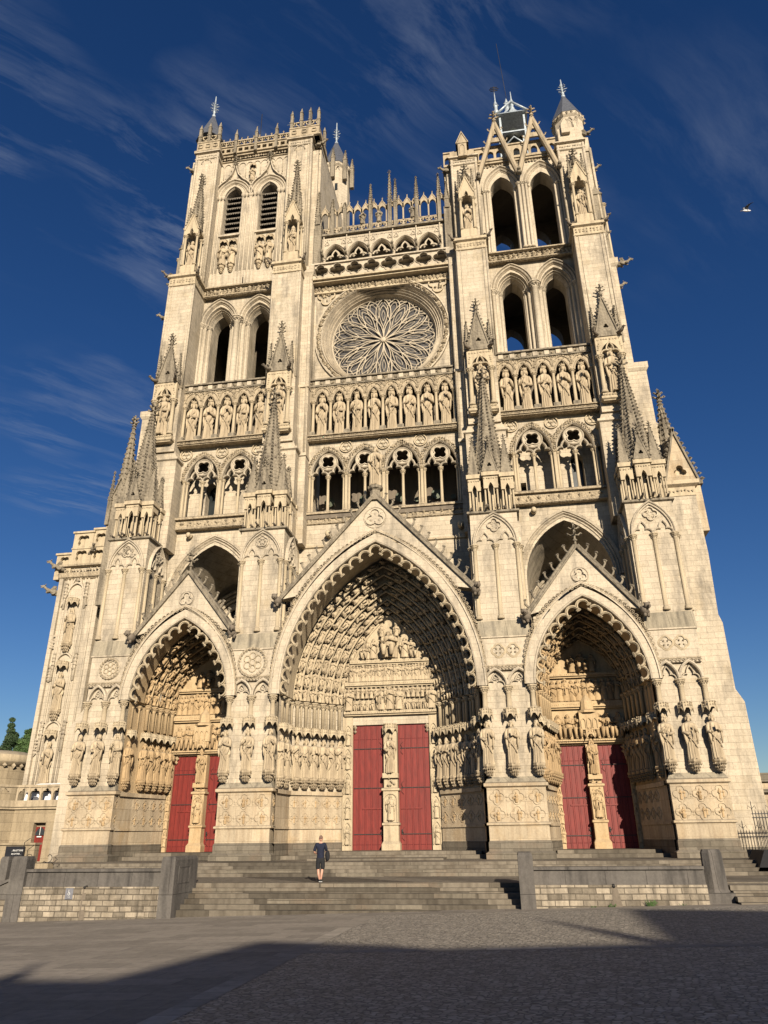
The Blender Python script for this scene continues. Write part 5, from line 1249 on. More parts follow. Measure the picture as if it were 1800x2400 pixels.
# ---- towers ----
def tower(s):
    nm='south' if s>0 else 'north'; xi,xo=sorted((5.8*s,17.3*s)); cw=[10.42*s,13.8*s] if s<0 else [10.4,13.75]
    # storey behind the rose level
    W=MB(); zs=41.2; z0=33.9; y=4.0
    outer=[(xi,z0)]
    for c in sorted(cw): outer+=[(c-1.2,z0)]+arch(c,zs,1.2,1.75,8)+[(c+1.2,z0)]
    outer+=[(xi+11.5,z0),(xi+11.5,44.2),(xi,44.2)]; W.panel(outer,[],y,y+.35)
    outer=[(xi,z0)]
    for c in sorted(cw): outer+=[(c-.82,z0)]+arch(c,zs,.82,1.3,8)+[(c+.82,z0)]
    outer+=[(xi+11.5,z0),(xi+11.5,44.2),(xi,44.2)]; W.panel(outer,[],y+.8,y+1.9)
    for c in cw:
        W.prof(arch(c,zs,1.72,2.5,10),[(.0,y),(-.02,y-.22),(-.10,y-.24),(-.14,y-.1),(-.22,y-.2),(-.30,y-.16),(-.36,y),(-.44,y-.08),(-.5,y+.1)])
        W.prof(arch(c,zs,1.2,1.75,10),[(.0,y+.0),(-.06,y+.25),(-.14,y+.22),(-.18,y+.42),(-.24,y+.38),(-.30,y+.62),(-.38,y+.8)])
        for e in(-1,1):
            W.box(c+e*.82,c+e*1.2,y+.45,y+.8,z0,zs); 
            W.add([(c+e*1.2,y+.1,z0),(c+e*.82,y+.8,z0),(c+e*.82,y+.8,zs+.2),(c+e*1.2,y+.1,zs+.2)],[(0,1,2,3)])
    W.box(xi,xi+1.0,y,14,20.4,60 if s<0 else 55) if s>0 else W.box(xi+10.5,xi+11.5,y,14,20.4,60)
    W.box(xi+10.4,xi+11.5,y,14,20.4,55) if s>0 else W.box(xi,xi+1.1,y,14,20.4,60)
    To=P(W,nm+'_tower_wall' if False else 'tower_wall','ashlar')
    for c in cw:
        for e in(-1,1):
            cob(To,c+e*1.52,y-.05,z0,zs+.02,.16,8,capn=1.1,mat='ashlar_smooth'); cob(To,c+e*1.22,y+.12,z0,zs-.02,.13,8,mat='ashlar_smooth'); cob(To,c+e*.98,y+.42,z0,zs-.04,.12,8,mat='ashlar_smooth')
    cm=sum(cw)/2; cob(To,cm,y-.3,z0,zs+.1,.26,10,capn=1.0,mat='ashlar_smooth')
    # storey floor/back so that one looks through the south tower to the sky
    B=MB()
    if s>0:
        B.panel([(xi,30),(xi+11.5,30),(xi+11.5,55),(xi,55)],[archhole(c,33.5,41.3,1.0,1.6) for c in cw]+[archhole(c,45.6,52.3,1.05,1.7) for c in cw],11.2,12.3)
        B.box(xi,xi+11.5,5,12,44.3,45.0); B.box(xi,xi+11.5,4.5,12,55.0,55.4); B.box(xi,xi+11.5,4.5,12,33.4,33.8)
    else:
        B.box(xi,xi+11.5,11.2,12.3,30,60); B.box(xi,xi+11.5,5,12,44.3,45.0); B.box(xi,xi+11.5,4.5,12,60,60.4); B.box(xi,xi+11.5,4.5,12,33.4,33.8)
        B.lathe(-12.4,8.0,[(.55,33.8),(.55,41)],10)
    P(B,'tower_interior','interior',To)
    # sill / frieze below the belfry
    F=MB(); a,b=xi+1.0,xi+10.8; F.box(a,b,3.6,5,43.75,44.6); hband(F,a,b,3.6,43.68,43.85,.12); F.frus((a,b,3.35,5,44.6),(a,b,3.9,5,45.15)); hband(F,a,b,3.5,44.4,44.6,.2)
    n=26
    for k in range(n):
        x=a+(b-a)*(k+.5)/n
        for q in range(2): F.blob(x+rnd.uniform(-.05,.05),3.54,44.0+q*.24,.19,.4,sy=.8)
    P(F,'foliage_frieze','frieze',To)
    H=MB()
    if s<0:
        zt,zb=60.5,45.0; y=4.3
        H1=[archhole(c,51.2,55.9,.86,1.35) for c in cw]; H.panel([(xi,zb),(xi+11.5,zb),(xi+11.5,zt),(xi,zt)],H1,y,y+1.2)
        for c in cw:
            H.prof(arch(c,55.9,1.68,2.1,10),[(0,y),(-.02,y-.2),(-.1,y-.2),(-.16,y-.05),(-.26,y-.16),(-.36,y-.1),(-.42,y+.02),(-.5,y-.06),(-.6,y+.1),(-.7,y),(-.84,y+.25)])
            og=[(c-1.72,55.9)]+[(c+(-1.80*math.cos(PI/2*t)),55.9+2.1*math.sin(PI/2*t)**.9) for t in(.12,.25,.4,.55,.68)]+[(c-.32,58.5),(c-.16,59.0),(c,59.7)]
            og=og+[(2*c-p[0],p[1]) for p in og[:-1]][::-1]
            H.prof(og,[(.0,y),(.0,y-.26),(.10,y-.26),(.12,y)]); 
            for x,z,nx,nz in resample(og,.55): H.blob(x+nx*.16,y-.2,z+nz*.16,.13,.35)
            for e in(-1.9,-1.5,-1.12,1.12,1.5,1.9):
                x=c+e*.86; H.tube([(x,y-.05,46.8),(x,y-.05,55.8)],.10,6); H.lathe(x,y-.05,[(.11,55.55),(.2,55.8),(.2,55.95)],7); H.lathe(x,y-.05,[(.2,45.2),(.2,46.0),(.12,46.8)],6,False)
        for k in range(15):
            x=xi+.9+ (10.0)*k/14; 
            H.tube([(x,y-.03,58.2),(x,y-.03,60.2)],.05,5)
            H.prof(arch(x+.357,59.75,.3,.35,4),[(0,y),(0,y-.08),(.06,y-.08)])
        # pairs of figures under the louvres
        for c in cw:
            nb=MB()
            for e in(-1,1):
                nb.M=None; figure(nb,c+e*.42,y-.15,47.6,2.3,0,int(c*3)+e+5,segs=12,wide=.95); console(nb,c+e*.42,y-.1,47.55,.42,.7); small_canopy(nb,c+e*.42,y-.1,50.0,.5,.4)
                nb.prof(archhole(c+e*.42,49.7,50.3,.38,.4,4),[(0,y),(0,y-.1),(.05,y-.1)])
            P(nb,'figure_pair','sculpture',To)
            H.box(c-1.0,c+1.0,y-.25,y,50.95,51.15)
        g=MB(); figure(g,cm,y-.15,57.6,1.5,0,3); console(g,cm,y-.1,57.6,.4,.5); small_canopy(g,cm,y-.1,59.2,.42,.35); P(g,'figure','sculpture',To)
        for c in cw:
            fi=MB(); finial(fi,c,y-.25,59.6,1.2,.1); P(fi,'finial','weathered',To)
            lv=MB(); le=MB()
            for k in range(9):
                z=51.35+k*.62; lv.add([(c-.85,y+.55,z),(c+.85,y+.55,z),(c+.85,y+1.1,z+.5),(c-.85,y+1.1,z+.5),(c-.85,y+.55,z-.06),(c+.85,y+.55,z-.06)],[(0,1,2,3),(0,1,5,4)])
                hw=.85 if z<56 else .85*(1-(z-55.9)/1.5)
                if hw>.1:
                  m=max(3,int(hw*2/.16))
                  le.box(c-hw,c+hw,y+.5,y+.54,z-.02,z+.03)
                  for q in range(m): x=c-hw+2*hw*(q+.5)/m; le.add([(x-.08,y+.52,z),(x+.08,y+.52,z),(x,y+.52,z-.17)],[(0,1,2)])
            P(lv,'louvres','louvre',To); P(le,'louvre_fringe','louvre_edge',To); dk=MB(); dk.box(c-.9,c+.9,y+1.2,y+1.3,51,58); P(dk,'bell_chamber','louvre',To)
        H.box(xi,xi+11.5,y-.05,y+9,zt-.1,zt+.0)
    else:
        zt,zb=55.2,45.0; y=4.2
        outer=[(xi,zb)]
        for c in sorted(cw): outer+=[(c-.98,zb)]+arch(c,52.1,.98,1.55,8)+[(c+.98,zb)]
        outer+=[(xi+11.5,zb),(xi+11.5,zt),(xi,zt)]; H.panel(outer,[],y,y+1.3)
        for c in cw:
            H.prof(arch(c,52.1,1.72,2.75,10),[(0,y),(-.02,y-.22),(-.1,y-.22),(-.16,y-.06),(-.26,y-.18),(-.36,y-.1),(-.42,y+.02),(-.5,y-.06),(-.6,y+.1),(-.74,y+.3)])
            for e,r in((-1.52,.13),(-1.26,.11),(-1.04,.10),(1.04,.10),(1.26,.11),(1.52,.13)): cob(To,c+e,y+.0 if abs(e)>1.2 else y+.2,45.1,52.12,r,7,capn=.7,mat='ashlar_smooth')
        H.box(cm-.3,cm+.3,y-.35,y,45,52.0); 
        for e in(-.3,0,.3): cob(To,cm+e,y-.38,45.1,52.2,.13,7,capn=.8,mat='ashlar_smooth')
        H.prof(arch(7.75,52.1,.35,.5,4),[(0,y),(0,y-.12),(.08,y-.12),(.1,y)])
        # steel props glimpsed in the opening
        br=MB(); 
        for c in cw: br.tube([(c-1.0,8,46.0),(c+.9,8,47.5)],.10,5); br.tube([(c+.55,8,46),(c+.55,8,49.5)],.09,5)
        P(br,'steel_prop','lead',To)
    P(H,'belfry','ashlar_smooth',To)
    return To
TN=tower(-1); TS=tower(1)
def corner(s,inner,To):
    """belfry-stage corner buttress with its statue niche"""
    xa,xb=(6.3,8.4) if inner else (15.3,17.4); x0,x1=sorted((s*xa,s*xb)); xm=(x0+x1)/2; top=61.0 if s<0 else 55.6
    B=MB(); B.box(x0,x1,3.3,6,45.1,top)
    if s<0:
        for q in range(4): x=x0+.25+(x1-x0-.5)*q/3; B.tube([(x,3.28,46),(x,3.28,top-.8)],.07,5)
        B.prof(arch((x0+x1)/2,top-1.5,.45,.5,4),[(0,3.3),(0,3.2),(.06,3.2),(.06,3.3)])
    for q in (x0+.02,x1-.02): B.tube([(q,3.3,45.2),(q,3.3,top-.3)],.12,7)
    if inner: a,b=sorted((s*5.6,s*6.4)); 
    else: a,b=sorted((s*17.3,s*18.2))
    B.box(a,b,4.3,13.5,43,top); B.tube([(b-.1 if s>0 else a+.1,4.25,45),(b-.1 if s>0 else a+.1,4.25,top)],.12,6)
    band3(B,x0,x1,3.3,6,top-1.0,top-.8,.12); band3(B,x0,x1,3.3,6,top-.2,top,.22)
    leafband(B,[(x0+.1,top-.5),(x1-.1,top-.5)],3.27,.16,.22)
    Bo=P(B,'corner_buttress','ashlar',To); Bo=To
    z0=45.3; Nn=MB(); w=.52; yc=2.75
    Nn.box(xm-.62,xm+.62,2.2,3.3,z0,46.3); Nn.frus((xm-.75,xm+.75,2.0,3.3,z0-.1),(xm-.62,xm+.62,2.15,3.3,z0+.15))
    A_=trefarch(xm,49.6,w-.1,.8,4); Nn.panel([(xm-w-.1,49.6)]+A_+[(xm+w+.1,49.6),(xm+w+.1,50.3),(xm,51.9),(xm-w-.1,50.3)],[],2.15,2.4)
    Nn.box(xm-w-.1,xm+w+.1,2.4,3.3,50.2,50.5)
    for e in(-1,1): Nn.prof([(xm+e*(w+.14),50.2),(xm,52.1)][::e],[(0,2.45),(0,2.08),(.08,2.08),(.08,2.45)]); [Nn.blob(xm+e*(w+.24)*(1-t/5),2.15,50.4+1.8*t/5,.11) for t in range(5)]
    P(Nn,'niche','carved',Bo)
    for e in(-1,1): cob(Bo,xm+e*.52,2.28,46.3,49.65,.11,7); cob(Bo,xm+e*.58,3.0,45.3,49.65,.10,7)
    zt=57.6 if s<0 else 54.2; S=MB()
    S.box(xm-.42,xm+.42,2.5,3.3,50.4,52.2); spire(S,xm,2.85,52.0,zt-1.0,.50,8,True,.12,14); finial(S,xm,2.85,zt-1.3,1.3,.10)
    for e in(-1,1): pinnacle(S,xm+e*.55,2.5,50.2,53.2,.13,51.2,.08,6)
    P(S,'spirelet','weathered',Bo)
    i=(int(abs(xm))+s)%8; nmx={(-1,False):'outer left',(-1,True):'inner left',(1,True):'inner right',(1,False):'outer right'}[(s,inner)]
    put_statue(SAINTS[i],xm,2.6,46.35,2.9,0,f"small high statue, {LOOKS[i]}, in the {nmx} belfry niche",'statues in the belfry niches',.9)
for s,To in((-1,TN),(1,TS)):
    for inner in(True,False): corner(s,inner,To)
# inner and outer slender pinnacles beside the towers
for x,z0,zt in((-5.5,45.2,54.3),(5.7,45.2,53.5)):
    p=MB(); p.box(x-.3,x+.3,3.6,4.4,z0,50.5); pinnacle(p,x,3.7,50.3,zt,.2,51.3,.10,10); P(p,'pinnacle','weathered')
for x,zt in((17.9,56.0),(-17.9,54.5)):
    p=MB(); p.box(x-.45,x+.45,4.2,5.4,43.2,49.0); cob(TS if x>0 else TN,x+(.5 if x>0 else -.5),4.4,43.3,49.2,.12,7)
    pinnacle(p,x,4.6,49.0,zt,.42,50.2,.13,12); P(p,'pinnacle','weathered')
def tops():
    # north tower parapet
    N_=MB(); a,b=-15.5,-8.4; y=4.0
    leafband(N_,[(-15.4,60.75),(-8.5,60.75)],4.2,.2,.26,1); hband(N_,-15.5,-8.4,4.3,60.35,60.5,.12); N_.box(-17.6,-5.6,4.05,13,60.95,61.15)
    n=12; st=(b-a)/n; hl=[foil(a+st*(k+.5),61.55,.26,4,PI/4,4) for k in range(n)]; N_.panel([(a,61.15),(b,61.15),(b,61.95),(a,61.95)],hl,3.9,4.1); N_.box(a,b,4.15,4.2,61.2,61.9)
    N_.box(a,b,3.8,4.2,61.95,62.08)
    for k in range(n*1+1): x=a+st*k; N_.box(x-.05,x+.05,3.95,4.1,62.05,62.7); 
    for k in range(n): x=a+st*(k+.5); N_.prof(trefarch(x,62.4,st/2-.06,.32,3),[(0,4.1),(0,3.95),(.05,3.95),(.05,4.1)]); N_.blob(x,4.0,63.2,.10); N_.tube([(x,4,62.8),(x,4,63.2)],.04,4)
    N_.box(a,b,3.9,4.12,62.72,62.86)
    No=P(N_,'parapet','brown_carved',TN)
    for x in(-13.9,-11.9,-9.9): p=MB(); p.box(x-.13,x+.13,3.72,4.0,61.0,63.4); p.lathe(x,3.86,[(.24,63.4),(.16,63.55),(.03,64.2)],4,False,rot=PI/4); p.blob(x,3.86,64.25,.08); p.box(x-.17,x+.17,3.68,4.05,62.6,62.7); P(p,'pinnacle','weathered',TN)
    for x0,x1 in((-8.45,-5.6),(-17.5,-15.3)):
        c=MB(); c.box(x0,x1,3.25,6.3,61.0,62.4); band3(c,x0,x1,3.25,6.3,61.0,61.2,.15); c.box(x0,x1,3.2,6.3,62.3,62.45)
        for k in range(3): c.prof(foil(x0+(x1-x0)*(k+.5)/3,61.8,.28,4,PI/4,4),[(0,3.25),(0,3.17),(.05,3.17)],closed=True)
        P(c,'corner_turret','brown_carved',TN)
        for i,(x,yy) in enumerate(((x0+.15,3.4),(x0+1.1,3.3),(x1-.9,3.3),(x1-.12,3.4),(x1-.1,5.6))):
            if x1-x0<2.5 and i==2: continue
            p=MB(); p.box(x-.13,x+.13,yy-.13,yy+.13,62.4,64.3); p.lathe(x,yy,[(.24,64.3),(.16,64.45),(.03,65.0)],4,False,rot=PI/4); p.box(x-.17,x+.17,yy-.17,yy+.17,63.2,63.3); P(p,'pinnacle','weathered',TN)
        for k in range(3):
            m=MB(); x=x0+(x1-x0)*(k+.5)/3; m.prof(trefarch(x,62.7,.3,.5,4),[(0,3.5),(0,3.35),(.07,3.35),(.07,3.5)]); m.box(x-.4,x+.4,3.35,3.5,63.2,63.3); P(m,'balustrade','carved',TN)
    # slate cap with lead finial on the outer corner
    def cap(x,y,z0,r,zc,zf,To,body=None):
        if body: b_=MB(); b_.lathe(x,y,[(r*.92,body),(r*.92,z0-.5),(r*1.05,z0-.3),(r*1.05,z0)],8,False,rot=PI/8); [b_.blob(x+r*1.0*math.cos(2*PI*k_/22),y+r*1.0*math.sin(2*PI*k_/22),z0-.18,.15,.3) for k_ in range(22)]; [b_.prof(arch(x+r*.36*q_,z0-1.0,.17,.28,4),[(0,y-r*.86),(0,y-r*.95),(.06,y-r*.95)]) for q_ in(-1,0,1)]; P(b_,'turret_drum','ashlar_smooth',To)
        c=MB(); c.lathe(x,y,[(r*1.08,z0),(r*.12,zc)],8 if r>1.2 else 12,r<=1.2,rot=PI/8); co=P(c,'slate_cap','slate',To)
        f=MB(); f.lathe(x,y,[(r*.16,zc-.5),(r*.12,zc),(.20,zc+.15),(.10,zc+.3),(.10,zc+(zf-zc)*.45),(.05,zf)],8)
        for zz,k in((.30,.30),(.44,.42),(.56,.28)):
            for a in range(6): an=a*PI/3; q=k; f.tube([(x,y,zc+(zf-zc)*zz),(x+q*.7*math.cos(an),y+q*.7*math.sin(an),zc+(zf-zc)*zz+.05),(x+q*math.cos(an),y+q*math.sin(an),zc+(zf-zc)*zz+.12)],.03,4); f.blob(x+q*math.cos(an),y+q*math.sin(an),zc+(zf-zc)*zz+.12,.06,.2)
        f.ball(x,y,zc+(zf-zc)*.2,.16); P(f,'lead_finial','lead',To)
    cap(-17.1,5.0,64.4,1.3,68.2,71.2,TN)
    cap(-6.7,14.5,69.0,1.75,73.8,77.2,TN,44)
    t=MB(); t.box(-6.4,-6.1,12.98,13.02,64.9,65.9); P(t,'slit_window','dark_glass',TN)
    for a in range(5): an=-PI+a*PI/4; p=MB(); pinnacle(p,-6.6+1.75*math.cos(an),14.5+1.75*math.sin(an),66.5,71.0,.2,69.4,.1,5); P(p,'pinnacle','weathered',TN)
    # metal rods
    r=MB(); r.tube([(-12.0,5,62),(-12.0,5,67.5)],.035,5); P(r,'rod','iron',TN)
    r=MB(); r.tube([(-8.9,5.5,62),(-8.9,5.5,66.6)],.035,5); r.tube([(-9.5,5.5,66),(-8.3,5.5,66)],.03,4); r.tube([(-9.3,5.5,66.3),(-8.6,5.5,65.7)],.03,4); P(r,'weather_cross','lead',TN)
    # south tower: open arcade, two big gables, turret and belfry lantern
    S=MB(); a,b=5.6,15.3; leafband(S,[(8.0,55.0),(15.1,55.0)],4.1,.2,.25,1); S.box(5.5,17.4,3.95,13,55.15,55.35); n=13; st=(b-a)/n
    S.panel([(a,55.35),(b,55.35),(b,56.85),(a,56.85)],[archhole(a+st*(k+.5),55.6,56.1,st*.36,.35,4) for k in range(n)],3.85,4.1); S.box(a,b,3.75,4.15,56.85,57.0)
    So=P(S,'parapet','brown_carved',TS)
    for xl,xa,xr in((8.45,10.25,11.85),(11.9,13.5,15.2)):
        g=MB(); zf=52.9; za=59.2
        for p,q in(((xl,zf),(xa,za)),((xa,za),(xr,zf))):
            g.prof([p,q],[(-.20,3.55),(-.20,3.2),(-.06,3.1),(.06,3.1),(.16,3.2),(.16,3.55)]); g.prof([p,q],[(.16,3.55),(-.20,3.55)])
            for k in range(4):
                t=(k+.7)/4.4; e=-1 if p==(xl,zf) else 1; tt=t if e<0 else 1-t; x=p[0]+(q[0]-p[0])*tt; z=p[1]+(q[1]-p[1])*tt
                if z>56: crocket(g,x+e*.1,3.3,z+.05,e*.9,.4,.3)
        g.panel([(xa-.78,56.9),(xa+.78,56.9),(xa,59.2)],[foil(xa,57.6,.30,3,PI/2,4)],3.3,3.45)
        finial(g,xa,3.3,59.0,1.6,.11)
        P(g,'gable','brown_carved',TS)
    for x in(8.5,11.87,15.2): h=MB(); h.ball(x,3.1,52.75,.22,.3,.24); h.ball(x,2.85,52.85,.17,.17,.17); P(h,'gargoyle','weathered',TS)
    # inner corner block
    c=MB(); c.box(6.2,8.3,3.25,6,55.3,56.3) ; c.box(6.95,7.7,2.95,3.7,55.4,56.9); c.panel([(6.88,56.9),(7.77,56.9),(7.32,58.0)],[],2.9,3.75); c.prof([(6.83,56.85),(7.32,58.12),(7.82,56.85)],[(0,3.8),(0,2.85),(.07,2.85),(.07,3.8)]); c.blob(7.32,3.3,58.25,.14); c.prof(archhole(7.32,55.7,56.4,.2,.3,4),[(0,2.95),(0,2.9),(.05,2.9)]); P(c,'corner_turret','brown_carved',TS)
    c=MB(); c.box(15.5,17.3,3.4,6,55.3,57.4); c.panel([(15.8,56.6),(16.5,56.6),(16.5,57.6),(16.15,58.4),(15.8,57.6)],[],3.1,3.4); c.box(17.0,18.1,4.2,8,55.3,56.9); [c.prof(archhole(16.75+q*.45,57.9,58.5,.16,.25,4),[(0,3.6),(0,3.52),(.05,3.52)]) for q in(-1,0,1)]; P(c,'corner_turret','ashlar_smooth',TS)
    cap(16.75,4.9,59.7,1.38,63.2,65.6,TS,55.5)
    # gargoyles all round the tops
    for x,y,z,dx,dy in((5.9,4,54.9,-1,-.2),(17.9,4.3,57.3,1,-.2),(18.1,5,53.8,1,-.1),(-5.7,4,60.6,1,-.2),(-17.8,4,59.5,-1,-.3),(17.6,3.6,44.6,1,-.6),(19.2,5,43.3,1,0),(19.2,8,43.5,1,0),(-19.2,5,43.2,-1,-.2),(-17.6,3.2,44.6,-1,-.5)):
        gargoyle(x-dx*.2,y,z,dx,dy,1.0,TS if x>0 else TN)
    # timber and lead bell lantern
    L=MB(); x,y=12.35,9.5
    for ex in(-1,1):
        for ey in(-1,1): L.box(x+ex*1.15-.09,x+ex*1.15+.09,y+ey*1.1-.09,y+ey*1.1+.09,57,66.4)
        L.tube([(x-1.15*ex,y-1.1,62.0),(x,y-1.1,63.4),(x+1.15*ex,y-1.1,62.0)],.09,5)
    L.box(x-1.25,x+1.25,y-1.2,y+1.2,61.6,61.75); L.box(x-1.25,x+1.25,y-1.2,y-1.05,64.0,64.15)
    Lo=P(L,'bell_lantern','lead',TS)
    rf=MB(); rf.lathe(x,y,[(2.15,66.3),(1.8,66.7),(.95,67.5),(.3,68.6),(.12,69.0)],4,False,rot=PI/4); 
    for e in(-1,1): rf.tube([(x-1.5*e,y-1.5,66.35),(x,y-1.45,67.9)],.11,5)
    rf.tube([(x,y-1.5,67.8),(x,y,68.5)],.10,5); P(rf,'lantern_roof','lead',TS)
    bl=MB(); bl.lathe(x,y,[(.95,64.2),(.8,64.5),(.55,65.3),(.2,65.6)],14); bl.lathe(x,y,[(1.05,62.0),(.9,62.3),(.6,63.1),(.25,63.4)],14); P(bl,'bell','bronze',TS)
    for x_,zt in((x+.25,71.2),(x-1.35,71.5),(x-.25,70.3)):
        f=MB(); 
        if zt>71.2: f.box(x_-.12,x_+.12,y-.2,y+.1,57,68.0); f.tube([(x_,y,66.6),(x,y,67.4)],.08,4)
        f.lathe(x_,y,[(.2,68.2),(.28,68.6),(.15,68.9),(.2,69.3),(.2,69.7),(.08,70.1),(.04,zt)],7)
        for k in range(5): an=k*2*PI/5; f.blob(x_+.22*math.cos(an),y+.22*math.sin(an),69.5,.11)
        P(f,'lead_finial','lead',TS)
    wv=MB(); wv.tube([(x-1.35,y,71),(x-1.35,y,72.4)],.05,4); 
    for a,b_ in(((-.6,0),(.6,0)),((-.45,.3),(.45,.3)),((-.45,-.3),(.45,-.3))): wv.tube([(x-1.35+a[0]*.8,y,72.0+a[1]*.8),(x-1.35+b_[0]*.8,y,72.0+b_[1]*.8)],.045,4)
    P(wv,'weather_cross','iron',TS)
    r=MB(); r.tube([(x-.1,y,68.5),(x-.6,y,79)],.03,4); P(r,'lightning_rod','iron',TS)
tops()

# ---- flanks: outer wall to the south, stair turret to the north, flyer pinnacles ----
def flanks():
    W=MB(); P_=[(18.0,.3),(20.45,.3),(20.45,8.6),(20.1,9.3),(20.15,13.1),(20.0,13.6),(20.15,17.4),(20.12,19.0),(20.1,21.4),(18.0,21.4)]
    W.panel(P_,[],1.6,9)
    Wo=P(W,'flank_buttress','ashlar')
    b=MB(); b.box(18.0,20.6,1.4,9,.3,1.3); P(b,'base','grey_base',Wo)
    k=MB(); k.box(18.2,20.15,1.55,9,21.3,22.0); band3(k,18.2,20.15,1.55,9,21.9,22.3,.24); leafband(k,[(18.3,21.65),(20.1,21.65)],1.5,.16,.22); P(k,'cornice','carved',Wo)
    for xs,yy,zo in((19.55,1.9,-1.2),(-20.2,4.6,0)):
        s=1 if xs>0 else -1
        g=MB(); g.M=Matrix.Translation((0,0,zo)); g.box(xs-1.05,xs+1.05,yy,yy+6,20.2,23.6); g.panel([(xs-1.05,23.6),(xs+1.05,23.6),(xs+.0,27.4)],[foil(xs,24.4,.42,3,PI/2,5)],yy,yy+.4); g.add([(xs-1.05,yy+.4,23.6),(xs+1.05,yy+.4,23.6),(xs,yy+.4,27.4),(xs-1.05,yy+6,23.6),(xs+1.05,yy+6,23.6),(xs,yy+6,27.4)],[(0,2,5,3),(1,4,5,2),(0,1,2)])
        go=P(g,'flyer_gable','ochre_block')
        e=MB(); e.M=g.M
        for q in(-1,1):
            e.prof([(xs+q*1.12,23.5),(xs,27.6)][::q],[(0,yy+.4),(0,yy-.12),(.12,yy-.12),(.12,yy+.4)])
            for t in range(11): e.blob(xs+q*1.3*(1-(t+.5)/11),yy,23.6+4.1*(t+.5)/11,.15,.3)
        e.box(xs-1.2,xs+1.2,yy-.15,yy+6,23.35,23.6)
        P(e,'coping','weathered',go)
        sp=MB(); sp.M=g.M; sp.box(xs-.45,xs+.45,yy+1.2,yy+2.2,23.6,26); spire(sp,xs,yy+1.6,25.6,30.6,.72,8,True,.14,12); finial(sp,xs,yy+1.6,30.2,1.4,.12); P(sp,'spire','weathered',go)
    # further flyer pinnacles on the north side
    for x,y,z0,zt in((-19.6,3.2,22.8,32.2),(-21.6,7.5,20,30.6),(-22.9,9.0,20,28.8)):
        s=MB(); s.box(x-.6,x+.6,y-.6,y+.6,z0-6,z0+2.2); A=arch(x,z0+.9,.3,.5,4); s.prof([(x-.62,z0+2.0),(x,z0+3.8),(x+.62,z0+2.0)],[(0,y+.6),(0,y-.7),(.08,y-.7)]); s.panel([(x-.6,z0+2.0),(x+.6,z0+2.0),(x,z0+3.6)],[],y-.62,y+.6)
        spire(s,x,y,z0+2.2,zt-.8,.62,8,True,.13,14); finial(s,x,y,zt-1.2,1.3,.11)
        for e in(-1,1): pinnacle(s,x+e*.62,y-.62,z0,z0+4.4,.14,z0+2.0,.09,6)
        P(s,'flyer_pinnacle','weathered')
    bk=MB(); bk.box(-21.8,-17.8,4.5,12,8,22.5); bk.box(-19.4,-17.6,4.2,9,22.5,24.5); P(bk,'flank_buttress','ashlar')
    # late gothic stair turret on the north corner
    T=MB(); x0,x1=-22.5,-19.6; y=2.0; KT=Matrix.Translation((-23.8,3.9,-.09))@Matrix.Scale(1.043,4)@Matrix.Translation((22.5,-2.0,0)); T.M=KT
    T.box(x0,x1,y,8,4.26,18.6); T.box(x1-.1,-17.4,2.4,8,3.9,19.4)
    T.M=None; T.frus((-19.7,-18.2,1.0,5,8.2),(-19.3,-18.25,1.8,5,9.6)); T.box(-19.6,-18.25,1.0,5,.8,8.2); T.M=KT
    T.box(x0,x1,y,8,18.6,19.6)
    for x in (x0+.05,x0+.45,x0+.7,x0+1.75,x0+2.0,x1-.35,x1-.1): T.tube([(x,y-.02,5.0),(x,y-.02,18.7)],.075,6)
    for x in (x0,x1): T.box(x-.14,x+.14,y-.2,y+.2,5,18.6)
    for z in (8.3,12.7,17.6):
        T.prof(arch(x0+1.22,z,.5,.6,5),[(0,y),(0,y-.16),(.1,y-.16),(.1,y)]); T.tube([(x0+.45,y-.1,z-1.2),(x0+.45,y-.1,z+.6)],.09,5); T.tube([(x0+2.0,y-.1,z-1.2),(x0+2.0,y-.1,z+.6)],.09,5)
        for q in(.45,2.0): 
            for k in range(5): T.blob(x0+q,y-.15,z+.6-.25*k,.14,.35)
        T.blob(x0+1.22,y-.15,z+.85,.15)
    for x,z in((x0+.2,7.8),(x0+.1,14.5),(x0+.3,12.4)):
        for k in range(5): T.blob(x,y-.12,z-.2*k,.15,.4)
    T.prof([(x0+.3,16.6),(x0+1.22,19.0),(x0+2.1,16.6)],[(0,y),(0,y-.14),(.08,y-.14),(.08,y)])
    To=P(T,'stair_turret','ashlar_smooth')
    c=MB(); c.M=KT; band3(c,x0,x1,y,8,18.5,19.0,.25); band3(c,x0,x1,y,8,19.4,19.6,.3); leafband(c,[(x0,19.2),(x1,19.2)],y-.15,.18,.24); P(c,'cornice','frieze',To)
    b=MB(); b.M=KT
    for xa,xb,z0,z1,yy in((x0-.7,x0+.5,18.6,20.4,1.9),(x0+.5,x0+2.0,19.6,21.9,1.7),(x0+2.0,x1+.1,19.6,22.1,1.75)):
        n=max(1,int((xb-xa)/.8)); w=(xb-xa)/n
        b.panel([(xa,z0),(xb,z0),(xb,z1),(xa,z1)],[foil(xa+w*(i+.5),z0+(z1-z0)*(j+.5)/2,min(w,(z1-z0)/2)*.42,4,PI/4,4) for i in range(n) for j in range(2)],yy,yy+.2); b.box(xa,xb,yy+.3,yy+.5,z0,z1)
        b.box(xa-.08,xb+.08,yy-.1,yy+.6,z1,z1+.14); b.box(xa-.04,xb+.04,yy-.05,yy+.3,(z0+z1)/2-.05,(z0+z1)/2+.05)
    P(b,'tracery_parapet','carved',To)
    for x,z,dx in((x0-.2,19.4,-1),(x0+1.9,20.4,.5),(x0-.3,17.6,-1)):
        gargoyle(*(KT@Vector((x,1.9,z))),dx,-.7,1.0,To)
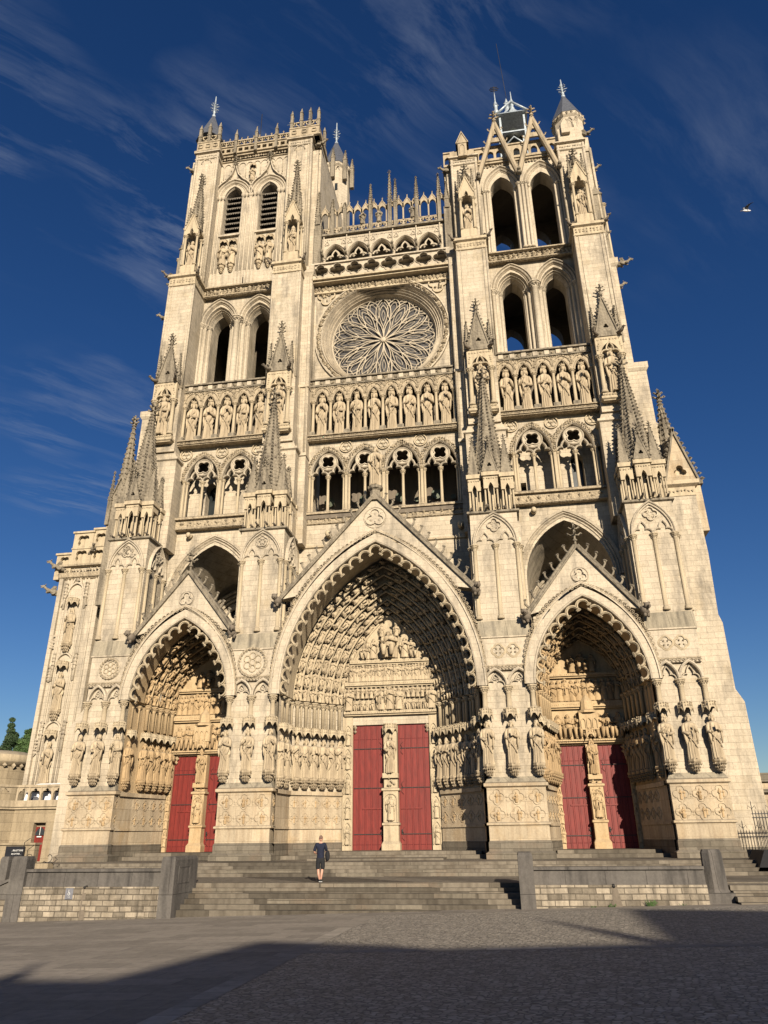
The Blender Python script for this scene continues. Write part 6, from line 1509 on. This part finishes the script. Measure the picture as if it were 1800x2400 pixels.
    for k,(z,h_) in enumerate(((5.2,2.5),(9.6,2.5),(14.0,2.45))):
        put_statue(SAINTS[(k*2+1)%8],*(KT@Vector((x0+1.22,1.82,z))),h_*1.04,-.2,f"statue, {LOOKS[(k*2+1)%8]}, {['lowest','middle','topmost'][k]} of the three on the left stair turret",'statues on the left stair turret',1.0,CONS['c'],CANO['c'])
flanks()
# ---------------------------------------------------------------- ground, steps, walls
def gz(x,y): return -.68+.024*x+.012*(-11.5-y)
def ground():
    g=MB(); X=[-900,-60,-30,-14,2,20,30,60,900]; Y=[-900,-120,-60,-30,-20,-11,-4,20,120,900]
    vs_=[(x,y,gz(max(min(x,40),-40),max(min(y,10),-60))-.0) for y in Y for x in X]
    g.add(vs_,[(j*len(X)+i,j*len(X)+i+1,(j+1)*len(X)+i+1,(j+1)*len(X)+i) for j in range(len(Y)-1) for i in range(len(X)-1)])
    tag(g.build('plaza','pavers'),kind='structure')
    def sheet(name,x0,x1,y0,y1,m,dz,xt0=None,xt1=None):
        c=MB(); xt0=x0 if xt0 is None else xt0; xt1=x1 if xt1 is None else xt1
        c.add([(x0,y0,gz(x0,y0)+dz),(x1,y0,gz(x1,y0)+dz),(xt1,y1,gz(xt1,y1)+dz),(xt0,y1,gz(xt0,y1)+dz)],[(0,1,2,3)])
        tag(c.build(name,m),kind='structure')
    sheet('cobbled_paving',2.15,38,-58,-12.5,'cobble',.004)
    sheet('paving_strip',1.7,2.15,-58,-17.0,'plaza_kerb',.008)
    sheet('paving_strip',2.15,38,-22.9,-22.45,'plaza_kerb',.008)
ground()
def flight():
    S=MB(); L=lambda nm,mb,m,k='structure':tag(mb.build(nm,m),kind=k)
    # lower flight
    for k in range(6):
        z=.27-.17*k; S.box(-6.1,7.35,-9.6-.36*k,-9.0,z-.17-(0 if k<5 else .4),z-.0)
    S.box(-19.0,19.5,-9.3,-4.2,-.9,.262); 
    for k,(y,z) in enumerate(((-4.6,.41),(-4.2,.56),(-3.8,.70),(-3.4,.84))): S.box(-18.9,19.0,y,8,z-.16,z)
    S.box(-3.6,3.6,-.9,6,.8,.93)
    # right-hand side flight towards the south
    for k in range(5): S.box(14.9,22,-10.6-.38*k,-9.4,.15-.16*k-.5,.22-.16*k)
    L('steps',S,'steps')
    # scattered darker replacement treads
    D=MB()
    for x0,x1,k in((-.7,4.3,0),(4.0,5.6,2),(-2.6,.6,3),(.8,3.6,4),(-5.6,-4.2,1)):
        z=.27-.17*k; D.box(x0,x1,-9.6-.36*k-.003,-9.6-.36*k+.3,z-.155,z+.003)
    for x0,x1,y,z in((-1.2,2.1,-4.6,.41),(-6.8,-3.0,-4.2,.56),(3.2,7.4,-4.6,.41),(9.0,12.0,-4.6,.41),(1.0,4.0,-4.2,.56)): D.box(x0,x1,y-.003,y+.2,z-.13,z+.003)
    L('worn_treads',D,'grey_base')
flight()
def post(name,x0,x1,y0,y1,z1,label,lean=0,panel=True):
    p=MB(); zb=gz((x0+x1)/2,y0)-.2; p.frus((x0,x1,y0,y1,zb),(x0+lean,x1+lean,y0,y1,z1-.12)); p.frus((x0+lean,x1+lean,y0,y1,z1-.12),(x0+lean+.04,x1+lean-.04,y0+.04,y1-.04,z1))
    o=p.build(name,'grey_slab'); tag(o,label,'post'); return o
def parapets():
    # left
    t=empty('parapet_wall',(-9.5,-11.6,gz(-9.5,-11.6)),'low retaining wall left of the steps, grey slab coping over rough stones','low wall')
    a=MB(); a.box(-12.55,-6.66,-11.62,-11.2,.26,.80); a.box(-12.55,-6.66,-11.72,-11.15,.80,.90); P(a,'coping_slab','grey_slab',t)
    b=MB(); b.box(-13.2,-6.66,-11.75,-9.3,-1.4,.26); b.box(-15.6,-13.2,-11.75,-9.8,-1.4,-.2); P(b,'rough_masonry','rough_wall',t)
    chips=MB()   # blocks that stand proud or are set back in the rough face
    for k in range(46):
        x=rnd.uniform(-13.0,-7.2); z=-.98+.2*rnd.randint(0,5); w_=rnd.uniform(.2,.42); chips.box(x,x+w_,-11.75-rnd.uniform(.008,.03),-11.7,z+.02,z+.185)
    P(chips,'proud_blocks','rough_wall',t)
    sgn=MB(); sgn.box(-10.65,-10.32,-11.78,-11.75,-.18,.22); so_=P(sgn,'sign_plate','sign_grey',t)
    w=MB(); y=-11.785; cx_,cz=-10.49,.03
    w.tube([(cx_+p[0],y,cz+p[1]) for p in circ(0,-.02,.045,12)],.008,4,closed=True); w.tube([(cx_-.02,y,cz+.09),(cx_-.01,y,cz+.03),(cx_+.03,y,cz+.02),(cx_+.045,y,cz-.03)],.009,4); w.ball(cx_-.02,y,cz+.115,.015); w.tube([(cx_-.05,y,cz-.13),(cx_+.05,y,cz-.13),(cx_+.025,y,cz-.11)],.008,4); w.tube([(cx_+.05,y,cz-.13),(cx_+.025,y,cz-.15)],.008,4)
    P(w,'wheelchair_symbol','white_paint',so_)
    pp=MB(); pp.tube([(-9.85,-11.8,.24),(-9.85,-11.6,.26)],.05,8); P(pp,'drain_hole','iron',t)
    st=MB(); st.add([(-9.92,-11.757,.2),(-9.78,-11.757,.2),(-9.72,-11.757,-.9),(-9.95,-11.757,-.9)],[(0,3,2,1)]); P(st,'water_stain','soot_and_shade',t)
    q=post('stair_post',-6.64,-6.06,-11.9,-9.6,1.33,'massive dark stone cheek post at the left end of the steps')
    r=MB(); r.box(-6.07,-6.045,-11.5,-10.4,.35,.40); r.box(-6.07,-6.045,-11.5,-10.4,.93,.98); r.box(-6.07,-6.045,-11.5,-11.45,.4,.93); r.box(-6.07,-6.045,-10.45,-10.4,.4,.93); c=r.build('recessed_panel','grey_slab',q)
    post('stair_post',-13.22,-12.55,-11.8,-11.2,1.38,'dark stone post at the far left end of the low wall')
    post('stair_post',-14.3,-13.93,-11.0,-10.5,1.36,'narrow stone post cut off by the left edge behind the ramp')
    rp=MB(); rp.panel([(-13.22,.48),(-15.6,-.47),(-15.6,-1.0),(-13.22,-.2)],[],-11.62,-11.25); rp.panel([(-13.22,.58),(-15.6,-.37),(-15.6,-.47),(-13.22,.48)],[],-11.72,-11.18)
    tag(rp.build('ramp_wall','grey_slab'),'sloping grey ramp parapet running down at the left edge','low wall')
    # right
    t=empty('parapet_wall',(10.8,-11.2,gz(10.8,-11.2)),'low retaining wall right of the steps with weeds at its foot','low wall')
    a=MB(); a.box(7.87,13.95,-11.2,-10.8,.28,.78); a.box(7.87,13.95,-11.3,-10.7,.78,.88); P(a,'coping_slab','grey_slab',t)
    b=MB(); b.box(7.8,13.95,-11.32,-9.3,-1.2,.28); P(b,'rough_masonry','rough_wall',t)
    st=MB(); st.add([(10.62,-11.327,.22),(10.8,-11.327,.22),(10.95,-11.327,-.45),(10.6,-11.327,-.45)],[(0,3,2,1)]); P(st,'water_stain','soot_and_shade',t)
    pp=MB(); pp.tube([(10.7,-11.36,.24),(10.7,-11.2,.26)],.06,8); P(pp,'drain_hole','iron',t)
    post('stair_post',7.31,7.86,-11.6,-9.6,1.38,'tall dark stone post at the right end of the steps')
    p=MB(); p.lathe(14.45,-10.5,[(.42,-.5),(.42,.0),(.36,.1),(.33,1.30),(.28,1.42)],8,False,rot=PI/8,sx=1.15); p.box(13.95,14.95,-11.0,-10.0,-.9,.0); tag(p.build('stair_post','grey_slab'),'faceted dark stone post at the right end of the right wall','post')
    for i,(x,n,h) in enumerate(((11.9,26,.28),(10.55,12,.16),(9.9,7,.10),(13.0,6,.09))):
        w=MB()
        for k in range(n):
            a=rnd.uniform(0,PI*2); l=rnd.uniform(.4,1)*h; bx=x+rnd.uniform(-.12,.12); z=gz(x,-11.5); y=-11.42+rnd.uniform(-.06,.03)
            w.add([(bx-.012,y,z),(bx+.012,y,z),(bx+math.cos(a)*l*.6,y-abs(math.sin(a))*l*.5,z+l)],[(0,1,2)])
            w.add([(bx+math.cos(a)*l*.3,y-.02,z+l*.5),(bx+math.cos(a)*l*.5+.03,y-.04,z+l*.55),(bx+math.cos(a)*l*.6,y-.04,z+l*.8)],[(0,1,2)])
        tag(w.build('weed','leaf'),['largest green weed tuft below the right wall','weed tuft under the drain hole of the right wall','tiny weed sprig left of the drain stain','tiny weed sprig near the right post'][i],'weed','weeds along the right wall')
parapets()
# ---------------------------------------------------------------- left terrace, small door, signs
def terrace():
    t=empty('terrace',(-23,2,.8),'honey stone terrace with an arcaded balustrade left of the cathedral','terrace')
    W=MB(); W.panel([(-23.0,.2),(-18.3,.2),(-18.3,3.75),(-23.0,3.75)],[[(-21.55,.82),(-20.75,.82),(-20.75,2.95),(-21.55,2.95)]],2.0,2.4); W.box(-23,-18.3,2.4,2.6,.2,3.0)
    W.M=Matrix.Translation((-23.0,2.0,0))@Matrix.Rotation(R(63),4,'Z'); W.panel([(-9,.2),(0,.2),(0,3.75),(-9,3.75)],[[(-3.7,.5),(-2.3,.5),(-2.3,2.9),(-2.9,3.0),(-3.7,3.0)]],0,.5); W.M=None
    P(W,'wall','terrace',t)
    C=MB(); C.box(-23,-18.4,1.85,2.6,3.72,3.85); C.box(-23,-18.4,1.75,2.6,3.85,4.22); C.box(-23,-18.4,1.80,2.3,4.98,5.12)
    C.M=Matrix.Translation((-23.0,2.0,0))@Matrix.Rotation(R(63),4,'Z'); C.box(-9,.1,-.15,.5,3.72,3.85); C.box(-9,.1,-.22,.5,3.85,4.22); C.box(-9,.1,-.2,.3,4.98,5.12); C.M=None
    P(C,'cornice','brown_carved',t)
    for M_,n,x0 in((None,6,-22.9),(Matrix.Translation((-23.0,2.0,0))@Matrix.Rotation(R(63),4,'Z'),10,-8.3)):
        for k in range(n):
            b=MB(); b.M=M_; x=x0+.78*k; y=1.92 if M_ is None else -.08
            b.box(x-.06,x+.06,y-.08,y+.12,4.2,4.98); A=trefarch(x+.39,4.62,.31,.3,4); b.panel([(x+.02,4.62)]+A+[(x+.76,4.62),(x+.76,4.98),(x+.02,4.98)],[],y-.05,y+.08); P(b,'baluster','brown_carved',t)
    d=MB(); d.box(-21.5,-20.8,2.25,2.32,.82,2.72); P(d,'door','red_paint',t)
    f=MB(); f.panel([(-21.45,2.25)]+arch(-21.15,2.28,.3,.42,5)+[(-20.85,2.25)],[],2.18,2.25); fo=P(f,'fanlight','winglass',t)
    bb=MB(); bb.box(-21.16,-21.14,2.15,2.18,2.25,2.72); bb.box(-21.3,-21.0,2.14,2.17,2.14,2.2); P(bb,'glazing_bar','white_paint',t)
    d2=MB(); d2.M=Matrix.Translation((-23.0,2.0,0))@Matrix.Rotation(R(63),4,'Z'); d2.box(-3.7,-2.3,.35,.4,.5,3.0); d2.M=None; P(d2,'side_door','red_paint',t)
    pl=MB(); pl.M=Matrix.Translation((-23.0,2.0,0))@Matrix.Rotation(R(63),4,'Z'); pl.box(-1.3,-.9,-.03,0,1.5,1.95); pl.box(-1.24,-.96,-.04,-.03,1.56,1.89); pl.M=None; P(pl,'plaque','carved',t)
    # low wall before the door, ticket board, wrought scroll
    w=MB(); w.box(-22.5,-17.85,-3.2,-2.8,.1,1.76); w.box(-22.55,-17.8,-3.3,-2.7,1.76,1.86); tag(w.build('garden_wall','terrace'),'low stone wall carrying the black ticket board','low wall')
    w2=MB(); w2.box(-17.3,-16.2,-4.4,-3.9,.2,.90); tag(w2.build('stone_block','terrace'),'low square stone block in front of the small red door','stone block')
    sg=MB(); sg.box(-19.42,-18.34,-3.36,-3.31,1.10,1.70); so_=tag(sg.build('ticket_board','sign_black'),'black board with white ticket lettering on the low left wall','sign')
    def txt(s_,x,z,size,m):
        c=bpy.data.curves.new('lettering','FONT'); c.body=s_; c.size=size; c.align_x='RIGHT'; c.extrude=.002; o0=bpy.data.objects.new('tmp',c); COL.objects.link(o0); m2=bpy.data.meshes.new_from_object(o0.evaluated_get(bpy.context.evaluated_depsgraph_get())); bpy.data.objects.remove(o0); m2.materials.clear(); m2.materials.append(MAT[m]); o=bpy.data.objects.new('lettering',m2); COL.objects.link(o); o.rotation_euler=(PI/2,0,0); o.location=(x,-3.365,z); o.parent=so_
    txt('...BILLETTERIE',-18.40,1.46,.11,'white_paint'); txt('...',-18.40,1.60,.09,'maroon'); txt('BILLETTERIE...',-18.50,1.30,.09,'white_paint'); txt('.....',-18.62,1.15,.07,'white_paint')
    s=MB(); s.M=Matrix.Translation((2.7,-.5,.18)); s.tube([(-19.4+.0,-3.6,.75)]+[(-19.1+(.30-.035*i)*math.cos(-2.4+i*.75),-3.6,1.0+(.30-.035*i)*math.sin(-2.4+i*.75)) for i in range(8)],.018,5); s.tube([(-19.3,-3.6,.72),(-18.8,-3.6,.74),(-18.6,-3.6,.9),(-18.75,-3.6,.98)],.018,5)
    s.tube([(-20.6,-3.6,.72),(-20.6,-3.6,1.7),(-20.3,-3.6,1.9)],.018,5); s.tube([(-20.2+.2*math.cos(i),-3.6,.95+.2*math.sin(i)) for i in range(5)],.015,5)
    tag(s.build('iron_scroll_rail','black_iron'),'curled wrought iron rail before the small red door','railing')
    car=empty('parked_car',(-21.0,2.9,3.95),'pale car with dark windows glimpsed through the terrace balustrade','car')
    c=MB(); c.frus((-22.9,-19.0,2.55,3.7,4.15),(-22.8,-19.1,2.6,3.65,4.72)); c.frus((-22.3,-19.7,2.62,3.62,5.18),(-22.1,-20.0,2.75,3.5,5.24)); c.box(-21.25,-21.15,2.6,3.6,4.7,5.2); P(c,'body','gull_white',car)
    c=MB(); c.frus((-22.6,-19.3,2.6,3.65,4.72),(-22.25,-19.75,2.68,3.55,5.18)); P(c,'window','winglass',car)
    for x in(-22.1,-19.8):
        c=MB(); c.M=Matrix.Translation((x,2.6,4.18))@Matrix.Rotation(PI/2,4,'X'); c.lathe(0,0,[(.30,-.1),(.30,.08),(.18,.1)],14); P(c,'wheel','roof_slate',car)
    tf=MB(); tf.box(-23,-18.4,2.4,8,3.7,3.88); P(tf,'terrace_floor','pavers',t)
    # round tower stump behind
    rt_=empty('round_tower',(-30,9,0),'squat round stone tower with a corbelled rim at the far left edge','tower')
    a=MB(); a.lathe(-30.5,9,[(3.0,0),(3.0,6.9)],24); P(a,'drum','terrace',rt_)
    c=MB(); c.lathe(-30.5,9,[(3.0,6.8),(3.25,7.1),(3.3,7.15),(3.3,7.6),(2.6,7.9),(0.2,8.0)],24)
    for k in range(30): an=2*PI*k/30; c.blob(-30.5+3.12*math.cos(an),9+3.12*math.sin(an),6.85,.2)
    P(c,'corbelled_rim','carved',rt_)
    bb=MB(); bb.box(-40,-31.5,14,22,0,8.2); bb.add([(-40,14,8.2),(-31.5,14,8.2),(-40,18,8.9),(-31.5,18,8.9)],[(0,1,3,2)]); tag(bb.build('outbuilding','roof_slate'),'dark roofed building peeping over the round tower','building')
    hs=MB(); hs.box(-21.5,-18.5,12,12.4,1,5.4); tag(hs.build('parked_cover','winglass'),'dark roof seen through the balustrade','roof') if False else None
terrace()
def south_side():
    t=empty('side_wall',(21,3,1),'ochre stone side wall with a slate-topped coping right of the cathedral','wall')
    a=MB(); a.box(18.9,34,3.0,3.6,.3,4.5); P(a,'masonry','ochre_block',t); b=MB(); b.box(18.9,34,2.7,3.8,3.95,4.12); b.box(18.9,34,2.8,3.9,4.5,4.95); P(b,'coping','grey_base',t)
    r=MB(); r.add([(22.9,6,4.7),(34,6,4.7),(34,8,5.35),(22.9,8,5.35)],[(0,1,2,3)]); tag(r.build('shed_roof','slate'),'slate roof showing over the side wall at the right edge','roof')
    f=empty('iron_fence',(20,-.6,1),'black wrought iron fence with spear tips right of the cathedral','fence')
    ra=MB()
    for z in(1.15,2.62,2.8): ra.box(19.0,24,-.62,-.58,z,z+.04)
    P(ra,'rail','black_iron',f)
    for k in range(34):
        b=MB(); x=19.05+.14*k; h=3.0 if k%6 else 3.45; b.tube([(x,-.6,1.0),(x,-.6,h-.1),(x,-.6,h)],[.02,.02,.004],5)
        if k%6==0:
            for e in(-1,1): b.tube([(x,-.6,h-.4),(x+e*.16,-.6,h-.25),(x+e*.2,-.6,h-.4)],.014,4)
        P(b,'bar','black_iron',f)
    for k in range(3): b=MB(); b.box(19.9+k*1.1,20.2+k*1.1,-1.0,-.9,.95,2.1); P(b,'lattice_post','black_iron',f)
    w=MB(); w.frus((17.6,24,-4.2,-2.0,.05),(18.2,24,-4.2,-2.4,1.25)); tag(w.build('dark_hoarding','black_cloth'),'black sloping-ended barrier in shade at the right edge','barrier')
south_side()
# ---------------------------------------------------------------- trees at the far left
def tree(x,y,zt,r,seed,label,mat,conif=False):
    rr=random.Random(seed); t=empty('tree',(x,y,0),label,'tree','trees behind the terrace')
    tr=MB(); tr.tube([(x,y,0),(x+.2,y,zt*.4),(x,y,zt*.8),(x+.1,y,zt*.97)],[.35,.28,.15,.04],8)
    cl=[]
    for k in range(16):
        a=rr.uniform(0,2*PI); z=zt*rr.uniform(.3,.92); q=r*(1-(z/zt-.3)*(1.2 if conif else .7))*rr.uniform(.4,.9); e=(x+q*math.cos(a),y+q*math.sin(a),z+rr.uniform(0,.5)); tr.tube([(x+.1,y,z-.6),e],[.09,.02],5); cl.append(e)
    P(tr,'trunk','bark',t)
    c=MB()
    for e in cl+[(x+rr.uniform(-.1,.1),y,zt*(.45+.55*q_/13)) for q_ in range(14)]:
        R_=r*(1.0*(1.06-min(1,e[2]/zt)) if conif else .40)+.14
        for k in range(900 if R_>.4 else 420):
            a=rr.uniform(0,2*PI); b=rr.uniform(-1,1); q=R_*rr.random()**.5; px,py,pz=e[0]+q*math.cos(a)*math.sqrt(1-b*b),e[1]+q*math.sin(a)*math.sqrt(1-b*b),e[2]+q*b*.8
            s=rr.uniform(.05,.10); u=Vector((rr.uniform(-1,1),rr.uniform(-1,1),rr.uniform(-1,1))).normalized(); v=u.orthogonal().normalized(); p=Vector((px,py,pz))
            c.add([p-u*s,p+v*s*.5,p+u*s,p-v*s*.5],[(0,1,2,3)])
    P(c,'crown',mat,t)
tree(-34.3,16,11.4,1.7,1,'spiky dark conifer top rising behind the round tower','leaf_dark',True)
tree(-30.6,13,9.9,1.9,2,'sunlit pointed tree between the round tower and the cathedral','leaf',True)
tree(-33.0,17,10.6,1.4,3,'darker pointed tree just right of the conifer','leaf_dark',True)
# ---------------------------------------------------------------- visitor on the landing, seen from behind
def skin_body(name,joints,edges,mat,parent,sub=2):
    me=bpy.data.meshes.new(name); me.from_pydata([j[0] for j in joints],edges,[]); o=bpy.data.objects.new(name,me); COL.objects.link(o); me.materials.append(MAT[mat])
    o.modifiers.new('skin','SKIN'); 
    if not me.skin_vertices: me.attributes.new('skin_radius','FLOAT_VECTOR','POINT')
    for i,j in enumerate(joints): me.skin_vertices[0].data[i].radius=(j[1],j[2] if len(j)>2 else j[1])
    me.skin_vertices[0].data[0].use_root=True
    sb=o.modifiers.new('sub','SUBSURF'); sb.levels=sub; sb.render_levels=sub
    dg=bpy.context.evaluated_depsgraph_get(); ev=o.evaluated_get(dg); m2=bpy.data.meshes.new_from_object(ev); bpy.data.objects.remove(o); m2.polygons.foreach_set('use_smooth',[True]*len(m2.polygons))
    if not m2.materials: m2.materials.append(MAT[mat])
    n=bpy.data.objects.new(name,m2); COL.objects.link(n); n.parent=parent; return n
def person(x,y,z,rz,label):
    t=empty('person',(x,y,z),label,'person'); t.rotation_euler=(0,0,rz)
    # body facing +y (towards the church); x right
    J=[((0,0,.95),.10,.08),((0,.0,1.08),.11,.08),((0,.0,1.25),.13,.095),((0,-.01,1.40),.15,.10),((0,0,1.50),.058),((0,.015,1.56),.055),
       ((.18,-.01,1.42),.062),((.235,-.01,1.22),.047),((.25,.03,1.10),.040),((.24,.10,.92),.030),
       ((-.18,-.01,1.42),.062),((-.26,.0,1.20),.047),((-.265,.03,1.12),.040),((-.20,.22,1.08),.030),
       ((.08,0,.84),.07),((.085,.01,.50),.058),((.06,-.02,.30),.056),((.035,0,.09),.036),
       ((-.08,0,.84),.07),((-.09,.01,.50),.058),((-.065,-.04,.30),.056),((-.02,.02,.09),.036)]
    E=[(0,1),(1,2),(2,3),(3,4),(4,5),(3,6),(6,7),(7,8),(8,9),(3,10),(10,11),(11,12),(12,13),(0,14),(14,15),(15,16),(16,17),(0,18),(18,19),(19,20),(20,21)]
    b=skin_body('body',J,E,'skin',t)
    h=MB(); h.ball(0,.02,1.665,.076,.095,.115,16,12); h.ball(0,.075,1.60,.05,.045,.05,10,8)
    for e in(-1,1): h.ball(e*.08,.015,1.655,.016,.028,.034,8,6); h.ball(e*.03,.108,1.68,.012,.008,.008,6,4)
    h.add([(-.015,.11,1.645),(.015,.11,1.645),(0,.135,1.64),(0,.11,1.685)],[(0,2,1),(0,3,2),(1,2,3)]); h.box(-.025,.025,.112,.117,1.605,1.612)
    hd=h.build('head','skin'); hd.parent=t
    hr=MB(); hr.ball(0,.0,1.695,.079,.092,.095,16,10); q=hr.build('hair','hair'); q.parent=t
    S=[((0,0,.84),.165,.13),((0,0,.95),.17,.135),((0,0,1.08),.16,.125),((0,0,1.25),.175,.13),((0,-.01,1.40),.165,.11),((0,0,1.475),.075),((.18,-.01,1.43),.08),((.235,-.01,1.24),.068),((.248,.01,1.16),.066),((-.18,-.01,1.43),.08),((-.255,.0,1.24),.068),((-.262,.01,1.16),.066)]
    s=skin_body('polo_shirt',S,[(0,1),(1,2),(2,3),(3,4),(4,5),(4,6),(6,7),(7,8),(4,9),(9,10),(10,11)],'navy',t)
    s_=[((0,0,1.0),.165,.13),((0,0,.88),.175,.135),((.095,0,.80),.115,.115),((.10,.0,.62),.088,.10),((.10,0,.46),.086,.10),((-.095,0,.80),.115,.115),((-.10,0,.62),.088,.10),((-.10,0,.46),.086,.10)]
    s2=skin_body('shorts',s_,[(0,1),(1,2),(2,3),(3,4),(1,5),(5,6),(6,7)],'black_cloth',t)
    for e,(fx,fy) in((1,(.04,.03)),(-1,(-.02,.06))):
        f=MB(); f.ball(fx,fy+.05,.055,.05,.135,.045,12,8); f.ball(fx,fy-.03,.08,.042,.05,.05,10,6); fo=f.build('shoe','shoe_dark'); fo.parent=t
        g=MB(); g.ball(fx,fy+.05,.022,.054,.142,.02,14,6); go=g.build('sole','white_rubber'); go.parent=fo
    for sx,(hx,hy,hz),dr in((1,(.24,.11,.90),(0,.02,-1)),(-1,(-.19,.245,1.085),(.25,1,.1))):
        hb=MB(); d=Vector(dr).normalized(); p0=Vector((hx,hy,hz)); sd=d.cross(Vector((0,1,.01)) if sx>0 else Vector((0,0,1))).normalized()
        hb.tube([p0-d*.02,p0+d*.03,p0+d*.075],[.026,.036,.032],8)
        for k in range(4):
            o_=sd*(k-1.5)*.017; l=(.062,.07,.066,.052)[k]; n_=d.cross(sd); b0=p0+d*.072+o_; hb.tube([b0,b0+d*l*.5+n_*.004,b0+d*l*.85+n_*.018,b0+d*l+n_*.03],[.0095,.009,.008,.006],6)
        b0=p0+d*.02+sd*-.03; hb.tube([b0,b0+d*.03-sd*.022,b0+d*.062-sd*.02],[.012,.010,.007],6)
        ho=hb.build('hand','skin'); ho.parent=t
    bg_=MB(); bg_.ball(.30,-.06,1.0,.10,.13,.21,14,10); bg_.ball(.33,-.14,.92,.06,.05,.12,10,8); bo=bg_.build('shoulder_bag','black_cloth'); bo.parent=t
    stp=MB(); stp.tube([(.28,-.08,1.18),(.20,-.11,1.36),(.15,-.03,1.50),(.17,.10,1.40),(.27,.02,1.16)],.014,6); so2=stp.build('strap','black_cloth'); so2.parent=bo
    return t
person(-.87,-9.05,.265,.12,'man seen from behind in navy polo and black shorts, bag at his side')
# ---------------------------------------------------------------- gull in the sky
def gull():
    t=empty('gull',(0,0,0),'white and grey gull gliding in the blue sky at the right','bird')
    d=(Vector((fw))+r2*((1750-900)/1696.9)+u2*((1200-494)/1696.9)); p=Vector((CAMX,CAMY,CAMZ))+d*45; t.location=p; t.rotation_euler=(0,0,R(15))
    b=MB(); b.tube([(-.26,0,-.03),(-.16,0,0),(0,0,.01),(.12,0,.01),(.2,0,.02)],[.02,.05,.075,.06,.035],10); b.ball(.22,0,.03,.045,.04,.04,8,6); b.add([(-.42,-.06,-.06),(-.42,.06,-.06),(-.22,.0,-.0),(-.25,0,-.03)],[(0,1,2),(0,3,1)]); o=b.build('body','gull_white'); o.parent=t
    k=MB(); k.tube([(.26,0,.03),(.31,0,.015)],[.014,.004],5); o2=k.build('beak','roof_slate'); o2.parent=o
    for sd,pts in((1,[(.02,.03,.03),(-.02,.12,.26),(.06,.2,.48),(.17,.3,.62)]),(-1,[(.02,-.03,.03),(-.03,-.18,.13),(.02,-.36,.17),(.10,-.52,.14)])):
        w_=MB(); ch=[.16,.15,.10,.01]; vs_=[]
        for (x,y,z),c in zip(pts,ch): vs_+=[(x+c*.5,y,z),(x,y,z+.012),(x-c,y,z)]
        w_.add(vs_,[(i*3+j,i*3+j+1,i*3+4+j,i*3+3+j) for i in range(3) for j in range(2)]+[(i*3+2,i*3,i*3+3,i*3+5) for i in range(3)],True); o=w_.build('wing','gull_grey'); o.parent=t
        tp=MB(); tp.tube([(pts[2][0],pts[2][1],pts[2][2]),(pts[3][0],pts[3][1],pts[3][2]),(pts[3][0]+.05,pts[3][1]*1.1,pts[3][2]+.02*sd)],[.03,.02,.004],5); o3=tp.build('wing_tip','gull_black'); o3.parent=o
gull()
# ---------------------------------------------------------------- houses behind the viewer whose shadow falls over the plaza
def town_house(pts,Y,label,extra=()):
    """facade whose roofline is given by the ground points its shadow reaches at this hour"""
    k=math.tan(EL)/math.cos(AZ); g=gz(0,-20); top=[(sx+(sy-Y)*math.tan(AZ),g+(sy-Y)*k) for sx,sy in pts]
    x0,x1=top[0][0],top[-1][0]; h=min(p[1] for p in top); t=empty('town_house',((x0+x1)/2,Y,0),label,'house','houses facing the cathedral')
    hl=[]; n=max(2,int((x1-x0)/2.8))
    for i in range(n):
        for j in range(int((h-1)/3.2)):
            c=x0+(x1-x0)*(i+.5)/n; z=1.0+j*3.2
            if z+1.8<h-.3: hl.append([(c-.5,z),(c+.5,z),(c+.5,z+1.7),(c-.5,z+1.7)])
    w=MB(); w.panel([(x0,-1.2)]+[(x1,-1.2)]+top[::-1],hl,Y-.4,Y); w.panel([(x0+.02,-1.2)]+[(x1-.02,-1.2)]+[(min(max(p[0],x0+.02),x1-.02),p[1]-.02) for p in top[::-1]],[],Y-9,Y-.5); P(w,'wall','render',t)
    r=MB(); r.prof(top,[(-.1,Y+.15),(.02,Y+.15),(.02,Y-9.2),(-.1,Y-9.2)]); P(r,'roof','roof_slate',t)
    for q in hl: b=MB(); b.box(q[0][0],q[1][0],Y-.3,Y-.25,q[0][1],q[2][1]); P(b,'window','winglass',t)
YH=-74.0
town_house([(-26,-26.4),(-.95,-26.4),(.2,-20.45),(1.0,-20.5)],YH,'long rendered house behind the viewer with one high stepped end')
town_house([(1.0,-20.55),(3.8,-21.4),(5.0,-22.2)],YH,'rendered house behind the viewer with a sloping roofline')
town_house([(5.0,-22.2),(10.3,-21.5)],YH,'broad low rendered house behind the viewer')
town_house([(10.3,-20.6),(10.75,-12.2),(15.2,-14.0),(17,-12),(34,-12)],YH,'tall steep-gabled house behind the viewer at the south end')
def chimney():
    k=math.tan(EL)/math.cos(AZ); g=gz(0,-20); Y=YH-2; f=lambda sy:(-3.95+(sy-Y)*math.tan(AZ)+(sy+23.6)*-.374,g+(sy-Y)*k)
    X=-3.95+(-23.6-Y)*math.tan(AZ); Z=g+(-23.6-Y)*k; c=MB(); c.box(X-.17,X+.17,Y-.4,Y,Z-3,Z-.7); c.box(X-.2,X+.2,Y-.43,Y+.03,Z-.9,Z-.75); c.lathe(X,Y-.2,[(.13,Z-.7),(.08,Z)],8)
    tag(c.build('chimney_stack','render'),'tall chimney stack on the long house behind the viewer','chimney')
chimney()
def pole():
    # slim church spire beyond the roofs, the tapering shadow right of centre
    d=-14.9-(-86); off=d*math.tan(AZ); H=-.5+d/math.cos(AZ)*math.tan(EL); x=7.64+off
    m=MB(); m.box(x-1.2,x+1.2,-87.2,-84.8,-1,H-9.5); m.lathe(x,-86,[(1.5,H-9.6),(.04,H)],4,False,rot=PI/4)
    tag(m.build('belfry_spire','roof_slate'),'slim slate spire behind the houses across the square','spire')
pole()
